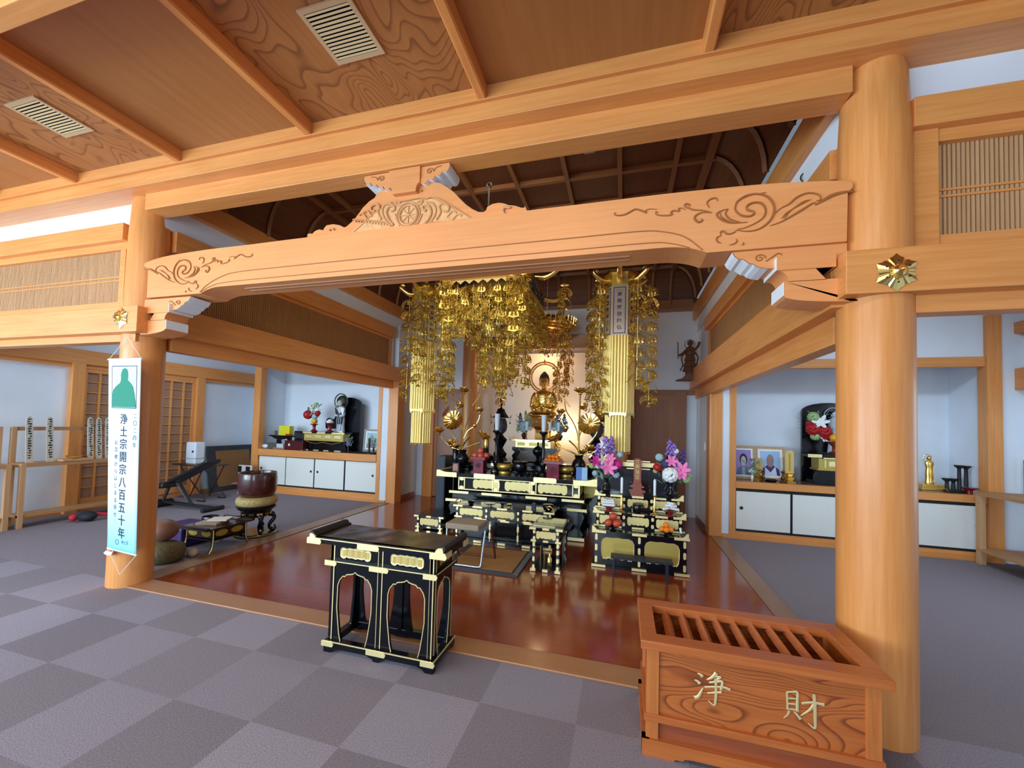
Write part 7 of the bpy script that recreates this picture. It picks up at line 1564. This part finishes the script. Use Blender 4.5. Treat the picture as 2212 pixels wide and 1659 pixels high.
tag(MB().tube([(-4.98, 4.10, .66), (-4.92, 4.12, .665)], [.012, .022], 10).tube([(-4.92, 4.12, .665), (-4.89, 4.13, .665)], .022, 10).build('striker_end', nmat('striker_red', (.12, .02, .02), .5)), 'dark red striker end poking out beside the bronze bowl', 'striker')
# low reading table, books, cushions
t = thing('reading_table', 'low black table with gold-edged legs and oval gold panels carrying open books', 'table', (-4.62, 3.68, 0)); RT = t
a0, a1, c0, c1 = -4.84, -4.44, 3.46, 3.86
MB().box(a0-.03, a1+.03, c0-.10, c1+.10, .262, .28).build('top', nmat('brown_black', (.03, .015, .012), .2, coat=.4), t, bev=.002); MB().box(a0-.03, a1+.03, c0-.10, c0-.06, .28, .295).box(a0-.03, a1+.03, c1+.06, c1+.10, .28, .295).build('raised_ends', nmat('brown_black_b', (.03, .012, .012), .25), t)
MB().box(a0, a1, c0, c1, .16, .262).build('apron', nmat('apron_brown', (.03, .012, .008), .25), t); MB().box(a0-.01, a1+.01, c0-.01, c1+.01, .135, .15).build('shelf', BLACK, t)
g = MB()
for yy in (3.56, 3.75): g.prism([(yy+.075*math.cos(q*PI/9), .21+.036*math.sin(q*PI/9)) for q in range(18)], 'x', a1, a1+.004)
for xx in (-4.74, -4.54): g.prism([(xx+.07*math.cos(q*PI/9), .21+.034*math.sin(q*PI/9)) for q in range(18)], 'y', c0-.004, c0)
g.build('oval_panels', nmat('dull_gold', (.45, .32, .04), .45, .5), t)
for x, y, dx, dy in ((a0, c0, -.01, -.03), (a1, c0, .01, -.03), (a0, c1, -.01, .03), (a1, c1, .01, .03)):
    MB().tube(catmull([(x, y, .26), (x, y, .14), (x+dx*.5, y+dy*.5, .06), (x+dx, y+dy*1.5, 0.008)], 4), .013, 8).build('leg', BLACK, t); MB().tube(catmull([(x+.012, y-.006, .26), (x+.012, y-.006, .14), (x+dx*.5+.012, y+dy*.5-.006, .06), (x+dx+.012, y+dy*1.5-.006, 0.01)], 4), .006, 5).build('gold_edge', GOLD, t)
def book(x, y, z, w, d, h, rz, label, col):
    t = thing('book', label, 'book', (x, y, z), rz); MB().box(-w/2, w/2, -d/2, d/2, 0, h).build('pages', col, t, local=True, bev=.002); MB().box(-w/2-.003, w/2+.003, -d/2-.003, d/2+.003, 0, .004).build('cover', BRONZE, t, local=True)
book(-4.66, 3.62, .28, .24, .22, .03, .3, 'thick tan book lying under the open pale book on the low table', nmat('tan_pages', (.42, .30, .22), .7)); book(-4.62, 3.68, .31, .20, .18, .018, .5, 'open pale book topmost on the low table', CREAM); book(-4.70, 3.90, .28, .22, .12, .012, .1, 'thin booklet at the far end of the low table', nmat('greyish_pages', (.35, .3, .27), .7))
t = thing('metal_bowl', 'small dark metal bowl on the carpet behind the low reading table', 'bowl', (-5.14, 3.96, 0)); MB().lathe([(.06, .15), (.09, .17), (.10, .21), (.09, .25), (.085, .25), (.09, .21), (.06, .17)], (-5.14, 3.96, 0), 24).build('bowl', nmat('gunmetal', (.06, .06, .07), .25, .8), t); MB().lathe([(.09, 0), (.10, .02), (.10, .12), (.07, .15)], (-5.14, 3.96, 0), 24).build('cushion', PURPLE, t)
t = MB().box(-5.12, -4.70, 3.42, 3.82, 0, .24).build('purple_cushion', PURPLE, bev=.03); t.location = (-.20, .02, 0); tag(t, 'deep purple cloth-covered box cushion on the carpet beside the low reading table', 'cushion')
tag(MB().lathe([(.001, 0), (.12, .0), (.165, .04), (.18, .10), (.165, .165), (.10, .20), (.001, .205)], (-4.63, 3.10, .002), 28).build('round_cushion', nmat('olive_brocade', (.12, .085, .035), .7, var=.4, vscale=50)), 'olive brocade round cushion on the carpet behind the banner pillar', 'cushion')
tag(MB().ball((-4.70, 3.12, .32), .135, 20, 14, 1.0, 1, .85).build('wooden_drum', nmat('wood_drum', (.22, .10, .06), .55)), 'rounded brown wooden drum on the olive cushion behind the banner pillar', 'drum')
tag(MB().ball((-4.53, 3.31, .048), .048, 14, 10, 1.3, 1, 1).build('mallet_head', nmat('cream_cloth', (.5, .42, .33), .8)), 'small cream padded mallet head lying by the olive cushion', 'mallet')
# ---------------------------------------------------------------- exercise bench, side table, purifier, screen
t = thing('exercise_bench', 'black folding exercise bench with tilted padded back on the aisle carpet', 'bench', (-7.0, 4.9, 0)); BK = nmat('black_vinyl', (.01, .01, .012), .35)
M = Matrix.Translation((-6.93, 5.0, .60)) @ rotm('Z', .1) @ rotm('Y', -.47)
MB().merge(MB().box(-.46, .46, -.14, .14, -.03, .03), M).build('back_pad', BK, t, bev=.025)
MB().merge(MB().box(.18, .36, -.10, .08, .031, .036), M).build('paper', WHITE, t)
M2 = Matrix.Translation((-7.45, 4.9, .36)) @ rotm('Y', -.15); MB().merge(MB().box(-.2, .2, -.14, .14, -.05, .05), M2).build('seat_pad', BK, t, bev=.03)
MB().tube([(-7.6, 4.9, .10), (-6.75, 4.95, .06), (-6.42, 4.97, .05)], .03, 6).build('main_rail', BLACKM, t)
MB().tube([(-7.1, 4.92, .42), (-6.85, 4.95, .08)], .024, 6).build('stay', BLACKM, t); MB().tube([(-7.25, 4.98, .40), (-6.98, 5.0, .10)], .018, 6).build('stay', STEEL, t)
MB().tube([(-6.42, 4.80, .035), (-6.42, 5.15, .035)], .035, 8).build('foot', BLACKM, t); MB().tube([(-7.45, 4.70, .06), (-7.45, 5.05, .06)], .06, 12).build('roller', BLACKM, t)
MB().tube([(-7.45, 4.9, .06), (-7.35, 4.93, .34)], .025, 6).build('front_leg', BLACKM, t)
t = thing('folding_table', 'small dark folding side table with crossed tube legs carrying the white purifier', 'table', (-7.55, 5.6, 0))
MB().box(-8.05, -7.20, 5.42, 5.85, .625, .645).build('top', nmat('table_brown', (.05, .02, .012), .4), t)
for y in (5.44, 5.82): MB().tube(catmull([(-7.85, y, .625), (-7.8, y, .55), (-7.45, y, .25), (-7.25, y, .06), (-7.22, y, .015), (-7.4, y, .012)], 4), .012, 6).build('crossed_leg', BLACKM, t); MB().tube([(-7.28, y, .62), (-7.62, y, .02)], .011, 6).build('crossed_leg', nmat('dark_red_tube', (.08, .01, .01), .4), t)
t = thing('air_purifier', 'white boxy air purifier standing on the folding side table', 'air purifier', (-7.72, 5.6, .645))
MB().box(-7.86, -7.62, 5.52, 5.70, .645, 1.05).build('body', nmat('white_plastic', (.75, .8, .9), .4), t, bev=.02); MB().box(-7.862, -7.618, 5.516, 5.704, .745, .752).build('seam', GREY, t); MB().box(-7.70, -7.66, 5.515, 5.52, .86, .895).build('display', BLACKM, t)
# leaning framed mat (screen)
t = thing('leaning_mat', 'tan mat with dark grey patterned border leaning upright against the white wall', 'mat', (-7.72, 6.3, 0))
MB().prism([(-7.98, 0), (-7.94, 0), (-8.08, .93), (-8.12, .93)], 'y', 6.08, 7.12).build('border', MATB, t); MB().prism([(-7.95, .10), (-7.948, .10), (-8.058, .83), (-8.063, .83)], 'y', 6.24, 7.0).build('mat_surface', MATC, t)
t = thing('picture_panel', 'small white panel with two dark patches standing behind the bronze bowl', 'panel', (-7.38, 6.3, 0))
MB().box(-7.50, -7.18, 6.30, 6.33, .0, .57).build('panel', WHITE, t); MB().box(-7.51, -7.42, 6.294, 6.30, .43, .55).build('dark_patch', BLACKM, t); MB().box(-7.31, -7.20, 6.294, 6.30, .43, .55).build('dark_patch', BLACKM, t)
tag(MB().ball((-7.35, 3.88, .07), .09, 16, 10, 1.4, 1.1, .8).build('black_bag', nmat('bag_black', (.012, .012, .02), .7)), 'small black bag lying on the carpet near the wooden rack', 'bag')
o = [q for q in bpy.data.objects if q.name == 'black_bag'][0]; MB().ball((-7.45, 3.78, .06), .05, 8, 6).tube([(-7.3, 3.95, .09), (-7.22, 4.1, .06)], .025, 6).build('red_trim', nmat('red_trim', (.5, .01, .03), .6), None).parent = o
# ---------------------------------------------------------------- tablet racks on the aisle wall
def rack(y0, y1, x, label, ztop=1.33, zm=.85, zl=.17):
    t = thing('tablet_rack', label, 'rack', (x, (y0+y1)/2, 0), group='tablet racks')
    for y in (y0, y1-.05):
        MB().box(x-.02, x+.03, y, y+.05, 0, zm).build('post', W_PALE, t, bev=.002); MB().box(x-.26, x-.21, y, y+.05, 0, ztop).build('post', W_PALE, t, bev=.002)
    MB().box(x-.25, x-.22, y0, y1, ztop-.05, ztop).build('top_rail', W_PALEX, t); MB().box(x-.26, x+.03, y0, y1, zm-.05, zm).build('shelf', W_PALEX, t, bev=.002)
    MB().box(x-.25, x+.02, y0, y1, zl-.03, zl).build('low_rail', W_PALEX, t)
    return t
rack(3.30, 4.72, -7.62, 'long pale wooden rack with leaning grave tablets by the shoji screens'); rack(2.2, 3.22, -7.62, 'pale wooden rack cut by the picture edge beside the longer rack')
def stupa(y, label, lean=.10):
    t = thing('grave_tablet', label, 'tablet', (-7.74, y, .85), group='wooden grave tablets'); g = MB()
    M = Matrix.Translation((-7.70, y, .85)) @ rotm('Y', -lean)
    p = [(-.035, 0), (.035, 0), (.035, .48), (.028, .50), (.035, .52), (.028, .54), (.035, .56), (.025, .585), (.03, .60), (0, .635), (-.03, .60), (-.025, .585), (-.035, .56), (-.028, .54), (-.035, .52), (-.028, .50), (-.035, .48)]
    MB().merge(MB().prism(p, 'x', -.006, .006), M).build('board', nmat('pale_board', (.55, .50, .42), .7), t)
    rdd = random.Random(int(y*100)); g = MB()
    for i in range(17):
        z = .05+i*.033
        for k in range(3): yy = rdd.uniform(-.02, .008); g.box(.0065, .0075, yy, yy+.016, z+rdd.uniform(0, .012), z+rdd.uniform(.016, .024))
    MB().merge(g, M).build('brush_writing', nmat('sumi_ink', (.02, .02, .025), .8), t)
stupa(3.42, 'slim wooden grave tablet with black writing, standing alone before the white wall'); stupa(3.62, 'slim wooden grave tablet with black writing, second before the white wall')
for y, l in ((4.06, 'paler grave tablet before the shoji screen, next to the small gold bowl'), (4.16, 'middle grave tablet of the three before the shoji screen'), (4.27, 'grave tablet before the shoji screen, half hidden by the hanging banner')): stupa(y, l)
tag(MB().box(-7.80, -7.58, 3.70, 4.02, .85, .875).build('wooden_tray', W_PALE, bev=.003), 'flat pale wooden tray on the rack under the small gold bowl', 'tray')
tag(MB().lathe([(.03, 0), (.075, .02), (.09, .045), (.08, .045), (.02, .01)], (-7.68, 3.86, .875), 20).build('gold_bowl', GOLDB), 'small gold bowl on the pale wooden tray of the rack', 'bowl')
# rack beyond the round pillar
t = thing('low_rack', 'pale wooden low rack on the carpet beyond the round pillar', 'rack', (4.35, 5.9, 0))
for y in (5.35, 6.30): MB().box(4.22, 4.28, y-.03, y+.03, 0, .86).build('post', W_PALE, t, bev=.002)
MB().box(4.22, 4.72, 5.35, 6.36, .835, .875).build('shelf', W_PALEX, t, bev=.002); MB().box(4.22, 4.70, 5.3, 6.33, .16, .19).build('low_rail', W_PALEX, t); MB().box(4.68, 4.72, 5.5, 6.33, 1.25, 1.285).box(4.68, 4.72, 6.28, 6.33, .87, 1.26).build('back_rail', W_PALEX, t)
tag(MB().ball((4.45, 5.7, .20), .07, 12, 8, 1.6, 1.2, .6).build('dark_bundle', BLACKM), 'small dark bundle on the lower shelf of the rack beyond the pillar', 'bundle')
